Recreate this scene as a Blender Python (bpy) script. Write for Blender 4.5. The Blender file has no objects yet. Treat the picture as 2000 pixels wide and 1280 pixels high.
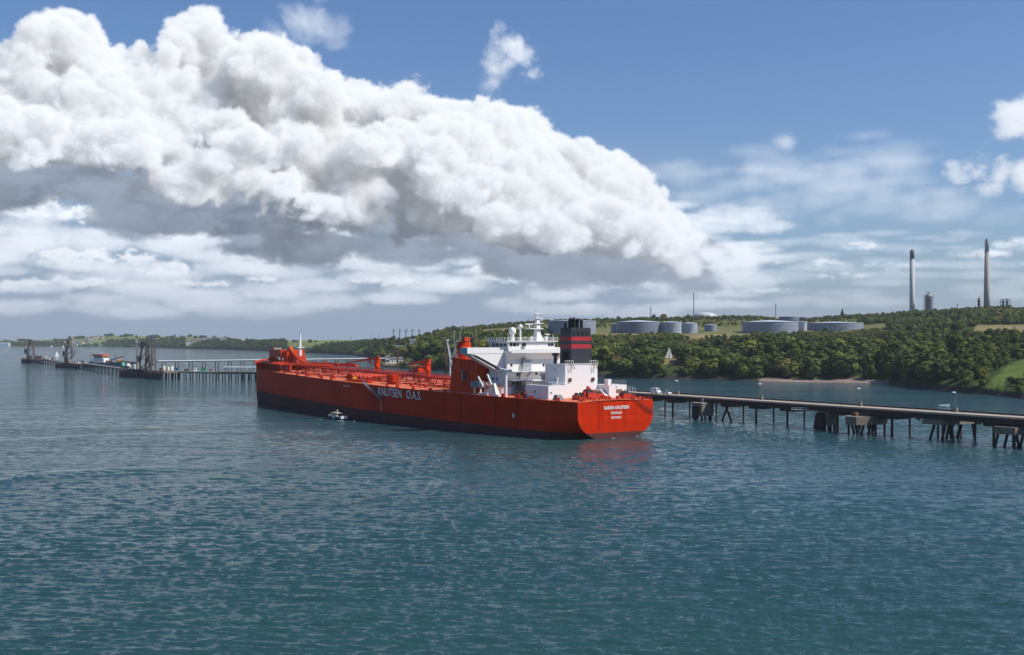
import bpy, bmesh, math, random
import numpy as np
from mathutils import Vector, Matrix
from mathutils import noise as mnoise

random.seed(7)
rng = np.random.default_rng(7)
scene = bpy.context.scene
COL = scene.collection
R = math.radians

# ------------------------------------------------------------------ camera
EYE = 32.5            # height of the eye above the water, metres
FOC = 2250.0          # focal length in pixels of a 2000 px wide picture
HOR = 665.0           # picture row of the horizon
cam_data = bpy.data.cameras.new("camera")
cam_data.sensor_width = 36.0
cam_data.lens = 36.0 * FOC / 2000.0
cam_data.shift_y = (HOR - 640.0) / 2000.0
cam_data.clip_start = 1.0
cam_data.clip_end = 60000.0
cam = bpy.data.objects.new("camera", cam_data)
cam.location = (0, 0, EYE)
cam.rotation_euler = (R(90), 0, 0)
COL.objects.link(cam)
scene.camera = cam

# ------------------------------------------------------------------ render and colour
scene.view_settings.view_transform = 'Standard'
scene.view_settings.look = 'None'
scene.view_settings.gamma = 1.0
scene.view_settings.use_curve_mapping = False
scene.view_settings.exposure = 0.04
scene.render.engine = 'CYCLES'
scene.cycles.max_bounces = 6
scene.cycles.diffuse_bounces = 2
scene.cycles.glossy_bounces = 3
scene.cycles.transmission_bounces = 3
scene.cycles.volume_bounces = 0
scene.cycles.transparent_max_bounces = 8
scene.cycles.caustics_reflective = False
scene.cycles.caustics_refractive = False
scene.cycles.sample_clamp_indirect = 3.0
scene.cycles.sample_clamp_direct = 4.0
scene.cycles.use_denoising = True
scene.cycles.denoiser = 'OPENIMAGEDENOISE'
scene.cycles.denoising_input_passes = 'RGB_ALBEDO_NORMAL'
scene.cycles.denoising_prefilter = 'ACCURATE'
scene.cycles.use_adaptive_sampling = False

# ------------------------------------------------------------------ sun
SUN_AZ = 106.0         # clockwise from the view direction (+Y), degrees
SUN_EL = 47.0
sdir = Vector((math.sin(R(SUN_AZ)) * math.cos(R(SUN_EL)), math.cos(R(SUN_AZ)) * math.cos(R(SUN_EL)), math.sin(R(SUN_EL))))
sun_data = bpy.data.lights.new("sun", 'SUN')
sun_data.energy = 4.6
sun_data.angle = R(0.5)
sun_data.color = (1.0, 0.955, 0.88)
sun = bpy.data.objects.new("sun", sun_data)
sun.rotation_euler = sdir.to_track_quat('Z', 'Y').to_euler()
sun.location = (200, -50, 300)
COL.objects.link(sun)


# ------------------------------------------------------------------ node shorthand
class NT:
    """Builds shader nodes from arithmetic on sockets."""
    def __init__(self, tree):
        self.t = tree
        self.n = tree.nodes
        self.l = tree.links

    def node(self, kind, **kw):
        nd = self.n.new(kind)
        for k, v in kw.items():
            setattr(nd, k, v)
        return nd

    def put(self, sock, v):
        if isinstance(v, bpy.types.NodeSocket):
            self.l.new(v, sock)
        elif v is not None:
            sock.default_value = v

    def m(self, op, a, b=None, c=None, clamp=False):
        nd = self.node('ShaderNodeMath', operation=op)
        nd.use_clamp = clamp
        self.put(nd.inputs[0], a)
        if b is not None:
            self.put(nd.inputs[1], b)
        if c is not None:
            self.put(nd.inputs[2], c)
        return nd.outputs[0]

    def v(self, op, a, b=None, scale=None):
        nd = self.node('ShaderNodeVectorMath', operation=op)
        self.put(nd.inputs[0], a)
        if b is not None:
            self.put(nd.inputs[1], b)
        if scale is not None:
            self.put(nd.inputs['Scale'], scale)
        return nd.outputs['Value'] if op in ('LENGTH', 'DOT_PRODUCT', 'DISTANCE') else nd.outputs[0]

    def xyz(self, x, y, z):
        nd = self.node('ShaderNodeCombineXYZ')
        for i, q in enumerate((x, y, z)):
            self.put(nd.inputs[i], q)
        return nd.outputs[0]

    def sep(self, v):
        nd = self.node('ShaderNodeSeparateXYZ')
        self.put(nd.inputs[0], v)
        return nd.outputs

    def smooth(self, x, a, b, lo=0.0, hi=1.0):
        nd = self.node('ShaderNodeMapRange', interpolation_type='SMOOTHSTEP')
        self.put(nd.inputs['Value'], x)
        self.put(nd.inputs['From Min'], a)
        self.put(nd.inputs['From Max'], b)
        self.put(nd.inputs['To Min'], lo)
        self.put(nd.inputs['To Max'], hi)
        return nd.outputs[0]

    def lin(self, x, a, b, lo=0.0, hi=1.0):
        nd = self.node('ShaderNodeMapRange')
        nd.clamp = True
        self.put(nd.inputs['Value'], x)
        self.put(nd.inputs['From Min'], a)
        self.put(nd.inputs['From Max'], b)
        self.put(nd.inputs['To Min'], lo)
        self.put(nd.inputs['To Max'], hi)
        return nd.outputs[0]

    def noise(self, vec, scale, detail=4.0, rough=0.55, lac=2.0, dist=0.0, kind='FBM'):
        nd = self.node('ShaderNodeTexNoise')
        nd.noise_type = kind
        if kind == 'FBM':
            nd.normalize = True
        self.put(nd.inputs['Vector'], vec)
        nd.inputs['Scale'].default_value = scale
        nd.inputs['Detail'].default_value = detail
        nd.inputs['Roughness'].default_value = rough
        nd.inputs['Lacunarity'].default_value = lac
        nd.inputs['Distortion'].default_value = dist
        return nd.outputs[0]

    def billow(self, vec, scale, detail=3.0, rough=0.5, smooth=0.6, lac=2.1):
        nd = self.node('ShaderNodeTexVoronoi', feature='SMOOTH_F1')
        nd.normalize = True
        self.put(nd.inputs['Vector'], vec)
        nd.inputs['Scale'].default_value = scale
        nd.inputs['Detail'].default_value = detail
        nd.inputs['Roughness'].default_value = rough
        nd.inputs['Lacunarity'].default_value = lac
        nd.inputs['Smoothness'].default_value = smooth
        return self.m('SUBTRACT', 1.0, nd.outputs['Distance'])

    def mix(self, f, a, b):
        nd = self.node('ShaderNodeMix', data_type='RGBA')
        self.put(nd.inputs[0], f)
        self.put(nd.inputs[6], a if isinstance(a, bpy.types.NodeSocket) else (*a, 1.0))
        self.put(nd.inputs[7], b if isinstance(b, bpy.types.NodeSocket) else (*b, 1.0))
        return nd.outputs[2]

    def curve(self, x, pts):
        nd = self.node('ShaderNodeFloatCurve')
        c = nd.mapping.curves[0]
        while len(c.points) < len(pts):
            c.points.new(0.5, 0.5)
        for p, (px, py) in zip(c.points, pts):
            p.location = (px, py)
            p.handle_type = 'AUTO'
        nd.mapping.update()
        self.put(nd.inputs['Value'], x)
        return nd.outputs[0]


# ------------------------------------------------------------------ sky
def ray(px, py):
    """Azimuth and elevation, degrees, of a direction seen in the photograph."""
    az = math.atan((px - 1000.0) / FOC)
    el = math.atan((HOR - py) / FOC * math.cos(az))
    return math.degrees(az), math.degrees(el)


world = bpy.data.worlds.new("World")
scene.world = world
world.use_nodes = True
W = NT(world.node_tree)
W.n.clear()
w_out = W.node('ShaderNodeOutputWorld')
sky = W.node('ShaderNodeTexSky', sky_type='NISHITA')
sky.sun_disc = False
sky.sun_elevation = R(SUN_EL)
sky.sun_rotation = R(SUN_AZ)
sky.air_density = 1.0
sky.dust_density = 0.6
sky.ozone_density = 2.5
bg_sky = W.node('ShaderNodeBackground')
W.l.new(W.v('MULTIPLY', sky.outputs[0], (0.80, 0.98, 1.24)), bg_sky.inputs[0])
bg_sky.inputs[1].default_value = 0.090

# ------------------------------------------------------------------ clouds: a volume of billows lit by the sun, kept as a map of directions
def cell_tile(n, cells, seed):
    """Tileable cellular noise: 1 at a cell's seed point falling to 0 between seeds."""
    g = np.random.default_rng(seed)
    pts = g.random((cells, cells, cells, 3)).astype(np.float32)
    ax = (np.arange(n, dtype=np.float32) + 0.5) * cells / n
    ci = np.floor(ax).astype(int)
    best = np.full((n, n, n), 9.0, np.float32)
    for a in (-1, 0, 1):
        ia = (ci + a) % cells
        for b in (-1, 0, 1):
            ib = (ci + b) % cells
            for c in (-1, 0, 1):
                ic = (ci + c) % cells
                p = pts[ia][:, ib][:, :, ic]
                d = ((ci + a)[:, None, None] + p[..., 0] - ax[:, None, None]) ** 2
                d += ((ci + b)[None, :, None] + p[..., 1] - ax[None, :, None]) ** 2
                d += ((ci + c)[None, None, :] + p[..., 2] - ax[None, None, :]) ** 2
                np.minimum(best, d, out=best)
    return np.clip(1.0 - np.sqrt(best), 0.0, 1.0).astype(np.float32)


TILE_N, TILE_C = 64, 8
TILE = cell_tile(TILE_N, TILE_C, 3)
TILE -= TILE.mean()


def wisp_tile(n, seed):
    """Tileable smooth random field with detail at several sizes."""
    g = np.random.default_rng(seed)
    f = np.fft.fftfreq(n) * n
    k = np.sqrt(f[:, None, None] ** 2 + f[None, :, None] ** 2 + f[None, None, :] ** 2)
    amp = np.where((k > 1.5) & (k < n / 3), 1.0 / np.maximum(k, 1.0) ** 2.7, 0.0)
    q = np.fft.ifftn(np.fft.fftn(g.standard_normal((n, n, n))) * amp).real
    return (q / q.std()).astype(np.float32)


WISP = wisp_tile(64, 8)


def tile_at(x, y, z, cell, tile=None):
    """Trilinear look-up; cell = size of one cell in the units of x, y, z."""
    k = TILE_N / TILE_C / cell
    out = np.zeros(x.shape, np.float32)
    fx, fy, fz = x * k, y * k, z * k
    ix, iy, iz = np.floor(fx).astype(np.int32), np.floor(fy).astype(np.int32), np.floor(fz).astype(np.int32)
    fx -= ix
    fy -= iy
    fz -= iz
    flat = (TILE if tile is None else tile).ravel()
    for a in (0, 1):
        wa = fx if a else 1 - fx
        ja = ((ix + a) % TILE_N) * (TILE_N * TILE_N)
        for b in (0, 1):
            wb = wa * (fy if b else 1 - fy)
            jb = ja + ((iy + b) % TILE_N) * TILE_N
            for c in (0, 1):
                out += wb * (fz if c else 1 - fz) * flat[jb + (iz + c) % TILE_N]
    return out


def render_clouds(a0, a1, e0, e1, vpd, nz, depth, spheres, sigma=9.0, bump=1.0, soft=1.9, amps=(0.95, 0.44, 0.28, 0.20, 0.15), ns=1.0, nv=1.15, wisp=0.20):
    """March a block of sky (azimuth a0..a1, elevation e0..e1, degrees; depth in the same unit) filled with billowed spheres.
    spheres: (az, el, depth, r, squash, density, base_el).  Returns sunlight, skylight and opacity per direction."""
    na, ne = int((a1 - a0) * vpd), int((e1 - e0) * vpd)
    A = (a0 + (np.arange(na) + 0.5) / vpd).astype(np.float32)
    E = (e0 + (np.arange(ne) + 0.5) / vpd).astype(np.float32)
    Z = ((np.arange(nz) + 0.5) * depth / nz).astype(np.float32)
    sd = np.full((ne, na, nz), 5.0, np.float32)      # signed distance to the union, negative inside
    dn_ = np.ones((ne, na, nz), np.float32)
    for (ca, ce, cz, r, sq, den, base) in spheres:
        m = r * 0.9
        ia = slice(max(0, int((ca - r - m - a0) * vpd)), max(0, min(na, int((ca + r + m - a0) * vpd) + 1)))
        ie = slice(max(0, int((ce - (r + m) * sq - e0) * vpd)), max(0, min(ne, int((ce + (r + m) * sq - e0) * vpd) + 1)))
        iz = slice(max(0, int((cz - r - m) / depth * nz)), max(0, min(nz, int((cz + r + m) / depth * nz) + 1)))
        if ia.start >= ia.stop or ie.start >= ie.stop or iz.start >= iz.stop:
            continue
        d = np.sqrt(((A[ia] - ca) ** 2)[None, :, None] + (((E[ie] - ce) / sq) ** 2)[:, None, None] + ((Z[iz] - cz) ** 2)[None, None, :]) - r
        d = d / max(r, 0.6) ** 0.35
        lowcut = (base - E[ie])[:, None, None] * 0.9
        d = np.maximum(d, lowcut)
        cur = sd[ie, ia, iz]
        k = d < cur
        dn_[ie, ia, iz] = np.where(k, den, dn_[ie, ia, iz])
        sd[ie, ia, iz] = np.minimum(cur, d)
    act = np.nonzero(sd < 0.75)
    x, y, z = A[act[1]] * ns, E[act[0]] * (ns * nv), Z[act[2]] * ns
    s = sd[act]
    wx = tile_at(x + 11.3, y + 3.1, z, 1.3, WISP)
    wy = tile_at(x + 5.7, y + 8.9, z + 4.0, 1.3, WISP)
    big = tile_at(x + 1.7, y * 1.1 + 2.9, z + 1.0, 2.1, WISP)
    x = x + wx * 0.20
    y = y + wy * 0.16
    n1 = tile_at(x, y, z, 1.55)
    n2 = tile_at(x + 3.3, y + 1.7, z, 0.70)
    n3 = tile_at(x + 1.1, y + 7.7, z, 0.31)
    n4 = tile_at(x + 2.9, y + 5.7, z, 0.145)
    n5 = tile_at(x + 6.9, y + 2.7, z, 0.075)
    f = -s + bump * (n1 * amps[0] + n2 * amps[1] + n3 * amps[2] + n4 * amps[3] + n5 * amps[4] + big * wisp) - 0.05
    den = np.zeros((ne, na, nz), np.float32)
    den[act] = np.clip(f * soft, 0.0, 1.0) * dn_[act]
    del sd, dn_
    dz = depth / nz
    # optical depth towards the sun: sweep down from the top, each row reading the row above shifted towards the sun
    sx, sy, sz = 0.70, 0.70, -0.14
    sh_a, sh_z = sx / sy, (sz / sy) / (dz * vpd)

    def sweep(sh_a, sh_z, length, order):
        tau = np.zeros((ne, na, nz), np.float16)
        cur = np.zeros((na, nz), np.float32)
        pa = np.arange(na) + sh_a
        ia0 = np.clip(np.floor(pa).astype(int), 0, na - 1)
        ia1 = np.clip(ia0 + 1, 0, na - 1)
        fa = (pa - np.floor(pa)).astype(np.float32)[:, None]
        pz = np.arange(nz) + sh_z
        iz0 = np.clip(np.floor(pz).astype(int), 0, nz - 1)
        iz1 = np.clip(iz0 + 1, 0, nz - 1)
        fz = (pz - np.floor(pz)).astype(np.float32)[None, :]
        step = length / vpd
        for e in order:
            q = cur[ia0] * (1 - fa) + cur[ia1] * fa
            q = q[:, iz0] * (1 - fz) + q[:, iz1] * fz
            cur = q + den[e] * step
            tau[e] = np.minimum(q + den[e] * step * 0.5, 60.0)
        return tau

    tau_s = sweep(sh_a, sh_z, 1.0 / sy, range(ne - 1, -1, -1))
    tau_u = sweep(0.0, 0.0, 1.0, range(ne - 1, -1, -1))
    tau_d = sweep(0.0, 0.0, 1.0, range(ne))
    T = np.ones((ne, na), np.float32)
    Ls = np.zeros((ne, na), np.float32)
    La = np.zeros((ne, na), np.float32)
    for k in range(nz):
        d = den[:, :, k]
        al = 1.0 - np.exp(-d * sigma * dz)
        ts = tau_s[:, :, k].astype(np.float32) * sigma
        tu = tau_u[:, :, k].astype(np.float32) * sigma
        td = tau_d[:, :, k].astype(np.float32) * sigma
        sun_in = 0.26 * np.exp(-0.30 * ts) + 0.38 * np.exp(-0.075 * ts) + 0.36 * np.exp(-0.022 * ts)
        sky_in = 0.62 * np.exp(-0.10 * tu) + 0.22 * np.exp(-0.12 * td) + 0.16
        w = T * al
        Ls += w * sun_in
        La += w * sky_in
        T *= 1.0 - al
    return Ls, La, 1.0 - T


def bank(g, pts, base, n, r_lo, r_hi, z_lo, z_hi, squash=0.85, den=1.0):
    """Spheres heaped under a top outline (picture points) above a flat base."""
    P = np.array([ray(*p) for p in pts])
    out = []
    for i in range(n):
        a = g.uniform(P[0, 0], P[-1, 0])
        top = np.interp(a, P[:, 0], P[:, 1])
        b = base(a)
        h = max(top - b, 0.25)
        r = min(g.uniform(r_lo, r_hi), h * 0.55 + 0.15)
        t = g.random() ** 0.7
        e = b + r * 0.25 + (h - r * squash - r * 0.25) * t
        z = z_lo + (z_hi - z_lo) * (0.25 * g.random() + 0.75 * g.random() * (0.4 + 0.6 * t))
        out.append((a, e, z, r, squash, den, b - 0.1 + 0.25 * g.random()))
    # a row along the outline itself
    a = P[0, 0]
    while a < P[-1, 0]:
        top = np.interp(a, P[:, 0], P[:, 1])
        b = base(a)
        r = min(g.uniform(r_lo, r_lo * 0.5 + r_hi * 0.5), max(0.3, (top - b) * 0.5))
        out.append((a, top - r * squash, g.uniform(z_lo * 0.6 + z_hi * 0.4, z_hi), r, squash, den, b))
        a += r * 0.6
    return out


def cloud_layers():
    g = np.random.default_rng(21)
    L = lambda pts: (lambda a, P=np.array([ray(*p) for p in pts]): float(np.interp(a, P[:, 0], P[:, 1])))
    sp = []
    # back bank with the tall heads
    sp += bank(g, [(-520, 120), (-200, 60), (0, 85), (40, 85), (75, 40), (115, 20), (160, 50), (185, 92), (225, 95), (260, 122), (310, 98), (350, 45),
                   (390, 15), (430, 30), (470, 75), (515, 52), (560, 60), (585, 118), (640, 140), (720, 158), (770, 150), (830, 188), (900, 195), (985, 198),
                   (1025, 222), (1070, 258), (1140, 275), (1205, 312), (1245, 370), (1300, 425)],
               L([(-520, 300), (350, 318), (700, 430), (1000, 480), (1400, 520)]), 110, 0.8, 3.0, 4.2, 8.6)
    for (px, py, r) in ((400, 130, 1.6), (300, 190, 2.0), (520, 150, 1.6)):
        a, e = ray(px, py)
        sp.append((a, e, 8.8, r, 0.9, 1.0, -9))
    # left shoulder, grey underneath
    sp += bank(g, [(-520, 210), (0, 165), (120, 180), (260, 205), (340, 255), (420, 320)], L([(-520, 302), (420, 318)]), 26, 1.2, 2.6, 2.2, 4.6)
    # lit lobe in the middle that runs out to the right
    sp += bank(g, [(330, 330), (400, 225), (440, 205), (500, 245), (560, 300), (600, 345), (690, 408)], L([(330, 385), (690, 428)]), 34, 0.4, 1.5, 1.0, 3.0)
    # right shoulder
    sp += bank(g, [(650, 300), (760, 215), (850, 230), (950, 260), (1060, 330), (1160, 360), (1250, 400), (1320, 450)],
               L([(650, 440), (1000, 480), (1400, 515)]), 50, 0.5, 2.0, 2.0, 4.8)
    # its frayed right end
    for i in range(46):
        px = g.uniform(1180, 1470)
        py = np.interp(px, [1180, 1320, 1470], [420, 468, 505]) + g.normal(0, 1) * np.interp(px, [1180, 1470], [36, 12])
        a, e = ray(px, py)
        sp.append((a, e, g.uniform(2, 7), g.uniform(0.25, 0.8), 0.7, float(np.interp(px, [1200, 1330, 1470], [0.9, 0.30, 0.12])), e - 0.5))
    # dark flat shelf under the bank
    sh = []
    for i in range(190):
        px = g.uniform(-520, 1380)
        a, e = ray(px, np.interp(px, [-520, 120, 260, 600, 900, 1380], [318, 330, 372, 425, 466, 513]) + g.normal(0, 28))
        sh.append((a, e, g.uniform(2, 9), g.uniform(0.9, 2.6), g.uniform(0.2, 0.42), g.uniform(0.10, 0.4), -9))
    for i in range(60):
        px = g.uniform(-520, 1150)
        a, e = ray(px, np.interp(px, [-520, 0, 560, 900, 1150], [230, 230, 260, 340, 420]) + g.uniform(0, 60))
        sh.append((a, e, g.uniform(3, 9), g.uniform(1.2, 2.0), 0.6, 0.8, -9))
    # low broken cloud, smaller towards the horizon
    lo = []
    low = [((20, 395), 1.5, .55), ((75, 372), 1.2, .5), ((120, 420), 1.3, .35), ((-60, 380), 1.6, .6), ((0, 455), 1.4, .35),
           ((40, 490), 1.0, .45), ((110, 500), 1.3, .4), ((190, 508), 1.3, .36), ((260, 515), 1.2, .33), ((320, 535), 1.3, .32), ((390, 556), 1.0, .22), ((235, 490), .6, .3),
           ((20, 560), .9, .3), ((75, 555), .8, .25), ((170, 556), 1.1, .22), ((620, 485), 1.2, .33), ((690, 490), 1.3, .36), ((745, 505), 1.0, .3), ((830, 510), .7, .22),
           ((510, 548), .6, .22), ((730, 550), 1.0, .25), ((800, 555), .9, .22), ((880, 555), .8, .3), ((950, 530), .9, .3), ((1010, 515), 1.2, .35), ((1080, 540), 1.3, .32),
           ((1150, 530), 1.2, .35), ((1220, 550), 1.2, .35), ((1000, 545), 1.2, .25), ((1330, 490), 1.2, .35), ((1440, 500), .8, .3), ((1480, 510), .9, .33), ((1600, 515), .9, .28), ((1700, 485), 1.0, .3),
           ((1650, 540), 1.2, .2), ((1380, 540), 1.4, .2), ((1500, 570), 1.3, .14), ((1760, 520), 1.0, .2), ((1900, 500), 1.3, .2), ((2050, 480), 1.5, .3)]
    for (p, r, sq) in low:
        a, e = ray(*p)
        k_den = 0.9 if p[0] < 1280 else 0.16
        for k in range(14):
            q = r * g.uniform(0.18, 0.5)
            lo.append((a + g.normal(0, r * 0.6), e + abs(g.normal(0, r * sq * 0.3)), g.uniform(3, 9), q, min(1.0, sq * 1.6), k_den, e - r * sq * 0.4))
    for i in range(300):
        px, py = g.uniform(-520, 1500), 400 + 215 * g.random()
        a, e = ray(px, py)
        lo.append((a, e, g.uniform(3, 9), g.uniform(0.8, 2.4), g.uniform(0.14, 0.26), 0.05, -9))
    for i in range(110):
        px, py = g.uniform(1250, 2400), 455 + 140 * g.random()
        a, e = ray(px, py)
        lo.append((a, e, g.uniform(3, 9), g.uniform(0.7, 2.0), g.uniform(0.10, 0.2), 0.018, -9))
    # single puffs and thin veils
    th = []
    for (px, py, r, k, den) in [(990, 85, .8, 5, .22), (1005, 125, 1.1, 8, .24), (955, 150, 1.1, 6, .08), (590, 25, 1.3, 6, .07), (545, 45, .9, 4, .05), (630, 50, 1.0, 4, .05),
                                (1992, 215, .7, 6, .22), (1985, 250, .6, 5, .2), (2045, 225, 1.3, 6, .3), (1880, 345, .6, 6, .25), (1935, 345, .7, 7, .25), (1990, 352, .7, 7, .25), (2090, 345, 1.0, 8, .3), (1535, 288, .6, 4, .08)]:
        a, e = ray(px, py)
        for j in range(k):
            th.append((a + g.normal(0, r * 0.5), e + g.normal(0, r * 0.38), g.uniform(3, 7), r * g.uniform(0.5, 0.95), 0.8, den * 0.9, -9))
    for (px, py, w, n) in [(1560, 335, 170, 34), (1480, 360, 130, 20), (1660, 350, 150, 18), (1380, 385, 100, 10), (1560, 405, 260, 30), (1800, 390, 180, 18), (1900, 420, 160, 12), (1700, 298, 110, 8), (1300, 360, 60, 4)]:
        for j in range(n):
            a, e = ray(px + g.normal(0, w * 0.6), py + g.normal(0, 15))
            th.append((a, e, g.uniform(1, 9), g.uniform(0.7, 1.9), g.uniform(0.2, 0.36), g.uniform(0.006, 0.016), -9))
    # the same weather goes on beyond the left of the view
    g = np.random.default_rng(33)
    sp += bank(g, [(-2300, 260), (-1700, 180), (-1300, 60), (-900, 90), (-600, 150), (-380, 110)], L([(-2300, 330), (-380, 345)]), 70, 0.8, 2.8, 3.0, 8.6)
    for i in range(110):
        px = g.uniform(-2400, -420)
        a, e = ray(px, 322 + g.normal(0, 30))
        sh.append((a, e, g.uniform(2, 9), g.uniform(0.9, 2.6), g.uniform(0.2, 0.42), g.uniform(0.10, 0.4), -9))
    for i in range(200):
        px, py = g.uniform(-2600, -440), 400 + 215 * g.random()
        a, e = ray(px, py)
        lo.append((a, e, g.uniform(3, 9), g.uniform(0.4, 2.0), g.uniform(0.14, 0.4), g.choice((0.05, 0.05, 0.6)), -9))
    return sp, lo, th, sh


def cloud_map():
    """Colour and opacity of the clouds over the part of the sky in view and a margin round it."""
    A0, A1, E0, E1, V = -52.0, 36.0, -1.0, 19.0, 18
    sp, lo, th, sh = cloud_layers()
    low = render_clouds(A0, A1, E0, 8.0, V, 40, 12.0, lo, sigma=7.0, bump=0.85, soft=2.2, ns=2.1, nv=1.7, amps=(1., .7, .5, .3, .2), wisp=0.16)
    thin = render_clouds(A0, A1, E0, E1, V, 40, 10.0, th, sigma=9.0, bump=1.2, soft=1.0, amps=(.9, .7, .5, .3, .16))
    shelf = render_clouds(A0, A1, E0, E1, V, 40, 10.0, sh, sigma=8.0, bump=1.0, soft=1.5, ns=1.5, nv=1.8, amps=(1., .6, .4, .25, .15), wisp=0.2)
    main = render_clouds(A0, A1, E0, E1, V, 56, 10.0, sp)
    ne, na = main[0].shape
    E = E0 + (np.arange(ne) + 0.5) / V
    A = A0 + (np.arange(na) + 0.5) / V
    air = (np.clip(np.exp(-np.maximum(E, 0) / AIR_H) * AIR_K, 0, 1)[:, None, None]).astype(np.float32)
    col = np.zeros((ne, na, 3), np.float32)
    alpha = np.zeros((ne, na, 1), np.float32)
    # a blue-grey sheet behind the low clouds
    AA, EE = np.meshgrid(A.astype(np.float32), E.astype(np.float32))
    st = lambda q: np.clip(q, 0, 1) ** 2 * (3 - 2 * np.clip(q, 0, 1))
    sheet = tile_at(AA * 0.4, EE * 1.6, AA * 0 + 2.0, 1.6, WISP)
    alpha[..., 0] = np.clip(0.66 + 0.10 * sheet, 0, 1) * st((10.5 - EE) / 4.0) * st((15.0 - AA + sheet) / 12.0)
    col += alpha * np.array((0.320, 0.400, 0.525), np.float32)
    for lay, ks, ka in ((low, 1.06, 1.0), (thin, 0.86, 1.0), (shelf, 0.20, 1.0), (main, 1.0, 1.0)):
        pad = ne - lay[0].shape[0]
        ls, la, al = (np.pad(q, ((0, pad), (0, 0)))[..., None] for q in lay)
        c = ls * (np.array(CLOUD_SUN, np.float32) * ks) + la * (np.array(CLOUD_SKY, np.float32) * ka)
        c = c * (1 - air) + al * air * np.array(CLOUD_AIR, np.float32)
        col = col * (1 - al) + c
        alpha = alpha * (1 - al) + al
    # pale air along the horizon itself
    hz = (np.exp(-np.maximum(E, 0) / 4.2) * 0.92)[:, None, None].astype(np.float32)
    hz = hz * (1 - alpha)
    col = col + hz * np.array(CLOUD_AIR, np.float32)
    alpha = alpha + hz
    edge = np.minimum(np.clip((A - A0) / 12.0, 0, 1), np.clip((A1 - A) / 8.0, 0, 1))[None, :] * np.clip((E1 - E) / 1.6, 0, 1)[:, None]
    edge = (edge * edge * (3 - 2 * edge))[..., None].astype(np.float32)
    col = col / np.maximum(alpha, 0.02)
    col = np.where(alpha > 0.02, col, np.array((0.7, 0.72, 0.75), np.float32))
    return A0, A1, E0, E1, np.concatenate([col, alpha], 2).astype(np.float32), edge


def far_sky_map(w=1024, h=512):
    """Scattered fair-weather cloud over the rest of the sky."""
    lon = (np.arange(w) + 0.5) / w * 2 * np.pi - np.pi
    lat = (np.arange(h) + 0.5) / h * np.pi - np.pi / 2
    LO, LA = np.meshgrid(lon, lat)
    x = (np.cos(LA) * np.sin(LO)).astype(np.float32)
    y = (np.cos(LA) * np.cos(LO)).astype(np.float32)
    z = np.sin(LA).astype(np.float32)
    k = 1.0 / np.maximum(z + 0.22, 0.16)          # clouds on a layer overhead
    px, py, pz = x * k * 1.6 + 5.3, y * k * 1.6 + 2.2, z * 0 + 0.4

    def f(ox, oy):
        o = 0
        for c, a in ((2.6, 1.0), (1.2, .6), (.55, .36), (.26, .2), (.12, .12)):
            o = o + a * tile_at((px + ox + c * 3).ravel(), (py + oy + c).ravel(), (pz + c).ravel(), c).reshape(x.shape)
        return o
    d = f(0, 0)
    d2 = f(0.06, 0.0)
    al = np.clip((d - 0.34) / 0.24, 0, 1) * np.clip((z + 0.01) / 0.05, 0, 1)
    al = al * al * (3 - 2 * al)
    lit = np.clip(0.62 + (d - d2) * 1.6 - np.clip(d, 0, .6) * 0.35, 0, 1)[..., None]
    col = np.array((0.42, 0.48, 0.58)) * (1 - lit) + np.array((0.95, 0.93, 0.90)) * lit
    hz = (np.exp(-np.maximum(np.degrees(LA), 0) / 4.2) * 0.92)
    col = (col * al[..., None] + np.array(CLOUD_AIR) * (hz * (1 - al))[..., None]) / np.maximum(al + hz * (1 - al), 0.02)[..., None]
    return np.concatenate([col, (al + hz * (1 - al))[..., None]], 2).astype(np.float32)


CLOUD_SUN = (0.84, 0.825, 0.80)
CLOUD_SKY = (0.190, 0.255, 0.360)
CLOUD_AIR = (0.300, 0.378, 0.500)
AIR_H, AIR_K = 2.4, 0.85


def make_image(name, arr):
    hh, ww = arr.shape[:2]
    im = bpy.data.images.new(name, ww, hh, alpha=True, float_buffer=True)
    im.colorspace_settings.name = 'Non-Color'
    im.alpha_mode = 'CHANNEL_PACKED'
    im.pixels.foreach_set(np.ascontiguousarray(arr, np.float32).ravel())
    im.update()
    im.pack()
    return im


cw = cloud_map()
WA0, WA1, WE0, WE1 = cw[:4]
view_map = cw[4]
far_map = far_sky_map()
# lay the detailed part over the scattered cloud so that both meet without a seam
hF, wF = far_map.shape[:2]
ne_, na_ = view_map.shape[:2]
Eg = WE0 + (np.arange(ne_) + 0.5) * (WE1 - WE0) / ne_
Ag = WA0 + (np.arange(na_) + 0.5) * (WA1 - WA0) / na_
iy = np.clip(((Eg + 90) / 180 * hF - 0.5), 0, hF - 2)
ix = np.clip(((Ag + 180) / 360 * wF - 0.5), 0, wF - 2)
y0, x0 = np.floor(iy).astype(int), np.floor(ix).astype(int)
fy, fx = (iy - y0)[:, None, None], (ix - x0)[None, :, None]
under = (far_map[y0][:, x0] * (1 - fy) * (1 - fx) + far_map[y0 + 1][:, x0] * fy * (1 - fx) + far_map[y0][:, x0 + 1] * (1 - fy) * fx + far_map[y0 + 1][:, x0 + 1] * fy * fx)
view_map = (view_map * cw[5] + under * (1 - cw[5])).astype(np.float32)
img_view = make_image("clouds_in_view", view_map)
img_far = make_image("clouds_all_round", far_map)

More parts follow.
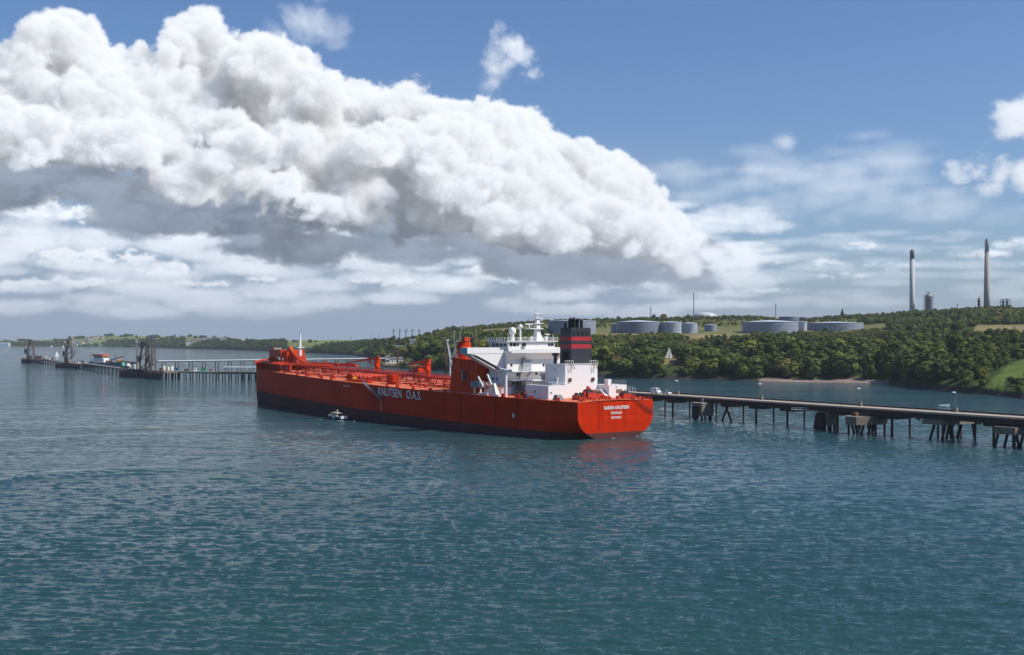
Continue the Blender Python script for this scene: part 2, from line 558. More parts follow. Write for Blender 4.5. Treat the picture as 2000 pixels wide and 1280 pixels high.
direction = W.node('ShaderNodeTexCoord').outputs['Generated']
dx, dy, dz = W.sep(W.v('NORMALIZE', direction))
az = W.m('MULTIPLY', W.m('ARCTAN2', dx, dy), 57.29578)
el = W.m('MULTIPLY', W.m('ARCSINE', dz), 57.29578)
uv_view = W.xyz(W.m('MULTIPLY_ADD', az, 1.0 / (WA1 - WA0), -WA0 / (WA1 - WA0)), W.m('MULTIPLY_ADD', el, 1.0 / (WE1 - WE0), -WE0 / (WE1 - WE0)), 0.0)
uv_far = W.xyz(W.m('MULTIPLY_ADD', az, 1.0 / 360.0, 0.5), W.m('MULTIPLY_ADD', el, 1.0 / 180.0, 0.5), 0.0)


def tex(im, uv, ext, interp='Linear'):
    nd = W.node('ShaderNodeTexImage', interpolation=interp, extension=ext)
    nd.image = im
    W.l.new(uv, nd.inputs[0])
    return nd


t_view = tex(img_view, uv_view, 'EXTEND', 'Cubic')
t_far = tex(img_far, uv_far, 'REPEAT')
inside = W.m('MULTIPLY', W.m('MULTIPLY', W.m('LESS_THAN', az, WA1 - 0.1), W.m('GREATER_THAN', az, WA0 + 0.1)), W.m('MULTIPLY', W.m('LESS_THAN', el, WE1 - 0.1), W.m('GREATER_THAN', el, WE0 + 0.1)))
cloud_col = W.mix(inside, t_far.outputs['Color'], t_view.outputs['Color'])
cloud_a = W.m('ADD', W.m('MULTIPLY', t_view.outputs['Alpha'], inside), W.m('MULTIPLY', t_far.outputs['Alpha'], W.m('SUBTRACT', 1.0, inside)), clamp=True)
bg_cloud = W.node('ShaderNodeBackground')
W.l.new(cloud_col, bg_cloud.inputs[0])
bg_cloud.inputs[1].default_value = 1.0
w_mix = W.node('ShaderNodeMixShader')
W.l.new(cloud_a, w_mix.inputs[0])
W.l.new(bg_sky.outputs[0], w_mix.inputs[1])
W.l.new(bg_cloud.outputs[0], w_mix.inputs[2])
W.l.new(w_mix.outputs[0], w_out.inputs[0])
world.cycles.sampling_method = 'MANUAL'
world.cycles.sample_map_resolution = 1024

# ------------------------------------------------------------------ building helpers
def tag(o, label=None, cat=None, group=None, kind=None):
    if label:
        o["label"] = label
    if cat:
        o["category"] = cat
    if group:
        o["group"] = group
    if kind:
        o["kind"] = kind
    return o


def empty(name, loc=(0, 0, 0), rz=0.0):
    o = bpy.data.objects.new(name, None)
    o.empty_display_size = 1.0
    o.location = loc
    o.rotation_euler = (0, 0, rz)
    COL.objects.link(o)
    return o


def place(name, mesh, parent=None, loc=(0, 0, 0), rot=(0, 0, 0), scale=(1, 1, 1)):
    o = bpy.data.objects.new(name, mesh)
    o.location = loc
    o.rotation_euler = rot
    o.scale = scale
    if parent:
        o.parent = parent
    COL.objects.link(o)
    return o


class MB:
    """Collects solids and links them as ONE mesh object."""
    def __init__(self):
        self.v, self.f = [], []

    def add(self, verts, faces):
        k = len(self.v)
        self.v += [tuple(p) for p in verts]
        self.f += [tuple(i + k for i in q) for q in faces]
        return self

    def box(self, x0, x1, y0, y1, z0, z1):
        v = [(x0, y0, z0), (x1, y0, z0), (x1, y1, z0), (x0, y1, z0), (x0, y0, z1), (x1, y0, z1), (x1, y1, z1), (x0, y1, z1)]
        return self.add(v, [(0, 3, 2, 1), (4, 5, 6, 7), (0, 1, 5, 4), (1, 2, 6, 5), (2, 3, 7, 6), (3, 0, 4, 7)])

    def hexa(self, bottom, top):
        """Four bottom corners and four top corners, both counter-clockwise seen from above."""
        return self.add(list(bottom) + list(top), [(0, 3, 2, 1), (4, 5, 6, 7), (0, 1, 5, 4), (1, 2, 6, 5), (2, 3, 7, 6), (3, 0, 4, 7)])

    def prism(self, poly, z0, z1):
        n = len(poly)
        v = [(p[0], p[1], z0) for p in poly] + [(p[0], p[1], z1) for p in poly]
        f = [tuple(range(n - 1, -1, -1)), tuple(range(n, 2 * n))]
        f += [(i, (i + 1) % n, n + (i + 1) % n, n + i) for i in range(n)]
        return self.add(v, f)

    def bar(self, a, b, w, h=None):
        """A square bar from a to b, w wide and h high."""
        h = h or w
        a, b = Vector(a), Vector(b)
        d = (b - a).normalized()
        up = Vector((0, 0, 1)) if abs(d.z) < 0.95 else Vector((0, 1, 0))
        s = d.cross(up).normalized() * (w / 2)
        t = s.cross(d).normalized() * (h / 2)
        v = [a - s - t, a + s - t, a + s + t, a - s + t, b - s - t, b + s - t, b + s + t, b - s + t]
        return self.add(v, [(0, 1, 2, 3), (7, 6, 5, 4), (1, 0, 4, 5), (2, 1, 5, 6), (3, 2, 6, 7), (0, 3, 7, 4)])

    def tube(self, a, b, r0, r1=None, n=8, cap=True):
        r1 = r0 if r1 is None else r1
        a, b = Vector(a), Vector(b)
        d = (b - a).normalized()
        up = Vector((0, 0, 1)) if abs(d.z) < 0.95 else Vector((1, 0, 0))
        s = d.cross(up).normalized()
        t = d.cross(s).normalized()
        v = []
        for p, r in ((a, r0), (b, r1)):
            for i in range(n):
                q = 2 * math.pi * i / n
                v.append(p + s * (r * math.cos(q)) + t * (r * math.sin(q)))
        f = [(i, i + n, (i + 1) % n + n, (i + 1) % n) for i in range(n)]
        if cap:
            f += [tuple(range(n)), tuple(range(2 * n - 1, n - 1, -1))]
        return self.add(v, f)

    def pipe(self, pts, r, n=6):
        for a, b in zip(pts[:-1], pts[1:]):
            self.tube(a, b, r, r, n)
        return self

    def lathe(self, prof, c=(0, 0, 0), n=16, cap=True):
        """prof: (radius, z) from bottom to top."""
        v, f = [], []
        for (r, z) in prof:
            for i in range(n):
                q = 2 * math.pi * i / n
                v.append((c[0] + r * math.cos(q), c[1] + r * math.sin(q), c[2] + z))
        for k in range(len(prof) - 1):
            for i in range(n):
                j = (i + 1) % n
                f.append((k * n + i, k * n + j, (k + 1) * n + j, (k + 1) * n + i))
        if cap:
            f.append(tuple(range(n - 1, -1, -1)))
            m_ = (len(prof) - 1) * n
            f.append(tuple(range(m_, m_ + n)))
        return self.add(v, f)

    def ball(self, c, r, n=10, k=6, sz=1.0):
        prof = [(max(0.02 * r, r * math.sin(math.pi * i / k)), -r * sz * math.cos(math.pi * i / k)) for i in range(k + 1)]
        return self.lathe(prof, c, n)

    def mesh(self, name, mat, smooth=False):
        me = bpy.data.meshes.new(name)
        me.from_pydata(self.v, [], self.f)
        me.materials.append(mat)
        if smooth:
            me.polygons.foreach_set("use_smooth", [True] * len(me.polygons))
        me.update()
        return me

    def build(self, name, mat, parent=None, smooth=False, loc=(0, 0, 0), rz=0.0):
        return place(name, self.mesh(name, mat, smooth), parent, loc, (0, 0, rz))


def auto_smooth(o, deg=40):
    """Smooth shading broken at sharp edges."""
    me = o.data
    bm = bmesh.new()
    bm.from_mesh(me)
    for e in bm.edges:
        e.smooth = len(e.link_faces) == 2 and e.calc_face_angle(3.0) < R(deg)
    for f in bm.faces:
        f.smooth = True
    bm.to_mesh(me)
    bm.free()
    return o


def copy_tree(o, parent=None):
    c = o.copy()
    COL.objects.link(c)
    c.parent = parent
    for ch in [q for q in bpy.data.objects if q.parent == o]:
        copy_tree(ch, c)
    return c


MATS = {}


def paint(name, col, rough=0.5, var=0.12, scale=0.6, streak=0.0, rust=0.0, metal=0.0, rust_col=(0.16, 0.055, 0.02), bump=0.0, spec=0.4):
    """Paint, metal or concrete: a base colour with grain, run-down streaks and rust spots of its own."""
    if name in MATS:
        return MATS[name]
    mt = bpy.data.materials.new(name)
    mt.use_nodes = True
    T = NT(mt.node_tree)
    bs = T.n['Principled BSDF']
    co = T.node('ShaderNodeTexCoord').outputs['Object']
    n1 = T.noise(co, scale, 5.0, 0.6)
    f = T.m('MULTIPLY_ADD', T.m('SUBTRACT', n1, 0.5), var * 2.0, 1.0)
    if streak:
        n2 = T.noise(T.v('MULTIPLY', co, (1.0, 1.0, 0.06)), scale * 3.0, 4.0, 0.6)
        f = T.m('MULTIPLY', f, T.m('MULTIPLY_ADD', T.m('SUBTRACT', n2, 0.5), streak * 2.0, 1.0))
    c = T.v('SCALE', (*col,), scale=f)
    if rust:
        n3 = T.noise(T.v('MULTIPLY', co, (1.0, 1.0, 0.25)), scale * 2.3, 6.0, 0.65)
        c = T.mix(T.m('MULTIPLY', T.smooth(n3, 0.60, 0.74), rust), c, rust_col)
    T.l.new(c, bs.inputs['Base Color'])
    bs.inputs['Roughness'].default_value = rough
    bs.inputs['Metallic'].default_value = metal
    bs.inputs['Specular IOR Level'].default_value = spec
    if bump:
        bn = T.node('ShaderNodeBump')
        bn.inputs['Strength'].default_value = bump
        bn.inputs['Distance'].default_value = 0.1
        T.l.new(n1, bn.inputs['Height'])
        T.l.new(bn.outputs[0], bs.inputs['Normal'])
    MATS[name] = mt
    return mt


def at_water(px, py):
    """The point of the water surface seen at a picture point."""
    d = FOC * EYE / (py - HOR)
    return Vector(((px - 1000.0) / FOC * d, d, 0.0))


def at_dist(px, d, py=None, z=0.0):
    """The point d metres in front of the eye on a picture column (and row)."""
    return Vector(((px - 1000.0) / FOC * d, d, z if py is None else EYE - (py - HOR) / FOC * d))

# ------------------------------------------------------------------ water: one sheet, real waves where they are large enough to see
def water_sheet():
    th = np.concatenate([np.linspace(-180, -34, 74)[:-1], np.linspace(-34, 34, 900), np.linspace(34, 180, 74)[1:]])
    th = np.radians(th)
    r = [2.0, 12.0, 30.0, 50.0, 68.0]
    q = 80.0
    while q < 700.0:
        r.append(q)
        q *= 1.0024
    while q < 9000.0:
        r.append(q)
        q *= 1.03
    r.append(9000.0)
    r = np.array(r)
    TH, RR = np.meshgrid(th, r)
    X, Y = RR * np.sin(TH), RR * np.cos(TH)
    cell = np.gradient(RR, axis=0)
    g = np.random.default_rng(5)
    Z = np.zeros_like(X)
    gust = np.zeros_like(X)
    for i in range(7):
        a = g.uniform(0, 2 * np.pi)
        k = 2 * np.pi / g.uniform(45, 260)
        gust += np.sin(k * (X * np.cos(a) + Y * np.sin(a) * 0.55) + g.uniform(0, 6.28))
    gust = 1.0 + 0.16 * gust / 2.0
    near = (RR < 1500) & (RR > 60)
    for i in range(170):
        lam = 0.7 * (6.5 / 0.7) ** (g.random() ** 1.25)
        a = R(86) + g.normal(0, 0.34)                  # wind waves running across the view and towards the eye
        k = 2 * np.pi / lam
        amp = 0.0068 * lam ** 0.85
        if lam > 1.7:
            amp *= (1.7 / lam) ** 1.1
        amp *= 1.45
        ph = k * (X * np.cos(a) - Y * np.sin(a)) + g.uniform(0, 6.28)
        fade = np.clip(lam / (cell * 2.6) - 0.6, 0, 1) * np.clip((800 - RR) / 450, 0, 1)
        Z += np.where(near, amp * fade * 2.3 * (np.exp(1.3 * (np.sin(ph) - 1.0)) - 0.40), 0.0)
    Z *= gust
    # smooth curved slicks left by an earlier wake
    calm = np.zeros_like(X)
    for pts, w in (([(-190, 352), (-162, 365), (-139, 391), (-107, 402), (-75, 409), (-40, 412)], 11.0), ([(-150, 250), (-116, 262), (-112, 277), (-98, 284), (-76, 288), (-50, 290)], 7.0), ([(-230, 395), (-165, 420), (-110, 445), (-60, 452)], 9.0)):
        ys = np.interp(X, [p[0] for p in pts], [p[1] for p in pts])
        inx = np.clip((X - pts[0][0]) / 25, 0, 1) * np.clip((pts[-1][0] - X) / 40, 0, 1)
        calm = np.maximum(calm, np.exp(-((Y - ys - 3 * np.sin(X * .06)) / w) ** 2) * inx)
    Z = Z * (1.0 - 0.45 * calm) + 0.95 * calm
    n_r, n_t = X.shape
    me = bpy.data.meshes.new("water")
    idx = np.arange(n_r * n_t).reshape(n_r, n_t)
    q4 = np.stack([idx[:-1, :-1], idx[1:, :-1], idx[1:, 1:], idx[:-1, 1:]], -1).reshape(-1, 4)[:, ::-1]
    co = np.stack([X, Y, Z], -1).reshape(-1, 3)
    me.vertices.add(len(co))
    me.vertices.foreach_set("co", co.astype(np.float32).ravel())
    me.loops.add(q4.size)
    me.loops.foreach_set("vertex_index", q4.astype(np.int32).ravel())
    me.polygons.add(len(q4))
    me.polygons.foreach_set("loop_start", np.arange(0, q4.size, 4, dtype=np.int32))
    me.polygons.foreach_set("loop_total", np.full(len(q4), 4, np.int32))
    me.polygons.foreach_set("use_smooth", np.ones(len(q4), bool))
    me.update()
    at = me.attributes.new("rolled_off", 'FLOAT', 'POINT')   # where built waves give way to bump
    at.data.foreach_set("value", np.clip((RR - 250) / 380, 0, 1).astype(np.float32).ravel())
    at = me.attributes.new("calm", 'FLOAT', 'POINT')
    at.data.foreach_set("value", calm.astype(np.float32).ravel())
    return me


def water_material():
    mt = bpy.data.materials.new("sea_water")
    mt.use_nodes = True
    T = NT(mt.node_tree)
    bs = T.n['Principled BSDF']
    pos = T.node('ShaderNodeNewGeometry').outputs['Position']
    big = T.noise(T.v('MULTIPLY', pos, (1.0, 2.2, 1.0)), 0.006, 3.0, 0.5)
    col = T.mix(T.smooth(big, 0.35, 0.65), WATER_A, WATER_B)
    T.l.new(col, bs.inputs['Base Color'])
    bs.inputs['Roughness'].default_value = 0.08
    bs.inputs['IOR'].default_value = 1.27
    # ripples too small to build
    p2 = T.v('MULTIPLY', pos, (0.8, 2.1, 1.0))
    calm = T.node('ShaderNodeAttribute')
    calm.attribute_name = 'calm'
    roll = T.node('ShaderNodeAttribute')
    roll.attribute_name = 'rolled_off'
    r1 = T.noise(p2, 1.5, 4.0, 0.68)
    r3 = T.noise(T.v('ADD', p2, (9.0, 71.0, 0.0)), 0.09, 3.0, 0.55)
    r2 = T.noise(T.v('ADD', p2, (40.0, 9.0, 0.0)), 0.22, 3.0, 0.55)
    patch = T.noise(T.v('MULTIPLY', pos, (0.6, 1.6, 1.0)), 0.010, 4.0, 0.6)
    h = T.m('ADD', T.m('ADD', T.m('MULTIPLY', r1, T.m('MULTIPLY_ADD', roll.outputs['Fac'], 0.20, 0.10)), T.m('MULTIPLY', r2, T.m('MULTIPLY_ADD', roll.outputs['Fac'], 1.5, 0.12))), T.m('MULTIPLY', r3, T.m('MULTIPLY_ADD', roll.outputs['Fac'], 2.4, 0.40)))
    lane = T.noise(T.v('MULTIPLY', pos, (0.25, 1.5, 1.0)), 0.03, 3.0, 0.6)
    h = T.m('MULTIPLY', h, T.m('MULTIPLY', T.smooth(patch, 0.30, 0.62, 0.55, 1.2), T.smooth(lane, 0.32, 0.60, 0.65, 1.15)))
    h = T.m('MULTIPLY', h, T.m('MULTIPLY_ADD', calm.outputs['Fac'], -0.45, 1.0))
    bn = T.node('ShaderNodeBump')
    bn.inputs['Strength'].default_value = 1.0
    bn.inputs['Distance'].default_value = 1.0
    T.l.new(h, bn.inputs['Height'])
    T.l.new(bn.outputs[0], bs.inputs['Normal'])
    return mt


WATER_A = (0.019, 0.060, 0.066)
WATER_B = (0.022, 0.068, 0.070)
sea_me = water_sheet()
sea_me.materials.append(water_material())
tag(place("water", sea_me), kind="structure")

# ------------------------------------------------------------------ land: heights by direction and distance from the viewpoint
# each entry: picture column, then (distance, height) from the waterline up to the ridge and beyond
LAND = [
    (-900, [(6000, 0), (6030, 4), (6120, 12), (6250, 20), (6400, 26), (6700, 30), (8600, 24)]),
    (0, [(6100, 0), (6130, 4), (6220, 12), (6350, 20), (6450, 26), (6700, 30), (8600, 24)]),
    (80, [(6050, 0), (6080, 4), (6180, 14), (6300, 22), (6450, 28), (6700, 34), (8600, 24)]),
    (160, [(5900, 0), (5930, 5), (6050, 18), (6200, 32), (6400, 43), (6600, 50), (8600, 30)]),
    (210, [(5800, 0), (5830, 5), (5950, 20), (6150, 38), (6300, 50), (6500, 60), (8600, 30)]),
    (300, [(5050, 0), (5080, 8), (5200, 20), (5500, 35), (5800, 46), (6100, 54), (8600, 30)]),
    (390, [(4300, 0), (4320, 8), (4400, 20), (4600, 32), (4800, 39), (5200, 47), (8600, 30)]),
    (430, [(4050, 0), (4070, 8), (4150, 20), (4350, 28), (4600, 34), (4900, 41), (8600, 30)]),
    (500, [(3650, 0), (3665, 6), (3700, 14), (3800, 20), (3950, 24), (4200, 25), (8600, 28)]),
    (560, [(3200, 0), (3215, 6), (3250, 14), (3350, 20), (3500, 25), (3800, 27), (8600, 30)]),
    (640, [(2760, 0), (2775, 5), (2810, 13), (2900, 20), (3050, 25), (3400, 31), (8600, 34)]),
    (684, [(2560, 0), (2570, 5), (2600, 8), (2700, 14), (2900, 22), (3300, 30), (8600, 34)]),
    (720, [(2200, 0), (2215, 4), (2260, 9), (2350, 14), (2500, 22), (2800, 27), (8600, 36)]),
    (745, [(1420, 0), (1432, 3), (1560, 4.5), (1800, 9), (2100, 20), (2500, 27), (8600, 38)]),
    (770, [(1370, 0), (1382, 3), (1450, 4.5), (1600, 12), (1750, 22), (2000, 30), (8600, 40)]),
    (810, [(1290, 0), (1300, 3), (1350, 8), (1450, 17), (1550, 26), (1750, 33), (8600, 44)]),
    (830, [(1280, 0), (1290, 2.8), (1330, 13), (1420, 22), (1520, 28), (1700, 36), (8600, 46)]),
    (880, [(1240, 0), (1250, 3.9), (1290, 16), (1380, 26), (1500, 34), (1750, 46), (8600, 56)]),
    (930, [(1190, 0), (1200, 4.4), (1240, 17), (1340, 27), (1500, 37), (1850, 51), (8600, 66)]),
    (1000, [(1125, 0), (1135, 4.4), (1175, 18), (1290, 29), (1480, 40), (2000, 59), (8600, 80)]),
    (1070, [(1070, 0), (1080, 4.4), (1115, 18), (1240, 30), (1440, 40), (2000, 64), (8600, 84)]),
    (1170, [(1005, 0), (1013, 3.9), (1045, 17), (1180, 29), (1430, 39.5), (2000, 66), (8600, 88)]),
    (1240, [(988, 0), (996, 3.3), (1030, 15), (1180, 28), (1430, 39.5), (1960, 67), (8600, 90)]),
    (1306, [(970, 0), (978, 4.4), (1035, 16), (1180, 27), (1430, 39.5), (1960, 68), (8600, 92)]),
    (1380, [(962, 0), (970, 3.3), (1010, 15), (1160, 28), (1430, 40), (1960, 70), (8600, 94)]),
    (1475, [(918, 0), (935, 2.5), (985, 16), (1120, 27), (1430, 40), (1950, 71), (8600, 96)]),
    (1520, [(905, 0), (925, 2.2), (975, 16), (1110, 27), (1430, 40), (1900, 64), (8600, 96)]),
    (1580, [(895, 0), (915, 2.2), (965, 16), (1110, 27), (1430, 40.5), (1900, 66), (8600, 98)]),
    (1640, [(882, 0), (902, 2.2), (950, 15), (1110, 27), (1450, 41.5), (1950, 71), (8600, 100)]),
    (1735, [(866, 0), (880, 2.2), (920, 15), (1080, 29), (1400, 44), (1950, 74), (8600, 104)]),
    (1760, [(838, 0), (848, 4), (900, 15), (1070, 29.5), (1390, 45), (1950, 77), (8600, 106)]),
    (1838, [(740, 0), (748, 4), (800, 13), (980, 28), (1300, 45), (1920, 80), (8600, 110)]),
    (1905, [(696, 0), (703, 4), (760, 14), (930, 27), (1250, 45), (1900, 83), (8600, 112)]),
    (2000, [(636, 0), (643, 4), (720, 13), (900, 28), (1200, 43), (1900, 86), (8600, 114)]),
    (2300, [(520, 0), (527, 2.8), (610, 14), (800, 28), (1150, 45), (1900, 90), (8600, 118)]),
    (3200, [(430, 0), (437, 2.8), (520, 15), (720, 30), (1100, 48), (1900, 92), (8600, 120)]),
]
LP = np.array([c[0] for c in LAND], float)
LD = np.array([[q[0] for q in c[1]] for c in LAND], float)
LZ = np.array([[q[1] for q in c[1]] for c in LAND], float)


def land_profile(px):
    return np.array([np.interp(px, LP, LD[:, k]) for k in range(7)]), np.array([np.interp(px, LP, LZ[:, k]) for k in range(7)])


def fbm2(x, y, s, o=4):
    return mnoise.fractal(Vector((x / s, y / s, 3.7)), 0.9, 2.0, o)


def land_z(px, d):
    D, Z = land_profile(px)
    z = float(np.interp(d, D, Z))
    return z


def land_at(px, d):
    return Vector(((px - 1000.0) / FOC * d, d, land_z(px, d)))


def seen_row(px, d, lift=0.0):
    return HOR - (land_z(px, d) + lift - EYE) / d * FOC


def zone(px, d):
    """What covers the ground: wood, field (cut hay), grass (bright), scrub, rock, sand, yard."""
    D, Z = land_profile(px)
    off = d - D[0]
    row = HOR - (np.interp(d, D, Z) - EYE) / d * FOC
    if px > 1480 and px < 1738 and off < 17 + 3 * math.sin(px * 0.05):
        return 'sand'
    if off < min(D[1] - D[0], 9.0) * (0.75 if px > 690 else 1.0):
        return 'rock'
    if 738 < px < 815 and off < 110:
        return 'dry' if off < 60 else 'scrub'
    if px > 1903 and 655 < d < 800 and row < 762:
        edge = 1903 + (d - 655) * 0.62
        if px > edge and not (px > 1960 and row > 738):
            return 'grass'
    if px > 1898 and 1075 < d < 1330 and px > 1898 + (d - 1075) * 0.02:
        return 'field'
    if abs(px - 1308) < 17 and 1015 < d < 1062:
        return 'dry'
    if 1335 < px < 1470 and 1300 < d < 1420 and row > 652:
        return 'field'
    if 1160 < px < 1262 and 1395 < d < 1455:
        return 'field'
    if 940 < px < 1012 and 1500 < d < 1800:
        return 'field'
    if 1065 < px < 1735 and 1415 < d < 1640:
        return 'yard'
    if 1012 < px < 1075 and 1500 < d < 1850:
        return 'yard'
    if 686 < px < 735 and 2260 < d < 2520 and px < 690 + (d - 2250) * 0.19:
        return 'grass'
    if (138 < px < 207 and 5935 < d < 6380) or (364 < px < 438 and 4470 < d < 4950):
        return 'meadow'
    if px < 480:
        t = (d - D[0]) / (D[5] - D[0])
        if t > 0.36 + 0.05 * math.sin(px * .3):
            k = mnoise.noise(Vector((px * 0.035, d * 0.0045, 4.0)))
            return 'wood' if k > 0.26 else ('field' if k < -0.38 else 'meadow')
        return 'wood'
    if 560 < px < 735 and d > 2950:
        return 'meadow'
    if d > 1640 and px > 1000:
        return 'scrub' if px < 1690 else 'wood'
    return 'wood'


GROUND = {'wood': (0.050, 0.075, 0.018), 'scrub': (0.120, 0.130, 0.036), 'grass': (0.100, 0.140, 0.028), 'meadow': (0.170, 0.215, 0.065), 'field': (0.240, 0.190, 0.085),
          'dry': (0.200, 0.160, 0.070), 'rock': (0.045, 0.037, 0.033), 'sand': (0.270, 0.205, 0.170), 'yard': (0.150, 0.150, 0.060)}


def land_mesh():
    cols = np.concatenate([np.arange(-900, -100, 60), np.arange(-100, 680, 9), np.arange(680, 2040, 5), np.arange(2040, 3201, 40)]).astype(float)
    fr = []
    for k, n in enumerate((3, 7, 12, 16, 16, 8)):
        fr += [k + i / n for i in range(n)]
    fr.append(6.0)
    fr = np.array([-0.6] + fr)
    verts, cl = [], []
    for px in cols:
        D, Z = land_profile(px)
        for t in fr:
            if t < 0:
                d, z = D[0] - 12.0, -4.0
            else:
                d = float(np.interp(t, range(7), D))
                z = float(np.interp(t, range(7), Z))
            x = (px - 1000.0) / FOC * d
            if t > 0.2:
                w = min(1.0, (d - D[0]) / 60.0)
                amp = 1.0 + min(2.0, d / 1500.0)
                z += fbm2(x, d, 70.0) * amp * w
                if t <= 1.5:
                    z += 1.3 * mnoise.noise(Vector((x / 7.0, d / 7.0, 1.0)))
            if 0 <= t <= 1.2:
                x += 3.0 * mnoise.noise(Vector((x / 18.0, d / 18.0, 9.0)))
            verts.append((x, d, z))
            zn = zone(px, d) if t >= 0 else 'rock'
            c = GROUND[zn]
            v = 1.0 + 0.30 * mnoise.noise(Vector((x / 24.0, d / 24.0, 5.0))) + 0.12 * mnoise.noise(Vector((x / 6.0, d / 6.0, 2.0)))
            cl.append((c[0] * v, c[1] * v, c[2] * v, 1.0))
    m_ = len(fr)
    faces = []
    for i in range(len(cols) - 1):
        for k in range(m_ - 1):
            faces.append((i * m_ + k, (i + 1) * m_ + k, (i + 1) * m_ + k + 1, i * m_ + k + 1))
    me = bpy.data.meshes.new("terrain")
    me.from_pydata(verts, [], faces)
    at = me.color_attributes.new("cover", 'FLOAT_COLOR', 'POINT')
    at.data.foreach_set("color", np.array(cl, np.float32).ravel())
    me.polygons.foreach_set("use_smooth", [True] * len(faces))
    me.update()
    return me


def land_material():
    mt = bpy.data.materials.new("ground_cover")
    mt.use_nodes = True
    T = NT(mt.node_tree)
    bs = T.n['Principled BSDF']
    a = T.node('ShaderNodeAttribute')
    a.attribute_name = "cover"
    pos = T.node('ShaderNodeNewGeometry').outputs['Position']
    n = T.noise(pos, 0.35, 6.0, 0.65)
    n2 = T.noise(T.v('MULTIPLY', pos, (1, 1, 0.3)), 0.05, 4.0, 0.6)
    f = T.m('MULTIPLY', T.m('MULTIPLY_ADD', n, 0.9, 0.55), T.m('MULTIPLY_ADD', n2, 0.7, 0.65))
    T.l.new(T.v('SCALE', a.outputs['Color'], scale=f), bs.inputs['Base Color'])
    bs.inputs['Roughness'].default_value = 0.95
    bs.inputs['Specular IOR Level'].default_value = 0.1
    bn = T.node('ShaderNodeBump')
    bn.inputs['Strength'].default_value = 0.9
    bn.inputs['Distance'].default_value = 0.8
    T.l.new(n, bn.inputs['Height'])
    T.l.new(bn.outputs[0], bs.inputs['Normal'])
    return mt


land_me = land_mesh()
land_me.materials.append(land_material())
tag(place("hillside_terrain", land_me), kind="structure")

# ------------------------------------------------------------------ the tanker: x forward from the stern, y to port, z up from the water
RED = paint("hull_red_paint", (0.55, 0.028, 0.0015), 0.5, 0.20, 0.10, 0.30, 0.35, rust_col=(0.26, 0.030, 0.012), spec=0.05)
BOOT = paint("dark_bottom_paint", (0.098, 0.036, 0.034), 0.65, 0.25, 0.15, 0.3, 0.15, rust_col=(0.10, 0.05, 0.03), spec=0.08)


def plate_tones(mt, w, h, amount):
    """Shell plates: neighbouring plates differ a little in tone, seams are darker."""
    T = NT(mt.node_tree)
    bs = T.n['Principled BSDF']
    src = bs.inputs['Base Color'].links[0].from_socket
    x, y, z = T.sep(T.node('ShaderNodeTexCoord').outputs['Object'])
    br = T.node('ShaderNodeTexBrick')
    T.l.new(T.xyz(T.m('ADD', x, T.m('MULTIPLY', y, 0.7)), z, 0.0), br.inputs['Vector'])
    br.inputs['Color1'].default_value = (1 - amount, 1 - amount, 1 - amount, 1)
    br.inputs['Color2'].default_value = (1 + amount * .6, 1 + amount * .6, 1 + amount * .6, 1)
    br.inputs['Mortar'].default_value = (1 - amount * 2.2,) * 3 + (1,)
    br.inputs['Scale'].default_value = 1.0
    br.inputs['Mortar Size'].default_value = 0.07
    br.inputs['Brick Width'].default_value = w
    br.inputs['Row Height'].default_value = h
    T.l.new(T.v('MULTIPLY', src, br.outputs['Color']), bs.inputs['Base Color'])


plate_tones(RED, 11.0, 2.6, 0.10)
DECK = paint("faded_deck_paint", (0.66, 0.160, 0.072), 0.7, 0.22, 0.10, 0.0, 0.35, rust_col=(0.50, 0.20, 0.06))
GEAR = paint("deck_gear_paint", (0.50, 0.045, 0.014), 0.5, 0.15, 0.8, 0.1, 0.2)
ORANGE = paint("house_orange_paint", (0.62, 0.054, 0.007), 0.5, 0.08, 0.3, 0.08, spec=0.1)
WHITE = paint("white_paint", (0.80, 0.785, 0.76), 0.45, 0.04, 0.3, 0.06, 0.10, rust_col=(0.52, 0.36, 0.22))
CREAM = paint("cream_paint", (0.74, 0.69, 0.57), 0.5, 0.06, 0.4, 0.12, 0.45, rust_col=(0.40, 0.24, 0.12))
BLACK = paint("funnel_black_paint", (0.030, 0.031, 0.036), 0.45, 0.15, 0.4)
SOOT = paint("sooty_metal", (0.012, 0.011, 0.012), 0.7, 0.3, 1.5)
STRIPE = paint("funnel_red_band", (0.40, 0.018, 0.028), 0.5, 0.06, 0.4)
GLASSY = paint("dark_window_glass", (0.020, 0.024, 0.030), 0.12, 0.2, 1.0, spec=0.6)
GREY = paint("grey_steel", (0.20, 0.21, 0.22), 0.5, 0.2, 0.9, 0.1, 0.2)
DARK = paint("dark_steel", (0.045, 0.043, 0.045), 0.55, 0.3, 0.9, 0.1, 0.3)
YELLOW = paint("yellow_paint", (0.70, 0.36, 0.02), 0.5, 0.1, 0.5)
LETTER = paint("lettering_white_paint", (0.80, 0.80, 0.80), 0.5, 0.05, 0.8)
ROPE = paint("mooring_rope_fibre", (0.10, 0.055, 0.04), 0.9, 0.2, 2.0)
BLUE_PANEL = paint("pale_blue_panel", (0.16, 0.36, 0.46), 0.4, 0.05, 0.5)

SHIP = empty("oil_tanker", (34.7, 383.1, 0.0), math.atan2(0.805, -0.593))
tag(SHIP, "long red oil tanker with white bridge house and black funnel, moored at the jetty", "ship")

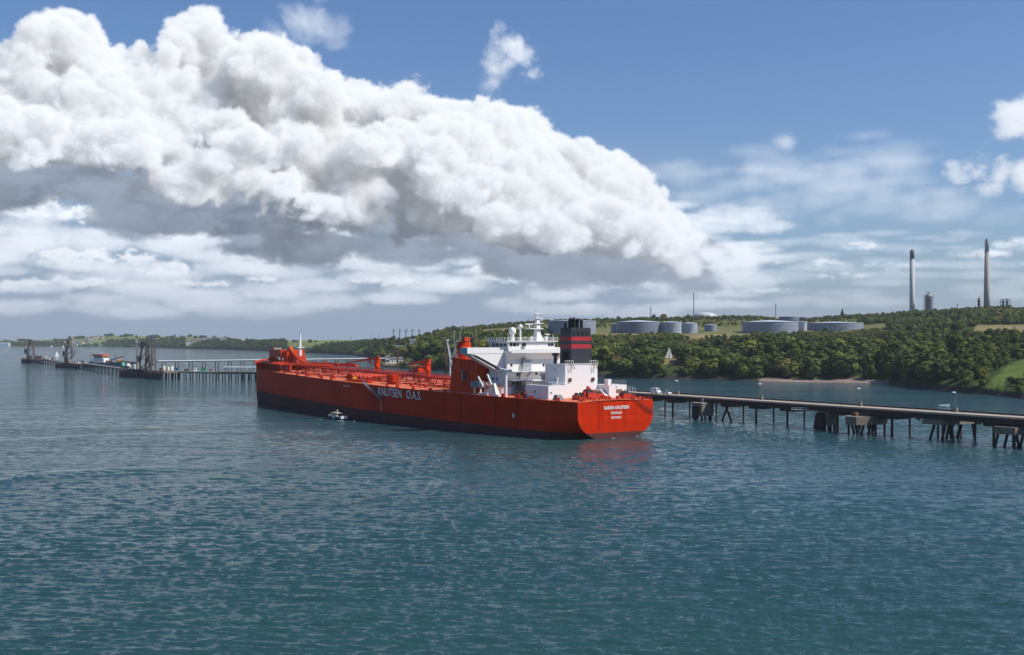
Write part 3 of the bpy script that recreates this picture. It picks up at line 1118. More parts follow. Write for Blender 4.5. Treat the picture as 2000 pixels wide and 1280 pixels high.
S_T = [0, 3, 6.5, 15, 24.6, 40, 60, 90, 106, 130, 143, 164, 186, 205, 225, 240, 253, 264, 268.7, 272, 275, 277, 278]
HW_ = [9.0, 10.0, 14.2, 19.0, 21.8, 23.2, 24.0, 24.2, 24.2, 24.1, 23.7, 21.8, 18.8, 16.6, 14.2, 12.3, 10.6, 9.1, 8.3, 6.8, 4.6, 2.4, 0.25]
HD_ = [16.6, 17.4, 18.0, 19.3, 20.9, 22.6, 24.0, 24.2, 24.2, 24.2, 23.8, 22.0, 19.3, 17.2, 15.2, 13.2, 11.6, 9.9, 8.9, 7.4, 5.4, 3.2, 0.5]
ZS_ = [0, 57, 84, 117, 130, 186, 225, 250, 270, 278]
ZD_ = [12.2, 13.1, 13.4, 14.2, 14.6, 15.6, 16.5, 17.3, 17.7, 17.9]


def hw(s):
    return float(np.interp(s, S_T, HW_))


def hd(s):
    return float(np.interp(s, S_T, HD_))


def zd(s):
    return float(np.interp(s, ZS_, ZD_))


def zb(s):
    return 2.0 + 0.0175 * s


def side(s, z):
    """Half breadth of the hull at station s and height z."""
    a, b, top = hw(s), hd(s), zd(s)
    t = min(1.0, max(0.0, z / (top * 0.66)))
    g = (1.0 - (1.0 - t) ** 2.6)
    if z < 0:
        return a + z * (2.2 if s < 8 else 0.25)
    return a + (b - a) * g


ST = sorted(set([0, 1.5, 3, 5, 6.5, 10, 15, 20, 25, 32, 40, 50, 60, 75, 90, 106, 118, 130, 143, 154, 164, 175, 186, 196, 205, 215, 225, 233, 240, 247, 253, 259, 264, 267, 269, 271, 273, 275, 276.4, 277.4, 278]))


def shell(lo, hi, n, off=0.0):
    m = MB()
    for sg in (1, -1):
        vs = []
        for s in ST:
            z0, z1 = lo(s), hi(s)
            for k in range(n + 1):
                z = z0 + (z1 - z0) * k / n
                vs.append((s, sg * (side(s, z) + off), z))
        w = n + 1
        fs = []
        for i in range(len(ST) - 1):
            for k in range(n):
                q = (i * w + k, i * w + k + 1, (i + 1) * w + k + 1, (i + 1) * w + k)
                fs.append(q if sg > 0 else q[::-1])
        m.add(vs, fs)
    return m


def end_plate(lo, hi, n, x=0.0):
    m = MB()
    z0, z1 = lo(0), hi(0)
    zz = [z0 + (z1 - z0) * k / n for k in range(n + 1)]
    v = [(x, side(0, z), z) for z in zz] + [(x, -side(0, z), z) for z in zz]
    f = [(k, k + n + 1, k + n + 2, k + 1) for k in range(n)]
    return m.add(v, f)


hull = auto_smooth(shell(zb, lambda s: zd(s) + 0.05, 10).build("hull", RED, SHIP), 50)
boot = auto_smooth(shell(lambda s: -3.0, zb, 6).build("boot_topping", BOOT, SHIP), 50)
tag(boot, "dark band of bottom paint along the waterline")
transom = end_plate(zb, lambda s: zd(s) + 0.05, 14).build("transom", RED, SHIP)
end_plate(lambda s: -3.0, zb, 6).build("boot_topping", BOOT, transom)
m = MB()
for y in (-11.6, -3.6, 6.0, 7.2, 8.0):
    m.box(-0.10, 0.02, y - 0.12, y + 0.12, 3.0, zd(0) - 0.1)
for z in (4.2, 5.6, 8.0):
    m.box(-0.06, 0.02, -side(0, z) + 0.3, side(0, z) - 0.3, z, z + 0.09)
m.build("weld_seam", RED, transom)

# main deck, with camber
m = MB()
vs, fs = [], []
for s in ST:
    b = hd(s) - 0.02
    for k, t in enumerate((-1, -0.5, 0, 0.5, 1)):
        vs.append((s, b * t, zd(s) + 0.45 * (1 - t * t) * min(1, b / 12)))
for i in range(len(ST) - 1):
    for k in range(4):
        fs.append((i * 5 + k, (i + 1) * 5 + k, (i + 1) * 5 + k + 1, i * 5 + k + 1))
deck = auto_smooth(m.add(vs, fs).build("main_deck", DECK, SHIP))


def zc(s, y=0.0):
    b = hd(s)
    t = min(1.0, abs(y) / max(b, 0.1))
    return zd(s) + 0.45 * (1 - t * t) * min(1, b / 12)


# deck edge bar and rails
for sg in (1, -1):
    m = MB()
    for a, b in zip(ST[:-1], ST[1:]):
        if b > 262:
            continue
        m.bar((a, sg * (hd(a) - 0.05), zd(a) + 0.1), (b, sg * (hd(b) - 0.05), zd(b) + 0.1), 0.18, 0.2)
    m.build("gunwale_bar", RED, SHIP)

# ---- lettering
def words(text, name, size, mat, parent, origin, xdir, up, width=None, height=None, thick=0.02, bold=0.0, squeeze=1.0):
    cu = bpy.data.curves.new(name, 'FONT')
    cu.body = text
    cu.size = size
    cu.offset = bold
    cu.space_character = 1.06
    ob = bpy.data.objects.new(name, cu)
    COL.objects.link(ob)
    dg = bpy.context.evaluated_depsgraph_get()
    me = bpy.data.meshes.new_from_object(ob.evaluated_get(dg))
    bpy.data.objects.remove(ob)
    co = np.empty(len(me.vertices) * 3, np.float32)
    me.vertices.foreach_get("co", co)
    co = co.reshape(-1, 3)
    co[:, 0] -= co[:, 0].min()
    co[:, 1] -= co[:, 1].min()
    w0, h0 = co[:, 0].max(), co[:, 1].max()
    if width:
        co[:, 0] *= width / w0
    if height:
        co[:, 1] *= height / h0
    if callable(origin):
        new = np.array([origin(x, y) for x, y, _ in co], np.float32)
    else:
        o_, x_, u_ = (np.array(q, np.float32) for q in (origin, xdir, up))
        new = o_ + co[:, 0:1] * x_ + co[:, 1:2] * u_
    me.vertices.foreach_set("co", new.ravel())
    me.materials.clear()
    me.materials.append(mat)
    me.name = name
    me.update()
    return place(name, me, parent)


words("KNUTSEN", "lettering", 3.0, LETTER, hull, lambda x, y: (116.2 - x, side(116.2 - x, zd(116) - 3.7 + y) + 0.05, zd(116.2 - x) - 3.7 + y), None, None, 18.2, 3.3, bold=0.035)
words("O.A.S.", "lettering", 3.0, LETTER, hull, lambda x, y: (94.4 - x, side(94.4 - x, zd(94) - 3.6 + y) + 0.05, zd(94.4 - x) - 3.6 + y), None, None, 10.8, 3.3, bold=0.035)
words("KAREN KNUTSEN", "lettering", 1.2, LETTER, transom, (-0.14, 5.5, 9.6), (0, -1, 0), (0, 0, 1), 11.0, 1.15, bold=0.03)
words("DOUGLAS", "lettering", 0.9, LETTER, transom, (-0.14, 2.4, 8.0), (0, -1, 0), (0, 0, 1), 4.7, 0.85, bold=0.02)
words("IMO 9169615", "lettering", 0.8, LETTER, transom, (-0.14, 2.3, 6.5), (0, -1, 0), (0, 0, 1), 4.4, 0.75, bold=0.02)
# small white tug mark and load mark on the port side
m = MB()
y = side(28.7, 6.9) + 0.07
m.add([(29.0, y, 7.7), (28.4, y, 7.7), (28.55, y, 7.2), (28.85, y, 7.2)], [(0, 1, 2, 3)])
m.add([(29.6, y, 7.1), (27.8, y, 7.1), (28.1, y, 6.5), (29.3, y, 6.5)], [(0, 1, 2, 3)])
m.add([(29.1, y, 6.35), (28.3, y, 6.35), (28.3, y, 6.05), (29.1, y, 6.05)], [(0, 1, 2, 3)])
m.build("tug_mark", LETTER, hull)
for i in range(4):
    s = 146.5 - i * 1.7
    y = side(s, 13.3) + 0.06
    MB().add([(s, y, 13.6), (s - 0.5, y, 13.6), (s - 0.5, y, 12.9), (s, y, 12.9)], [(0, 1, 2, 3)]).build("hull_mark", LETTER, hull)
for s in (57.5, 38.5, 27.0, 5.0):                           # upright guides welded to the side
    m = MB()
    for z0, z1 in ((zb(s) + 0.3, zd(s) - 0.2),):
        m.hexa([(s, side(s, z0) - .1, z0), (s, side(s, z0) + .14, z0), (s - .7, side(s - .7, z0) + .14, z0), (s - .7, side(s, z0) - .1, z0)],
               [(s, side(s, z1) - .1, z1), (s, side(s, z1) + .14, z1), (s - .7, side(s - .7, z1) + .14, z1), (s - .7, side(s, z1) - .1, z1)])
    m.build("hull_guide", paint("stained_hull_paint", (0.36, 0.024, 0.006), 0.6, 0.2, 0.3, 0.2, spec=0.1), hull)

# ---- accommodation ladder and its pendant
m = MB()
a, b = Vector((127.6, 24.6, 15.2)), Vector((112.4, 25.3, 9.1))
m.bar(a, b, 0.9, 0.25)
for dy in (-0.45, 0.45):
    m.bar(a + Vector((0, dy, 1.0)), b + Vector((0, dy, 1.0)), 0.08)
for i in range(12):
    p = a.lerp(b, i / 11)
    for dy in (-0.45, 0.45):
        m.bar(p + Vector((0, dy, 0)), p + Vector((0, dy, 1.0)), 0.06)
lad = m.build("accommodation_ladder", GREY, SHIP)
m = MB()
m.box(110.6, 112.6, 24.4, 25.9, 8.8, 9.0)
m.build("platform", DARK, lad)
m = MB()
for dy in (0.35, 0.75):
    m.bar((112.4, 24.5 + dy, 9.0), (112.4, 24.5 + dy, 4.6), 0.09)
for i in range(9):
    m.bar((112.4, 24.85, 4.7 + i * .5), (112.4, 25.25, 4.7 + i * .5), 0.08)
m.build("rope_ladder", CREAM, lad)

# ---- forecastle
FZ = lambda s: zd(s) + 4.2
m = MB()
F_S = [190.0, 205, 220, 236, 246, 254, 261, 266, 270, 273, 275.5, 277]
F_Y = [6.2, 6.6, 7.0, 8.4, 8.2, 8.1, 7.9, 7.6, 6.6, 5.0, 3.0, 0.4]
fy_ = lambda s: float(np.interp(s, F_S, F_Y))
prt = [(s, fy_(s)) for s in F_S if s >= 236]
ring = prt + [(s, -y) for s, y in reversed(prt)]
n = len(ring)
v = [(s, y, FZ(s) - 0.25) for s, y in ring] + [(s, y, FZ(s)) for s, y in ring]
m.add(v, [tuple(range(n - 1, -1, -1)), tuple(range(n, 2 * n))] + [(i, (i + 1) % n, n + (i + 1) % n, n + i) for i in range(n)])
fdeck = m.build("forecastle_deck", DECK, SHIP)
m = MB()                                                  # inclined coaming along its edge
for sg in (1, -1):
    for a, b in zip(F_S[:-1], F_S[1:]):
        ya, yb = fy_(a), fy_(b)
        za, zb_ = (FZ(a) if a >= 236 else FZ(236) - 0.1), (FZ(b) if b >= 236 else FZ(236) - 0.1)
        o = min(2.2 if a >= 232 else 1.1, hd(a) - ya - 0.25)
        if o < 0.3:
            continue
        m.hexa([(a, sg * (ya - 0.2), za - 0.9), (b, sg * (yb - 0.2), zb_ - 0.9), (b, sg * (yb + o), zb_ - 0.9), (a, sg * (ya + o), za - 0.9)][::sg],
               [(a, sg * (ya - 0.4), za + 0.55), (b, sg * (yb - 0.4), zb_ + 0.55), (b, sg * (yb + o), zb_ - 0.5), (a, sg * (ya + o), za - 0.5)][::sg])
m.build("forecastle_coaming", ORANGE, SHIP)
m = MB()                                                  # wall under the deck, in its shade
for sg in (1, -1):
    m.hexa([(236, sg * 4.5, zd(236)), (268, sg * 5.0, zd(268)), (268, sg * 6.4, zd(268)), (236, sg * 6.4, zd(236))][::sg], [(236, sg * 4.5, FZ(236) - .3), (268, sg * 5.0, FZ(268) - .3), (268, sg * 6.4, FZ(268) - .3), (236, sg * 6.4, FZ(236) - .3)][::sg])
m.build("forecastle_wall", GEAR, SHIP)
for s in (190, 198, 206, 214, 222, 230, 238, 247, 256, 263):
    for sg in (1, -1):
        MB().bar((s, sg * (fy_(s) + 1.0), zd(s)), (s, sg * (fy_(s) + 1.0), FZ(max(s, 236)) - 1.3), 0.55).build("forecastle_frame", ORANGE, SHIP)
m = MB()                                                  # bow bulwark, flared, plate with thickness
B_S = [262, 266, 269, 271.5, 274, 276, 277.5, 278.3]
vs, fs = [], []
pts = [(s, hd(min(s, 278))) for s in B_S]
ringp = [(s, y) for s, y in pts] + [(s, -y) for s, y in reversed(pts)]
for i, (s, y) in enumerate(ringp):
    sg = 1 if i < len(pts) else -1
    out = 0.9
    h = 3.9 * min(1.0, (s - 262) / 5.0) + 0.25
    nx = 0.6 * max(0, (s - 268) / 10)
    for dy, zz, k in ((0, 0, 0), (out, h, 1), (out - 0.25, h, 1), (-0.25, 0, 0)):
        vs.append((s + nx * k * 1.5, y + sg * dy, zd(min(s, 278)) + zz))
for i in range(len(ringp) - 1):
    for k in range(4):
        fs.append((i * 4 + k, i * 4 + (k + 1) % 4, (i + 1) * 4 + (k + 1) % 4, (i + 1) * 4 + k))
m.add(vs, fs)
m.build("bow_bulwark", ORANGE, SHIP)
# bow loading house: open steel frame with platforms
z0 = FZ(250)
m = MB()
m.box(244.5, 258, -6.5, 6.6, z0 + 2.6, z0 + 6.2)
bow_house = m.build("bow_loading_house", GEAR, SHIP)
for s in (244.8, 251, 257.7):
    for y in (-6.2, 0, 6.3):
        MB().bar((s, y, z0), (s, y, z0 + 2.6), 0.6).build("leg", ORANGE, bow_house)
for s, e in ((244.8, 251), (251, 257.7)):
    MB().bar((s, 6.3, z0 + 0.2), (e, 6.3, z0 + 2.4), 0.35).build("brace", ORANGE, bow_house)
m = MB()
for s in (245, 247.8, 250.6, 253.4, 256.2, 257.8):
    m.bar((s, 6.5, z0 + 6.2), (s, 6.5, z0 + 7.3), 0.1)
m.bar((245, 6.5, z0 + 7.3), (257.8, 6.5, z0 + 7.3), 0.12)
m.bar((245, 6.5, z0 + 6.75), (257.8, 6.5, z0 + 6.75), 0.1)
m.build("railing", GEAR, bow_house)["kind"] = "stuff"
for s, h in ((253.5, 1.0), (250.5, 1.0), (247.5, 1.0)):
    MB().lathe([(0.5, 0), (0.5, h * .6), (0.75, h * .7), (0.6, h)], (s, 5.6, z0 + 6.2), 8).build("mushroom_vent", CREAM, bow_house)
m = MB()
m.box(240.4, 244.4, -3, 5.2, z0, z0 + 5.6)
hp = m.build("hose_tower", ORANGE, SHIP)
m = MB()
m.hexa([(240.6, 1, z0 + 5.6), (243.8, 1, z0 + 5.6), (243.8, 4, z0 + 5.6), (240.6, 4, z0 + 5.6)], [(242, 2.2, z0 + 8.2), (242.6, 2.2, z0 + 8.2), (242.6, 2.8, z0 + 8.2), (242, 2.8, z0 + 8.2)])
m.build("sheave_post", ORANGE, hp)
m = MB()
m.pipe([(240.2, 3, z0 + 5.2), (237, 3.4, z0 + 4.4), (232, 3.8, z0 + 2.4), (226, 4, z0 + 0.4), (222, 4, z0 - 0.2)], 0.55, 8)
m.build("loading_hose", ORANGE, hp)
# foremast
m = MB()
m.lathe([(0.95, 0), (0.80, 3.2), (0.62, 8.0), (0.42, 11.0)], (236.5, 0.0, z0 - 0.3 + 3.6), 10)
mast = m.build("foremast", WHITE, SHIP)
MB().box(235.2, 237.8, -1.9, 1.9, z0 + 7.2, z0 + 7.5).build("platform", WHITE, mast)
MB().bar((236.5, 2.6, z0 + 10.4), (236.5, -1.6, z0 + 11.2), 0.22).build("yard", GREY, mast)
MB().tube((236.5, 0, z0 + 14.2), (236.5, 0, z0 + 16.2), 0.12, 0.08, 6).build("mast_light", GREY, mast)
MB().box(234.6, 238.6, -2.4, 2.8, z0 - 0.2, z0 + 3.4).build("mast_house", GEAR, mast)

# ---- pipes along the deck, their supports, the catwalk
for y, z, r in ((5.2, 3.5, .40), (4.0, 3.5, .40), (2.8, 3.5, .34), (1.6, 3.5, .40), (0.4, 3.5, .3), (-0.8, 3.5, .40), (-2.0, 3.5, .34), (-3.2, 3.5, .40)):
    m = MB()
    m.pipe([(s, y, zd(s) + z) for s in (88, 117, 130, 160, 186, 205, 228)], r, 7)
    m.build("cargo_pipe", GEAR, SHIP)
for i in range(13):
    s = 90 + i * 11.4
    m = MB()
    for y in (-4.4, 0.9, 6.0):
        m.bar((s, y, zc(s, y) - 0.1), (s, y, zd(s) + 4.4 if y > 3 else zd(s) + 3.2), 0.24)
    m.bar((s, -4.6, zd(s) + 2.95), (s, 6.2, zd(s) + 2.95), 0.26)
    m.build("pipe_support", GEAR, SHIP)
m = MB()
for s, e in zip((66, 88, 117, 130, 160, 186), (88, 117, 130, 160, 186, 232)):
    m.bar((s, 6.6, zd(s) + 4.3), (e, 6.6, zd(e) + 4.3), 1.6, 0.16)
cat_w = m.build("catwalk", GEAR, SHIP)
m = MB()
for y in (5.8, 7.4):
    for s, e in zip((66, 88, 117, 130, 160, 186), (88, 117, 130, 160, 186, 232)):
        m.bar((s, y, zd(s) + 5.4), (e, y, zd(e) + 5.4), 0.1)
        m.bar((s, y, zd(s) + 4.9), (e, y, zd(e) + 4.9), 0.08)
    s = 66
    while s < 232:
        m.bar((s, y, zd(s) + 4.3), (s, y, zd(s) + 5.4), 0.09)
        s += 3.0
m.build("railing", GEAR, cat_w)["kind"] = "stuff"
for y, z, s0, s1, r in ((9.6, 0.7, 92, 150, .2), (8.2, 3.4, 100, 170, .3)):
    m = MB()
    ss = [s0 + (s1 - s0) * i / 5 for i in range(6)]
    m.pipe([(s, y, zd(s) + z) for s in ss], r, 6)
    for s in ss:
        m.bar((s, y, zc(s, y) - 0.1), (s, y, zd(s) + z), 0.22)
    m.build("deck_line", GEAR, SHIP)
for i in range(15):
    s = 92 + i * 9.3
    y1_ = min(12.5 + 2.5 * (i % 3), hd(s) - 4)
    m = MB()
    m.pipe([(s, -7.0, zd(s) + 1.7), (s, y1_, zd(s) + 1.5), (s, y1_ + .3, zd(s) + .3)], 0.2, 6)
    for y in (-6, 7.5, y1_ - .6):
        m.bar((s, y, zc(s, y) - .1), (s, y, zd(s) + 1.5), .16)
    m.build("branch_pipe", GEAR, SHIP)
# manifold amidships: transverse pipes ending over drip trays at the port rail
for i, s in enumerate((134.0, 137.4, 140.8, 144.2, 147.6)):
    m = MB()
    m.pipe([(s, 1.0, zd(s) + 2.9), (s, 16.0, zd(s) + 2.9), (s, 18.6, zd(s) + 2.4)], 0.40, 7)
    m.tube((s, 18.3, zd(s) + 2.5), (s, 18.9, zd(s) + 2.4), 0.62, 0.62, 8)
    for y in (9.5, 15.0):
        m.bar((s, y, zc(s, y) - 0.1), (s, y, zd(s) + 2.6), 0.3)
    m.build("manifold_pipe", GEAR, SHIP)
for (s0, s1, y0, y1, h) in ((132.2, 149.5, 17.8, 20.0, 1.3), (118.7, 123.7, 13.4, 16.0, 4.2), (150.6, 154.4, 15.4, 18.0, 3.3)):
    m = MB()
    m.box(s0, s1, y0, y1, zc(s0, y1) - 0.1, zd(s0) + h)
    for i in range(4):
        s = s0 + (s1 - s0) * (i + .5) / 4
        m.box(s - .12, s + .12, y1 + .01, y1 + .22, zd(s0) + 0.1, zd(s0) + h - 0.1)
        y = y0 + (y1 - y0) * (i + .5) / 4
        m.box(s0 - .22, s0 - .01, y - .1, y + .1, zd(s0) + 0.1, zd(s0) + h - 0.1)
    m.build("deck_house" if h > 2 else "drip_tray", ORANGE, SHIP)
m = MB()
m.box(149.4, 150.4, 15.6, 17.6, zd(150), zd(150) + 2.9)
m.build("locker", YELLOW, SHIP)
for a, b, y in                                              ((125, 150, 21.5), (150, 163, 20.6), (226, 244, 11.2), (60, 116, 11.5)):
    MB().add([(a, min(y, hd(a) - .6), zc(a, y) + 0.02), (b, min(y, hd(b) - .6), zc(b, y) + 0.02), (b, min(y, hd(b) - .6) + 0.5, zc(b, y) + 0.02), (a, min(y, hd(a) - .6) + 0.5, zc(a, y) + 0.02)], [(0, 1, 2, 3)]).build("deck_marking", YELLOW, deck)

# bollards, hatches, vent posts and valves, each a piece of its own
g = random.Random(11)
boll = MB()
for dx in (-0.55, 0.55):
    boll.lathe([(0.34, 0), (0.34, 0.95), (0.46, 1.0), (0.46, 1.15)], (dx, 0, 0), 8)
boll.box(-1.1, 1.1, -0.45, 0.45, -0.05, 0.1)
boll_me = boll.mesh("bollard", GEAR)
for s in (10, 22, 36, 64, 70, 80, 92, 104, 112, 164, 176, 196, 208, 226):
    for sg in (1, -1):
        y = sg * (hd(s) - 1.7)
        place("bollard", boll_me, SHIP, (s, y, zc(s, y)))
hat = MB().lathe([(0.9, 0), (0.9, 0.9), (1.1, 0.92), (1.1, 1.1), (0.5, 1.35)], n=10)
hat_me = hat.mesh("tank_hatch", GEAR)
for s in (94, 106, 118, 160, 172, 184, 199, 212):
    for y in (9.5, -9.5, 14.5):
        if y < hd(s) - 3:
            place("tank_hatch", hat_me, SHIP, (s + g.uniform(-2, 2), y, zc(s, y)))
ven = MB().lathe([(0.16, 0), (0.16, 2.2), (0.42, 2.3), (0.42, 2.7), (0.15, 2.95)], n=7)
ven_me = ven.mesh("vent_post", GEAR)
val = MB().box(-0.35, 0.35, -0.35, 0.35, 0, 0.9).lathe([(0.5, 1.3), (0.5, 1.42)], n=8).bar((0, 0, 0.9), (0, 0, 1.35), 0.12)
val_me = val.mesh("valve", GEAR)
for i in range(84):
    s = g.uniform(78, 236)
    y = g.choice((7.2, 7.8, 8.4, 9.4, -6, -8.5, -10, 15)) + g.uniform(-0.5, 0.5)
    if abs(y) > hd(s) - 2.5:
        continue
    k = g.uniform(0.5, 1.1)
    place("vent_post" if i % 2 else "valve", ven_me if i % 2 else val_me, SHIP, (s, y, zc(s, y)), (0, 0, g.uniform(0, 3)), (k, k, k))
for s, y in ((205, 2.4), (186, 5.5), (168, -4), (108, -6)):
    m = MB()
    m.lathe([(0.5, 0), (0.42, 6.5 if s < 200 else 6.2)], (s, y, zc(s, y)), 8)
    m.box(s - .7, s + .7, y - .7, y + .7, zc(s, y) + 5.6, zc(s, y) + 5.9)
    m.build("riser_post", GEAR, SHIP)


def deck_crane(s, y, h, jib, ang, up, k=1.0, mat=ORANGE):
    z = zc(s, y) - 0.1
    m = MB().lathe([(1.35 * k, 0), (1.25 * k, h * .55), (1.5 * k, h * .6), (1.4 * k, h - 1.4), (1.7 * k, h - 1.2), (1.6 * k, h)], (s, y, z), 12)
    c = m.build("deck_crane", mat, SHIP)
    m = MB()
    d = Vector((math.cos(ang), math.sin(ang), up)).normalized()
    p = Vector((s, y, z + h))
    q = p + d * jib
    side_v = Vector((-d.y, d.x, 0)).normalized()
    m.bar(p - d * 1.2 + Vector((0, 0, .5)), p + d * jib * .5 + Vector((0, 0, .4)), 1.4 * k, 1.4 * k)
    m.bar(p + d * jib * .5 + Vector((0, 0, .4)), q, 1.0 * k, 0.9 * k)
    m.build("jib", GEAR, c)
    m = MB()
    m.bar(p + Vector((0, 0, -2.6)) + d * 1.0, p + d * jib * .34, 0.42)
    m.build("ram", GEAR, c)
    m = MB()
    m.bar(q + Vector((0, 0, -0.2)), q + Vector((0, 0, -2.4)), 0.12)
    m.box(q.x - .5, q.x + .5, q.y - .5, q.y + .5, q.z - 3.4, q.z - 2.4)
    m.build("hook_block", GEAR, c)
    m = MB()
    m.box(s - 1.2, s + 1.0, y + .9 * k, y + 1.9 * k, z + h * .62, z + h * .62 + 1.9)
    m.build("cab", mat, c)
    return c


deck_crane(152.5, 3.6, 9.0, 25.5, R(3), -0.085, .68)
deck_crane(112.0, 3.2, 9.4, 10.5, R(12), -0.10, .72)
m = MB()                                                  # small platform frame beside the second crane
for s in (117.0, 121.0):
    for y in (1.8, 4.6):
        m.bar((s, y, zc(s, y)), (s, y, zc(s, y) + 7.4), 0.34)
for k in (2.6, 5.0, 7.4):
    m.box(116.7, 121.3, 1.5, 4.9, zd(118) + k, zd(118) + k + 0.25)
m.box(117.2, 120.8, 2.0, 4.5, zd(118) + 5.2, zd(118) + 6.7)
m.build("platform_frame", ORANGE, SHIP)

# ---- orange pump house in front of the bridge
m = MB()
zf = zd(66) - 0.1
m.hexa([(58, -12, zf), (76.5, -12, zf), (76.5, 16, zf), (58, 16, zf)], [(58, -12, 25.2), (74.6, -12, 26.0), (74.6, 16, 26.0), (58, 16, 25.2)])
pump = m.build("pump_house", ORANGE, SHIP)
for s in (60.6, 63.6, 66.2, 68.8):
    MB().bar((s, 16.1, zf + .5), (s, 16.1, 24.8), 0.25).build("stiffener", ORANGE, pump)
MB().bar((58.2, 16.1, 24.9), (74.4, 16.1, 25.7), 0.3).build("stiffener", ORANGE, pump)
MB().bar((58.2, 16.1, 19.4), (75.8, 16.1, 19.6), 0.25).build("stiffener", ORANGE, pump)
for y in (13.6, 10.2, 7, 4):
    MB().bar((57.9, y, zf + .5), (57.9, y, 25), 0.22).build("stiffener", ORANGE, pump)
MB().box(64.9, 67.1, 15.9, 16.12, 17.4, 21.4).build("door", DARK, pump)
MB().box(67.3, 67.7, 15.9, 16.6, 17.2, 21.6).build("pipe_duct", paint("faded_pink_paint", (0.50, 0.30, 0.28), 0.5), pump)
m = MB()
for s in (59, 63, 67, 71, 74):
    m.bar((s, 15.6, 25.3), (s, 15.6, 26.6), 0.12)
m.bar((58.6, 15.6, 26.6), (74.3, 15.6, 26.9), 0.14)
m.bar((58.6, 15.6, 26.0), (74.3, 15.6, 26.4), 0.1)
m.build("railing", GEAR, pump)["kind"] = "stuff"
for s, y in ((60, 13), (62.5, 11.5), (65, 13.3), (61, 9)):
    MB().lathe([(0.55, 0), (0.55, 1.0), (0.95, 1.15), (0.8, 1.7)], (s, y, 25.3), 9).build("mushroom_vent", ORANGE, pump)
PX, PY = 72.8, 12.0
m = MB().lathe([(2.3, 0), (2.3, 3.4), (2.8, 3.7), (2.8, 4.4), (2.4, 4.7), (2.4, 6.4), (2.0, 6.5)], (PX, PY, 25.6), 14)
tower = m.build("crane_pedestal", ORANGE, SHIP)
m = MB()
for i in range(8):
    q = 2 * math.pi * i / 8
    m.bar((PX + 2.7 * math.cos(q), PY + 2.7 * math.sin(q), 30.0), (PX + 2.7 * math.cos(q), PY + 2.7 * math.sin(q), 31.1), 0.12)
m.build("railing", GEAR, tower)["kind"] = "stuff"
m = MB()
m.box(PX - 2.6, PX - .6, PY - 1, PY + 1.4, 32.1, 33.6)
m.bar((PX - 1.6, PY, 33.4), (PX + 1.6, PY, 32.8), 0.5)
m.build("crane_head", GEAR, tower)

# ---- accommodation and bridge
zf = zd(50) - 0.1
m = MB()
m.box(45, 56, -11.6, 12.2, zf, 27.9)
acc = m.build("accommodation_block", WHITE, SHIP)
win = MB().box(-0.45, 0.45, -0.04, 0.04, -0.5, 0.5)
win_me = win.mesh("window", GLASSY)
for (s, z) in ((47.5, 25.4), (50.5, 25.4), (53.6, 18.6), (51.2, 18.6), (53.0, 15.8), (53.0, 14.4), (48.2, 15.6), (46.2, 21.0), (46.5, 18.4), (50, 21.8)):
    place("window", win_me, acc, (s, 12.23, z))
for (y, z) in ((10.2, 23.6), (-4.4, 23.4), (-8.2, 23.4), (7.5, 20.2), (9.4, 17.0), (3.0, 23.6), (-1.0, 20.4), (5, 17.2)):
    place("window", win_me, acc, (44.97, y, z), (0, 0, R(90)), (0.9, 1, 1.0))
# bridge deck, overhanging aft and out to both sides
m = MB()
m.hexa([(45.02, -11.5, 25.6), (57.6, -11.5, 25.6), (57.6, 12.1, 25.6), (45.02, 12.1, 25.6)], [(42.2, -11.7, 27.9), (57.6, -11.7, 27.9), (57.6, 12.25, 27.9), (42.2, 12.25, 27.9)])
m.box(42.0, 58.0, -12.0, 12.4, 27.92, 28.6)
bdeck = m.build("bridge_deck", WHITE, SHIP)
for sg, nm in ((1, 0), (-1, 0)):
    m = MB()
    ys = [12.5, 28.2]
    m.box(46.6, 51.2, *(sorted((sg * ys[0], sg * ys[1]))), 27.8, 28.2)
    m.box(46.6, 46.9, *(sorted((sg * ys[0], sg * ys[1]))), 28.2, 29.9)
    m.box(50.9, 51.2, *(sorted((sg * ys[0], sg * ys[1]))), 28.2, 29.9)
    m.box(46.9, 50.9, *(sorted((sg * (ys[1] - .3), sg * ys[1]))), 28.2, 29.9)
    wing = m.build("bridge_wing", WHITE, SHIP)
    MB().box(46.8, 51.0, *(sorted((sg * (ys[1] + .02), sg * (ys[1] + .1)))), 27.9, 29.8).build("end_panel", BLUE_PANEL, wing)
    m = MB()                                              # deep bracket tapering to the tip
    q = [(12.3, 22.6), (12.3, 20.4), (15.4, 23.2), (24.2, 27.2), (27.6, 27.75), (12.3, 27.75)]
    for s0, s1 in ((46.7, 47.0), (50.8, 51.1)):
        n_q = len(q)
        v = [(s0, sg * y, z) for y, z in q[1:]] + [(s1, sg * y, z) for y, z in q[1:]]
        k = n_q - 1
        m.add(v, [tuple(range(k)), tuple(range(2 * k - 1, k - 1, -1))] + [(i, i + k, (i + 1) % k + k, (i + 1) % k) for i in range(k)])
    m.hexa([(47.02, sg * 12.35, 20.45), (50.78, sg * 12.35, 20.45), (50.78, sg * 27.5, 27.6), (47.02, sg * 27.5, 27.6)][::sg], [(47.02, sg * 12.35, 20.85), (50.78, sg * 12.35, 20.85), (50.78, sg * 27.5, 27.74), (47.02, sg * 27.5, 27.74)][::sg])
    m.build("wing_bracket", WHITE, wing)
m = MB()                                                  # wheelhouse
m.hexa([(45.4, -9.6, 28.62), (56.4, -9.6, 28.62), (56.4, 11.0, 28.62), (45.4, 11.0, 28.62)], [(45.2, -10.0, 32.0), (57.2, -10.0, 32.0), (57.2, 11.8, 32.0), (45.2, 11.8, 32.0)])
wh = m.build("wheelhouse", WHITE, SHIP)
MB().box(44.4, 57.8, -10.8, 12.6, 32.02, 32.35).build("roof", WHITE, wh)
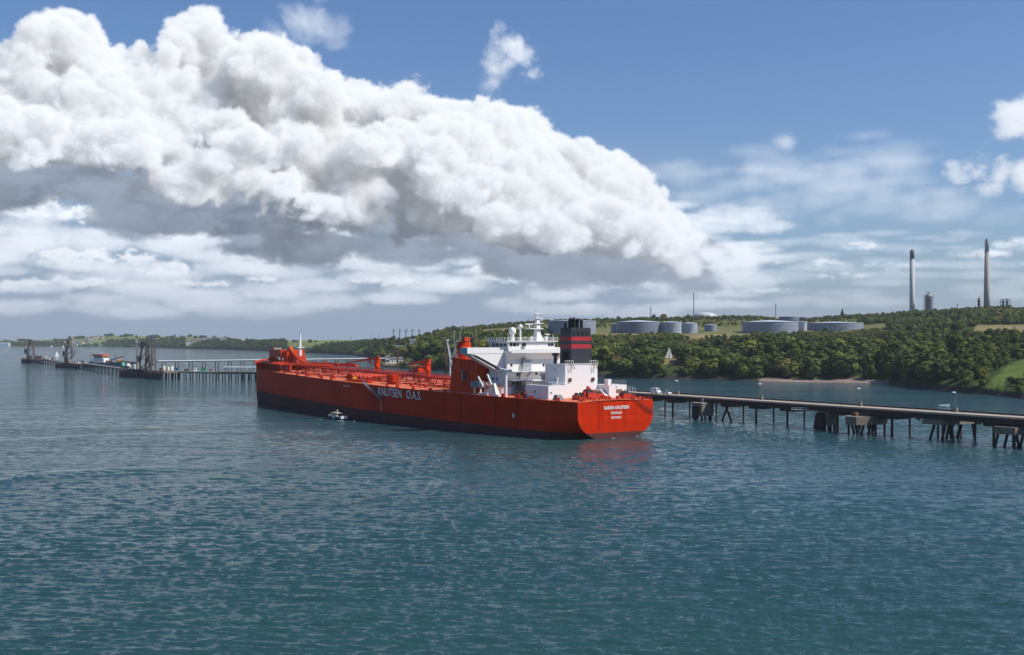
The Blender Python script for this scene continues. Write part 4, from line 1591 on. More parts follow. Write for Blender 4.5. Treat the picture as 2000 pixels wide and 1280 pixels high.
for (y, w) in ((10.2, 1.1), (8.6, 1.5), (7.1, 0.7), (4.4, 1.9), (-7.2, 0.9), (-8.6, 1.3)):
    m = MB().box(45.18, 45.30, y - w / 2, y + w / 2, 30.4, 31.5)
    m.build("window", GLASSY, wh)
for s in (47, 49.4, 51.8, 54.2):
    MB().box(s - .8, s + .8, 11.35, 11.75, 30.3, 31.4).build("window", GLASSY, wh)
MB().box(45.1, 45.32, 4.2, 5.6, 28.8, 30.3).build("door", GREY, wh)
m = MB()
for y in np.linspace(-10.6, 12.4, 15):
    m.bar((44.5, y, 32.35), (44.5, y, 33.5), 0.12)
for s in np.linspace(44.5, 57.6, 9):
    m.bar((s, 12.4, 32.35), (s, 12.4, 33.5), 0.12)
for z in (33.5, 32.95):
    m.bar((44.5, -10.6, z), (44.5, 12.4, z), 0.12)
    m.bar((44.5, 12.4, z), (57.6, 12.4, z), 0.12)
for y in np.linspace(-11.8, 12.2, 13):
    m.bar((42.1, y, 28.6), (42.1, y, 29.7), 0.1)
m.build("railing", WHITE, wh)["kind"] = "stuff"
MB().box(42.0, 42.12, -11.8, 12.2, 28.62, 29.3).build("dodger", WHITE, wh)
# radar mast
m = MB()
m.hexa([(46.2, -5.6, 32.36), (50, -5.6, 32.36), (50, -2.2, 32.36), (46.2, -2.2, 32.36)], [(47, -4.9, 34.4), (49.2, -4.9, 34.4), (49.2, -2.9, 34.4), (47, -2.9, 34.4)])
m.hexa([(47.1, -4.8, 34.4), (49.1, -4.8, 34.4), (49.1, -3.0, 34.4), (47.1, -3.0, 34.4)], [(47.5, -4.5, 40.5), (48.7, -4.5, 40.5), (48.7, -3.3, 40.5), (47.5, -3.3, 40.5)])
rm = m.build("radar_mast", WHITE, SHIP)
m = MB()
m.box(46.4, 49.6, -5.4, 0.6, 36.6, 36.9)
m.box(46.8, 49.2, -5.8, -1.9, 38.6, 38.9)
m.box(47, 49, -5.6, -2.2, 40.5, 40.8)
m.build("platform", WHITE, rm)
m = MB()
m.box(47.8, 48.2, -1.6, 1.8, 38.2, 38.6)
m.tube((48, 0.0, 36.9), (48, 0.0, 38.2), .25, .25, 7)
m.build("radar_scanner", WHITE, rm)
m = MB()
m.box(47.8, 48.2, -5.9, -2.4, 42.2, 42.5)
m.tube((48, -3.9, 40.8), (48, -3.9, 42.2), .25, .2, 7)
m.build("radar_scanner", WHITE, rm)
m = MB()
m.tube((48, 0.2, 36.9), (48, 0.2, 40.6), .14, .1, 6)
m.tube((48, -5.2, 40.8), (48, -5.2, 43.2), .1, .06, 6)
m.tube((48, -3.0, 40.8), (48, -3.0, 43.6), .1, .06, 6)
m.bar((48, -6.2, 42.0), (48, -1.6, 42.0), .1)
m.build("antenna", GREY, rm)
m = MB().ball((48.5, 7.2, 35.8), 1.35, 12, 8, 1.12)
dm = m.build("satellite_dome", WHITE, SHIP, True)
MB().lathe([(0.75, 0), (0.7, 2.2)], (48.5, 7.2, 32.36), 10).build("pedestal", WHITE, dm)
m = MB().ball((48.5, 3.6, 37.5), 0.85, 12, 8, 1.05)
dm = m.build("satellite_dome", WHITE, SHIP, True)
MB().lathe([(0.36, 0), (0.34, 4.5)], (48.5, 3.6, 32.36), 8).build("pedestal", WHITE, dm)
m = MB()
for (y, h, r) in ((0.5, 1.7, .4), (-7.0, 2.6, .22), (-9.6, 2.2, .12), (10.8, 2.2, .1), (-6.2, 1.6, .5)):
    m.tube((46.0, y, 32.36), (46.0, y, 32.36 + h), r, r * .9, 8)
m.box(45.6, 46.4, -7.8, -5.8, 34.6, 34.9)
m.build("roof_gear", WHITE, SHIP)

# galleries and stairs on the after side
gal = MB()
for (z, y0, y1, s0) in ((21.2, -11, 12.0, 41.8), (18.0, -6.5, 11.8, 40.4)):
    gal.box(s0, 44.98, y0, y1, z, z + 0.3)
galo = gal.build("gallery_deck", WHITE, SHIP)
m = MB()
for (z, y0, y1, s0) in ((21.5, -11, 12.0, 41.8), (18.3, -6.5, 11.8, 40.4)):
    for h in (0.55, 1.1):
        m.bar((s0, y0, z + h), (s0, y1, z + h), 0.09)
        m.bar((s0, y1, z + h), (44.9, y1, z + h), 0.09)
    for y in np.arange(y0, y1, 1.5):
        m.bar((s0, y, z), (s0, y, z + 1.1), 0.08)
m.build("railing", WHITE, galo)["kind"] = "stuff"
m = MB()
for (a, b) in (((44.2, 8.9, 15.0), (44.2, 5.0, 26.4)), ((42.2, 3.4, 21.5), (42.2, 6.2, 18.2)), ((41.0, 6.4, 18.3), (41.0, 9.0, 14.6))):
    m.bar(a, b, 0.9, 0.2)
    for o in (-.45, .45):
        m.bar(Vector(a) + Vector((o, 0, 1)), Vector(b) + Vector((o, 0, 1)), .08)
m.build("stairway", GREY, SHIP)
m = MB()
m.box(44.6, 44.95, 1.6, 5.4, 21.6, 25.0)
m.build("recess_shade_panel", paint("painted_shade_grey", (0.32, 0.36, 0.38), 0.5), acc)  # flat slab on the wall; the recess shade is put into its grey
# middle house behind the bridge
m = MB()
zf = zd(38) - 0.1
m.box(33, 42.6, -6.5, 7.6, zf, 18.0)
mid = m.build("engine_house", CREAM, SHIP)
for (y, z) in ((6.3, 16.2), (1.2, 16.4), (-1.0, 16.4), (-3.6, 16.4)):
    MB().box(32.9, 33.02, y - .45, y + .45, z - .55, z + .55).build("window", GLASSY, mid)
m = MB()
m.box(30.5, 33.0, -7.0, 4.4, 18.02, 18.3)
m.box(29.8, 36, -6.0, 2.5, 18.3, 20.6)
m.build("upper_house", CREAM, mid)
MB().lathe([(0.8, 0), (0.8, 1.4), (1.4, 1.7), (1.2, 2.6)], (33.4, 4.8, 18.3), 10).build("mushroom_vent", CREAM, mid)
m = MB()
for i in range(6):
    m.box(29.76, 29.82, -5.2 + i * 1.2, -4.6 + i * 1.2, 18.8, 19.8)
m.build("window_row", GLASSY, mid)
# rounded side house with brown capping, and the provision crane beside it
m = MB()
rp = [(42.0, 12.4), (52, 12.4), (52, 17.2)] + [(44.6 + 2.6 * math.cos(q), 14.6 + 2.6 * math.sin(q)) for q in np.radians((90, 112, 135, 158, 180))]
m.prism(rp, zd(46) - .1, 16.0)
rh = m.build("side_house", WHITE, SHIP)
m = MB()
m.prism([(p[0] + (0.15 if p[0] > 45 else -0.15), p[1] + (0.15 if p[1] > 13 else 0)) for p in rp], 16.02, 16.3)
m.build("coping", paint("brown_coping", (0.30, 0.12, 0.07), 0.6), rh)
m = MB().lathe([(0.62, 0), (0.58, 7.8), (0.7, 7.9), (0.7, 9.6)], (35.6, 19.6, zc(35.6, 19.6) - .1), 10)
pc = m.build("provision_crane", WHITE, SHIP)
m = MB()
z = zd(35.6) + 9.2
m.bar((35.6, 19.6, z), (38.6, 19.9, z + .4), 1.0, 0.9)
m.bar((35.6, 19.6, z - .2), (32.0, 19.2, z + .2), 0.8, 0.7)
m.bar((38.4, 19.9, z + .3), (39.4, 20, z - .8), 0.6, 0.5)
m.build("jib", WHITE, pc)
# rescue boat station at the port rail
z = zd(50)
rb = MB().box(49.2, 54.9, 19.0, 21.4, z + 2.7, z + 4.9).build("rescue_station", GREY, SHIP)
for s in (50, 53.8):
    MB().bar((s, 20.2, z), (s, 20.2, z + 2.75), .5).build("leg", CREAM, rb)
for s, l in ((48.4, 4.4), (42.6, 5.4)):
    MB().bar((s, 20.4, z + 3.2), (s + 1.9, 21.2, z + 3.2 + l * .8), .6, .5).build("davit", WHITE, rb)
MB().tube((44.2, 20.4, z + 3.6), (45.0, 21.4, z + 3.6), 1.3, 1.3, 12).build("hose_reel", paint("salmon_paint", (0.55, 0.26, 0.20), 0.5), rb)
for i in range(3):
    MB().tube((44.2 + i * 1.7, 21.4, z + 0.6), (45.4 + i * 1.7, 21.4, z + 0.6), .55, .55, 8).build("liferaft_canister", WHITE, SHIP)
MB().box(38.2, 42.4, 19.2, 21.2, z - .1, z + .6).build("boat_cradle", WHITE, SHIP)
m = MB()
m.hexa([(39.4, 19.4, z + .6), (42.2, 19.4, z + .6), (42.2, 21, z + .6), (39.4, 21, z + .6)], [(41.2, 19.9, z + 4.4), (42.2, 19.9, z + 4.4), (42.2, 20.7, z + 4.4), (41.2, 20.7, z + 4.4)])
m.build("davit_post", CREAM, SHIP)

# ---- funnel casing and funnel
m = MB()
m.box(18.5, 29.6, -7.6, 6.9, zd(20) - .1, 24.2)
cas = m.build("funnel_casing", WHITE, SHIP)
MB().box(18.3, 29.8, -7.8, 7.1, 24.22, 24.4).build("casing_roof", WHITE, cas)
for y in (4.9, -5.4):
    m = MB()
    m.lathe([(0.75, 0), (0.75, 0.35)], (0, 0, 0), 12)
    o = m.build("porthole", paint("rusty_brown_metal", (0.20, 0.115, 0.06), 0.6, 0.3, 2.0), cas, loc=(18.49, y, 18.9))
    o.rotation_euler = (0, R(-90), 0)
    MB().lathe([(0.42, 0.36), (0.42, 0.42)], n=10).build("pane", GLASSY, o)
m = MB()
for y in (5.3, 4.2, -5.0, -6.0):
    m.bar((18.2, y, 24.4), (17.6, y - .3, 23.9), .2)
    m.bar((17.6, y - .3, 23.9), (17.5, y - .7, 22.6), .2)
m.build("vent_hook", paint("brown_pipe_paint", (0.22, 0.13, 0.08), 0.6), cas)
m = MB()
for y0, y1 in ((-7.5, -4.2), (3.2, 6.8)):
    for y in np.linspace(y0, y1, 5):
        m.bar((18.6, y, 24.4), (18.6, y, 25.5), .09)
    m.bar((18.6, y0, 25.5), (18.6, y1, 25.5), .1)
m.build("railing", WHITE, cas)["kind"] = "stuff"
for z in (22.4, 19.0):
    MB().box(23.6, 24.3, 6.88, 6.95, z - .3, z + .3).build("window", GREY, cas)


def fun_ring(z, off=0.0):
    t = (z - 24.4) / 12.5
    s0, s1 = 20.6 + 0.25 * t - off, 27.0 - 0.3 * t + off
    y0, y1 = -6.8 + 0.35 * t - off, 2.4 - 0.1 * t + off
    return [(s0, y0, z), (s1, y0, z), (s1, y1, z), (s0, y1, z)]


m = MB()
m.hexa(fun_ring(24.41), fun_ring(36.9))
fun = m.build("funnel", BLACK, SHIP)
for z0, z1 in ((32.35, 33.75), (29.65, 31.15)):
    MB().hexa(fun_ring(z0, 0.035), fun_ring(z1, 0.035)).build("red_band", STRIPE, fun)
for i in range(4):
    y = 1.15 - i * 1.95
    m = MB().box(20.80, 20.95, y - .6, y + .6, 33.9, 35.6)
    for k in range(6):
        m.bar((20.78, y - .6, 34.1 + k * .27), (20.78, y + .6, 34.1 + k * .27), .1)
    m.build("louvre", SOOT, fun)
m = MB().box(22.6, 25.2, 2.37, 2.55, 25.6, 28.6)
for k in range(8):
    m.bar((22.7, 2.58, 25.9 + k * .34), (25.1, 2.58, 25.9 + k * .34), .1)
m.build("louvre", SOOT, fun)
for (s, y, r, h, bend) in ((25.8, 0.9, .45, 1.6, 0), (24.6, -0.2, .62, 2.7, 1), (23.4, -1.0, .55, 2.4, 1), (24.8, -1.9, .62, 2.8, 1), (23.2, -2.6, .55, 2.5, 1), (24.6, -3.3, .5, 2.5, 1), (22.8, -4.1, .3, 2.3, 0), (23.6, -4.9, .34, 2.6, 0), (24.9, -5.5, .4, 2.9, 0)):
    m = MB().tube((s, y, 36.88), (s, y, 36.9 + h), r, r, 9)
    if bend:
        m.tube((s, y, 36.9 + h - .1), (s - .5, y, 36.9 + h + .55), r, r * .95, 9)
    m.build("exhaust_pipe", SOOT, fun)
for y in (4.6, -7.7 + 1.0):
    sgn = 1 if y > 0 else -1
    yy = 4.9 if sgn > 0 else -7.05
    m = MB().lathe([(0.62, 0), (0.62, 2.6), (1.2, 2.75), (1.2, 3.6), (0.9, 3.7)], (26.4, yy + (0 if sgn > 0 else -.0), 24.41), 12)
    m.build("mushroom_vent", BLACK, cas)

# ---- after deck houses, winches and rails
m = MB()
m.hexa([(16.2, 7.1, zd(18) - .1), (28.6, 7.1, zd(24) - .1), (28.6, 16, zd(24) - .1), (16.2, 16, zd(18) - .1)], [(16.2, 7.1, 17.2), (28.6, 7.1, 17.3), (28.6, 16, 17.3), (16.2, 16, 17.2)])
ah = m.build("after_deck_house", WHITE, SHIP)
MB().box(23.4, 24.2, 15.98, 16.05, 14.6, 15.4).build("window", GLASSY, ah)
MB().box(16.13, 16.2, 14.6, 15.1, 14.6, 15.1).build("window", GLASSY, ah)
m = MB()
for s in np.linspace(16.4, 28.4, 9):
    m.bar((s, 15.8, 17.2), (s, 15.8, 18.3), .1)
for h in (17.75, 18.3):
    m.bar((16.4, 15.8, h), (28.4, 15.8, h), .1)
    m.bar((16.4, 7.4, h), (16.4, 15.8, h), .1)
for y in np.linspace(7.4, 15.8, 6):
    m.bar((16.4, y, 17.2), (16.4, y, 18.3), .1)
m.build("railing", WHITE, ah)["kind"] = "stuff"
MB().lathe([(0.28, 0), (0.28, 2.0), (0.5, 2.1), (0.5, 2.6)], (17.0, 11.5, 17.2), 8).build("vent_post", WHITE, ah)
m = MB()
for i in range(7):
    m.box(18 + i * 1.5, 18.9 + i * 1.5, 12.6, 13.6, 17.25, 18.0)
m.build("stowed_gear", DARK, ah)
m = MB()
m.hexa([(12.4, -15.8, zd(14) - .1), (20, -15.8, zd(18) - .1), (20, -7.7, zd(18) - .1), (12.4, -7.7, zd(14) - .1)], [(12.4, -15.8, 17.0), (20, -15.8, 17.1), (20, -7.7, 17.1), (12.4, -7.7, 17.0)])
sh_ = m.build("after_deck_house", WHITE, SHIP)
MB().box(12.3, 12.42, -13.6, -10.9, 14.2, 15.5).build("doorway", paint("rusty_brown_metal", (0.20, 0.115, 0.06)), sh_)
MB().box(12.33, 12.42, -15.4, -14.8, 14.3, 15.4).build("window", GREY, sh_)
MB().box(12.33, 12.42, -11.1, -10.7, 16.0, 16.5).build("window", GLASSY, sh_)
m = MB()
for y in np.linspace(-15.6, -9.6, 7):
    m.bar((12.7, y, 17.0), (12.7, y, 18.6), .1)
for h in (17.6, 18.1, 18.6):
    m.bar((12.7, -15.6, h), (12.7, -9.6, h), .1)
m.build("railing", GREY, sh_)["kind"] = "stuff"
MB().box(13.4, 15.2, -9.6, -8.0, 17.0, 19.0).build("tank", WHITE, sh_)
m = MB()
m.hexa([(11.4, -7.4, zd(12)), (18.4, -7.4, zd(12)), (18.4, -6.2, zd(12)), (11.4, -6.2, zd(12))], [(15.4, -7.4, 15.6), (18.4, -7.4, 15.6), (18.4, -6.2, 15.6), (15.4, -6.2, 15.6)])
m.build("ladder_casing", WHITE, SHIP)


def winch(s, y, rot, k=1.0, mat=GEAR):
    m = MB()
    m.lathe([(1.3, 0), (1.3, .2), (.8, .22), (.8, 1.8), (1.3, 1.82), (1.3, 2.05)], (0, 0, -1.0), 12)
    me_ = m.mesh("winch_drum", DARK)
    o = MB().box(-1.5, 1.5, -1.7, -1.3, 0, 1.7).box(-1.5, 1.5, 1.3, 1.7, 0, 1.7).box(-2.6, -1.5, -1.4, 1.4, 0, 1.1).build("mooring_winch", mat, SHIP, loc=(s, y, zc(s, y)), rz=rot)
    d = place("drum", me_, o, (0, 0, 1.35), (R(90), 0, 0))
    o.scale = (k, k, k)
    return o


winch(9.0, 4.6, R(90), 1.25)
winch(9.5, 0.2, R(90), 1.0)
winch(6.4, -9.6, R(80), 1.0)
winch(9.0, 9.0, R(0), 0.9)
winch(33.5, 12.5, R(0), 0.9)
winch(30.0, 17.6, R(0), 0.8)
winch(252, -2.5, R(90), 1.0).location.z = FZ(252)
winch(262, 3.0, R(90), 1.1).location.z = FZ(262)
m = MB()
for s, y, h in ((8.6, 6.6, 2.6), (8.2, 3.0, 3.0), (8.9, 4.8, 4.3)):
    m.bar((s, y, zc(s, y)), (s, y, zc(s, y) + h), .8)
m.box(8.2, 9.2, 4.0, 5.4, zc(9) + 2.6, zc(9) + 3.6)
m.build("winch_control_stand", GEAR, SHIP)["kind"] = "stuff"
m = MB()
g = random.Random(3)
for i in range(24):
    y = -14.5 + i * 1.2 + g.uniform(-.3, .3)
    s = g.uniform(1.0, 6.0)
    m.box(s, s + g.uniform(.4, 1.4), y, y + g.uniform(.3, .9), zc(s, y) - .05, zc(s, y) + g.uniform(.5, 1.3))
m.build("mooring_fittings", GEAR, SHIP)["kind"] = "stuff"
m = MB()
for y in np.linspace(-16.2, 16.2, 22):
    m.bar((0.3, y, zc(0.3, y)), (0.3, y, zc(0.3, y) + 1.1), .1)
for h in (.6, 1.1):
    m.bar((0.3, -16.2, zc(0, 16) + h), (0.3, 16.2, zc(0, 16) + h), .08)
m.build("stern_railing", GEAR, SHIP)["kind"] = "stuff"
MB().hexa([(11.5, 12.6, zd(11)), (14.6, 12.6, zd(11)), (14.6, 15.6, zd(11)), (11.5, 15.6, zd(11))], [(12.4, 13.4, zd(11) + 1.9), (13.8, 13.4, zd(11) + 1.9), (13.8, 15.4, zd(11) + 1.9), (12.4, 15.4, zd(11) + 1.9)]).build("covered_machine", paint("faded_canvas", (0.18, 0.21, 0.22), 0.8), SHIP)
for (y0, z0, y1, z1) in ((-8.2, zd(0) + .3, -16.4, 7.6), (-9.4, zd(0) + .3, -16.6, 8.6)):
    m = MB()
    pts = []
    for i in range(9):
        t = i / 8
        pts.append((-0.35, y0 + (y1 - y0) * t, z0 + (z1 - z0) * t - 0.5 * math.sin(math.pi * t)))
    m.pipe(pts, 0.11, 5)
    m.build("mooring_rope", ROPE, SHIP)
MB().tube((2.0, -17.6, 5.6), (2.0, -17.6, 8.6), 0.6, 0.6, 9).build("rubber_fender", SOOT, SHIP)

# ------------------------------------------------------------------ jetties
CONC = paint("weathered_concrete", (0.200, 0.172, 0.130), 0.9, 0.28, 0.35, 0.30, 0.25, rust_col=(0.10, 0.075, 0.05))
PALE = paint("pale_concrete", (0.360, 0.310, 0.235), 0.9, 0.2, 0.4, 0.25, 0.25, rust_col=(0.18, 0.11, 0.06))
GIRD = paint("dark_jetty_girder", (0.060, 0.050, 0.046), 0.8, 0.3, 0.4, 0.3, 0.3, rust_col=(0.11, 0.06, 0.035))
PILE = paint("tarred_pile", (0.028, 0.027, 0.027), 0.8, 0.35, 0.5, 0.2, 0.2)
DECKC = paint("jetty_deck_concrete", (0.400, 0.335, 0.270), 0.9, 0.2, 0.3)
SILVER = paint("silver_pipe_cladding", (0.62, 0.64, 0.66), 0.4, 0.1, 0.5)
RUSTY = paint("rust_brown_steel", (0.150, 0.080, 0.050), 0.75, 0.3, 0.8, 0.1, 0.4)
ARMG = paint("loading_arm_grey", (0.26, 0.24, 0.235), 0.6, 0.25, 0.6, 0.1, 0.5)
NAVY = paint("navy_hull_paint", (0.020, 0.030, 0.055), 0.5, 0.2, 0.5)
GREEN = paint("green_paint", (0.10, 0.34, 0.20), 0.6, 0.1, 0.6)
BLUE = paint("blue_paint", (0.06, 0.20, 0.38), 0.6, 0.1, 0.6)
LAMPW = paint("lamp_white", (0.80, 0.80, 0.78), 0.4, 0.04, 1.0)

J0 = Vector((66.8, 504.0, 0.0))
JD = Vector((-0.51, 0.86, 0.0)).normalized()
JN = Vector((-JD.y, JD.x, 0.0))             # towards the camera side (left of the heading away)
JZ = 9.0
JW = 4.3                                    # half width


def jp(t, o=0.0, z=JZ):
    p = J0 + JD * t + JN * o
    return Vector((p.x, p.y, z))


def t_of(px, o=0.0):
    k = (px - 1000.0) / FOC
    a = J0 + JN * o
    return (k * a.y - a.x) / (JD.x - k * JD.y)


JET = empty("jetty", (J0.x, J0.y, 0.0), math.atan2(JD.y, JD.x))
tag(JET, "long dark concrete jetty on thin piles running from the tanker's stern to the right", "jetty")
# local frame: x along JD, y along JN
T0, T1 = -300.0, 176.0
MB().box(T0, T1, -JW, JW, JZ - 0.45, JZ).build("deck_slab", DECKC, JET)
MB().box(T0, T1, JW - 0.9, JW - 0.1, JZ - 2.3, JZ - 0.47).build("girder", GIRD, JET)
MB().box(T0, T1, -JW + 0.1, -JW + 0.9, JZ - 2.3, JZ - 0.47).build("girder", GIRD, JET)
MB().box(T0, T1, JW - 0.25, JW + 0.15, JZ + 0.005, JZ + 0.08).build("kerb", PALE, JET)
MB().box(T0, T1, -JW - 0.15, -JW + 0.25, JZ + 0.01, JZ + 0.55).build("kerb", GIRD, JET)
for k, (y, z) in enumerate(((JW + 0.42, JZ - 0.35), (JW + 0.45, JZ - 0.95))):
    m = MB().tube((T0, y, z), (T1, y, z), 0.2, 0.2, 6)
    m.build("service_pipe", GIRD if k else PALE, JET)
pm = {}


def pile(parent, x, y, z1, r=0.36, lean=(0, 0), nm="pile", mat=PILE):
    return MB().tube((x + lean[0], y + lean[1], -1.5), (x, y, z1), r, r, 8).build(nm, mat, parent)


bents = [1242, 1299, 1347, 1399, 1452, 1511, 1571, 1610, 1742 - 65, 1777 - 34, 1777, 1832, 1905, 1979, 2060, 2150, 2260, 2400]
for px in bents:
    t = t_of(px, -1.8)
    pile(JET, t, -1.8, JZ - 2.2, 0.34)
for px in (1268, 1314, 1421, 1477, 1538, 1636, 1710, 1742, 1941, 2020, 2110, 2330):
    t = t_of(px, 2.4)
    m = MB().box(t - 2.6, t + 3.4, -3.0, 3.1, JZ - 3.35, JZ - 2.31)
    m.build("pile_cap", GIRD, JET)
    if px in (1421,):
        pile(JET, t, 2.4, JZ - 3.3, 0.42, (4.2, 0))
        pile(JET, t + 1.0, 2.4, JZ - 3.3, 0.42, (-4.2, 0))
    else:
        pile(JET, t, 2.4, JZ - 3.3, 0.42)
for i in range(6):                          # kit hung under the deck
    t = t_of(1330 + i * 118, 3.4)
    MB().box(t, t + 1.6, JW - 0.05, JW + 0.5, JZ - 2.9, JZ - 2.3).build("cable_box", RUSTY, JET)
m = MB()
for i in range(95):
    t = T0 + (T1 - T0) * i / 94
    m.bar((t, -JW, JZ + .4), (t, -JW, JZ + 1.25), .07)
m.bar((T0, -JW, JZ + 1.25), (T1, -JW, JZ + 1.25), .07)
m.build("railing", GIRD, JET)["kind"] = "stuff"


def lamp_post(px, h, lab):
    t = t_of(px, -2.6)
    p = jp(t, -2.6)
    o = empty("lamp_post", p, math.atan2(JD.y, JD.x))
    tag(o, lab, "lamp post", "lamp posts along the jetty")
    MB().tube((0, 0, 0), (0, 0, h), .13, .09, 6).build("pole", GREY, o)
    MB().bar((0, 0, h), (0.0, 1.3, h + .15), .14).build("bracket", GREY, o)
    MB().box(-.32, .32, .5, 1.7, h + .16, h + .48).build("lamp_head", LAMPW, o)
    MB().box(-.5, .5, -.5, .5, 0, 1.5).build("base_block", CONC, o)
    return o


lamp_post(1325, 5.7, "slim lamp post on the jetty just right of the white cars")
lamp_post(1488, 6.0, "slim lamp post on the jetty between the square dolphin and the round dolphin")
lamp_post(1681, 6.0, "slim lamp post on the jetty above the low angular platform on piles")
lamp_post(1867, 6.2, "slim lamp post on the jetty above the wide pier block with raking piles")


def dolphin(name, px, d, label):
    o = empty(name, at_dist(px, d, z=0.0), math.atan2(JD.y, JD.x))
    return tag(o, label, "mooring dolphin", "concrete dolphins beside the jetty")


# square block with chamfered corner
D1 = dolphin("mooring_dolphin", 1373, 474, "small square concrete mooring dolphin left of the forked jetty piles")
pl = [(-3.6, -2.6), (-1.6, -4.2), (2.6, -4.2), (3.8, -1.0), (3.8, 2.4), (1.8, 3.6), (-3.6, 3.6)]
MB().prism(pl, 1.6, 6.6).build("concrete_block", CONC, D1)
MB().prism([(x * 1.03, y * 1.03) for x, y in pl], 6.62, 6.95).build("coping", PALE, D1)
for x, y in ((-2.8, -1.8), (2.4, -3.2), (3.0, 2.0), (-2.8, 3.0), (0, -3.4), (0.4, 3.0)):
    pile(D1, x, y, 1.62, .45)
MB().box(-1.9, 1.9, 3.62, 4.3, 0.6, 5.4).build("fender", SOOT, D1)
MB().box(-0.6, 0.3, -0.8, 0.6, 6.96, 8.5).build("quick_release_hook", GREY, D1)
# round one with a fender panel
D2 = dolphin("mooring_dolphin", 1617, 421, "round concrete mooring dolphin with black fender panel and white gangway")
MB().lathe([(3.5, 1.6), (3.5, 6.3)], n=14).build("concrete_block", CONC, D2)
MB().lathe([(3.6, 6.32), (3.6, 6.6)], n=14).build("coping", PALE, D2)
for i in range(7):
    q = 2 * math.pi * i / 7
    pile(D2, 2.7 * math.cos(q), 2.7 * math.sin(q), 1.62, .42)
MB().hexa([(-1.7, 2.6, .1), (2.0, 2.6, .1), (2.4, 5.0, .1), (-1.5, 5.0, .1)], [(-1.5, 2.8, 6.2), (1.8, 2.8, 6.2), (1.8, 4.4, 6.2), (-1.5, 4.4, 6.2)]).build("fender", SOOT, D2)
MB().box(-.8, .5, -.6, .6, 6.62, 8.1).build("quick_release_hook", GREY, D2)
g2 = MB()
e2 = Vector((0, 0, 0))
gw = empty("gangway", at_dist(1598, 424, z=6.9), R(172))
tag(gw, "narrow white gangway reaching out left from the round dolphin", "gangway")
MB().box(0, 9.6, -.35, .35, 0, .16).build("deck", LAMPW, gw)
m = MB()
for y in (-.35, .35):
    m.bar((0, y, .75), (9.6, y, .75), .05)
    for i in range(7):
        m.bar((i * 1.6, y, .1), (i * 1.6, y, .75), .04)
m.build("handrail", LAMPW, gw)["kind"] = "stuff"


def platform(name, px, d, poly, z0, z1, piles, label, mat=CONC):
    o = dolphin(name, px, d, label)
    MB().prism(poly, z0, z1).build("concrete_slab", mat, o)
    for (x, y, lx, ly) in piles:
        pile(o, x, y, z0 + .02, .42, (lx, ly))
    return o


P1 = platform("mooring_platform", 1688, 402, [(-4.8, -6.2), (3.2, -8.4), (5.0, -3.8), (4.2, 3.4), (1.2, 8.0), (-3.8, 8.0), (-5.6, 2.0)], 3.4, 6.2,
              [(-4.6, -5, 0, 0), (3.0, -7.4, 0, 0), (4.2, -3, 0, 1.8), (3.4, 2.6, 0, -1.8), (0.8, 6.8, 0, 0), (-3.4, 6.9, 0, 0), (-4.6, 2, 0, 1.6), (0, 0, 1.8, 0), (0.5, 4, -1.6, 0), (-1, -4, 1.6, 0), (1.5, -3.5, -1.4, .6)],
              "low angular concrete platform on short piles right of the round dolphin")
MB().box(-.7, .7, 3.6, 5.0, 6.2, 7.6).build("quick_release_hook", RUSTY, P1)
MB().box(-2.2, -.8, -1.0, .4, 6.2, 7.3).build("quick_release_hook", GREY, P1)
MB().lathe([(.3, 6.2), (.3, 7.1), (.5, 7.15), (.5, 7.4)], (2.6, -5.8, 0), 8).build("bollard", DARK, P1)
P2 = platform("jetty_pier_block", 1858, 381, [(-4.4, -9.6), (4.0, -9.6), (4.0, 9.4), (-4.4, 9.4)], 5.0, 6.62,
              [(-3.6, 8.6, 0, 0), (-2.5, 6.0, 0, 2.2), (3.0, 4.4, 0, 3.0), (-2, 3.0, 0, -2.4), (0, 1.0, 0, 1.8), (2.0, -1.0, 0, -2.0), (-2, -2.6, 0, 2.0), (2.6, -4.2, 0, 1.2), (-2.6, -7.4, 0, -1.2), (3.0, -7.6, 0, -1.4), (0.4, -5.4, 2.0, 0)],
              "wide concrete pier block under the jetty with many raking piles")
P3 = platform("mooring_platform", 1982, 353, [(-4.5, -6), (4.0, -6), (5.0, 0), (3.0, 6), (-4.5, 6)], 3.9, 6.2,
              [(-3.6, 5.2, 0, 0), (2.2, 5.0, 0, 2.0), (-2, 2.2, 0, -2.0), (2.2, 0.4, 0, 2.0), (-1.6, -1.8, 0, 1.8), (2.8, -4.6, 0, -1.6), (-3.4, -5, 0, 0)],
              "concrete mooring platform on crossed piles at the right end of the jetty")
MB().lathe([(.5, 6.2), (.5, 7.4), (.9, 7.5), (.9, 7.9)], (-1.2, 2.4, 0), 8).build("bollard", DARK, P3)
MB().box(-3, -2, -.8, .6, 6.2, 7.4).build("quick_release_hook", GREY, P3)


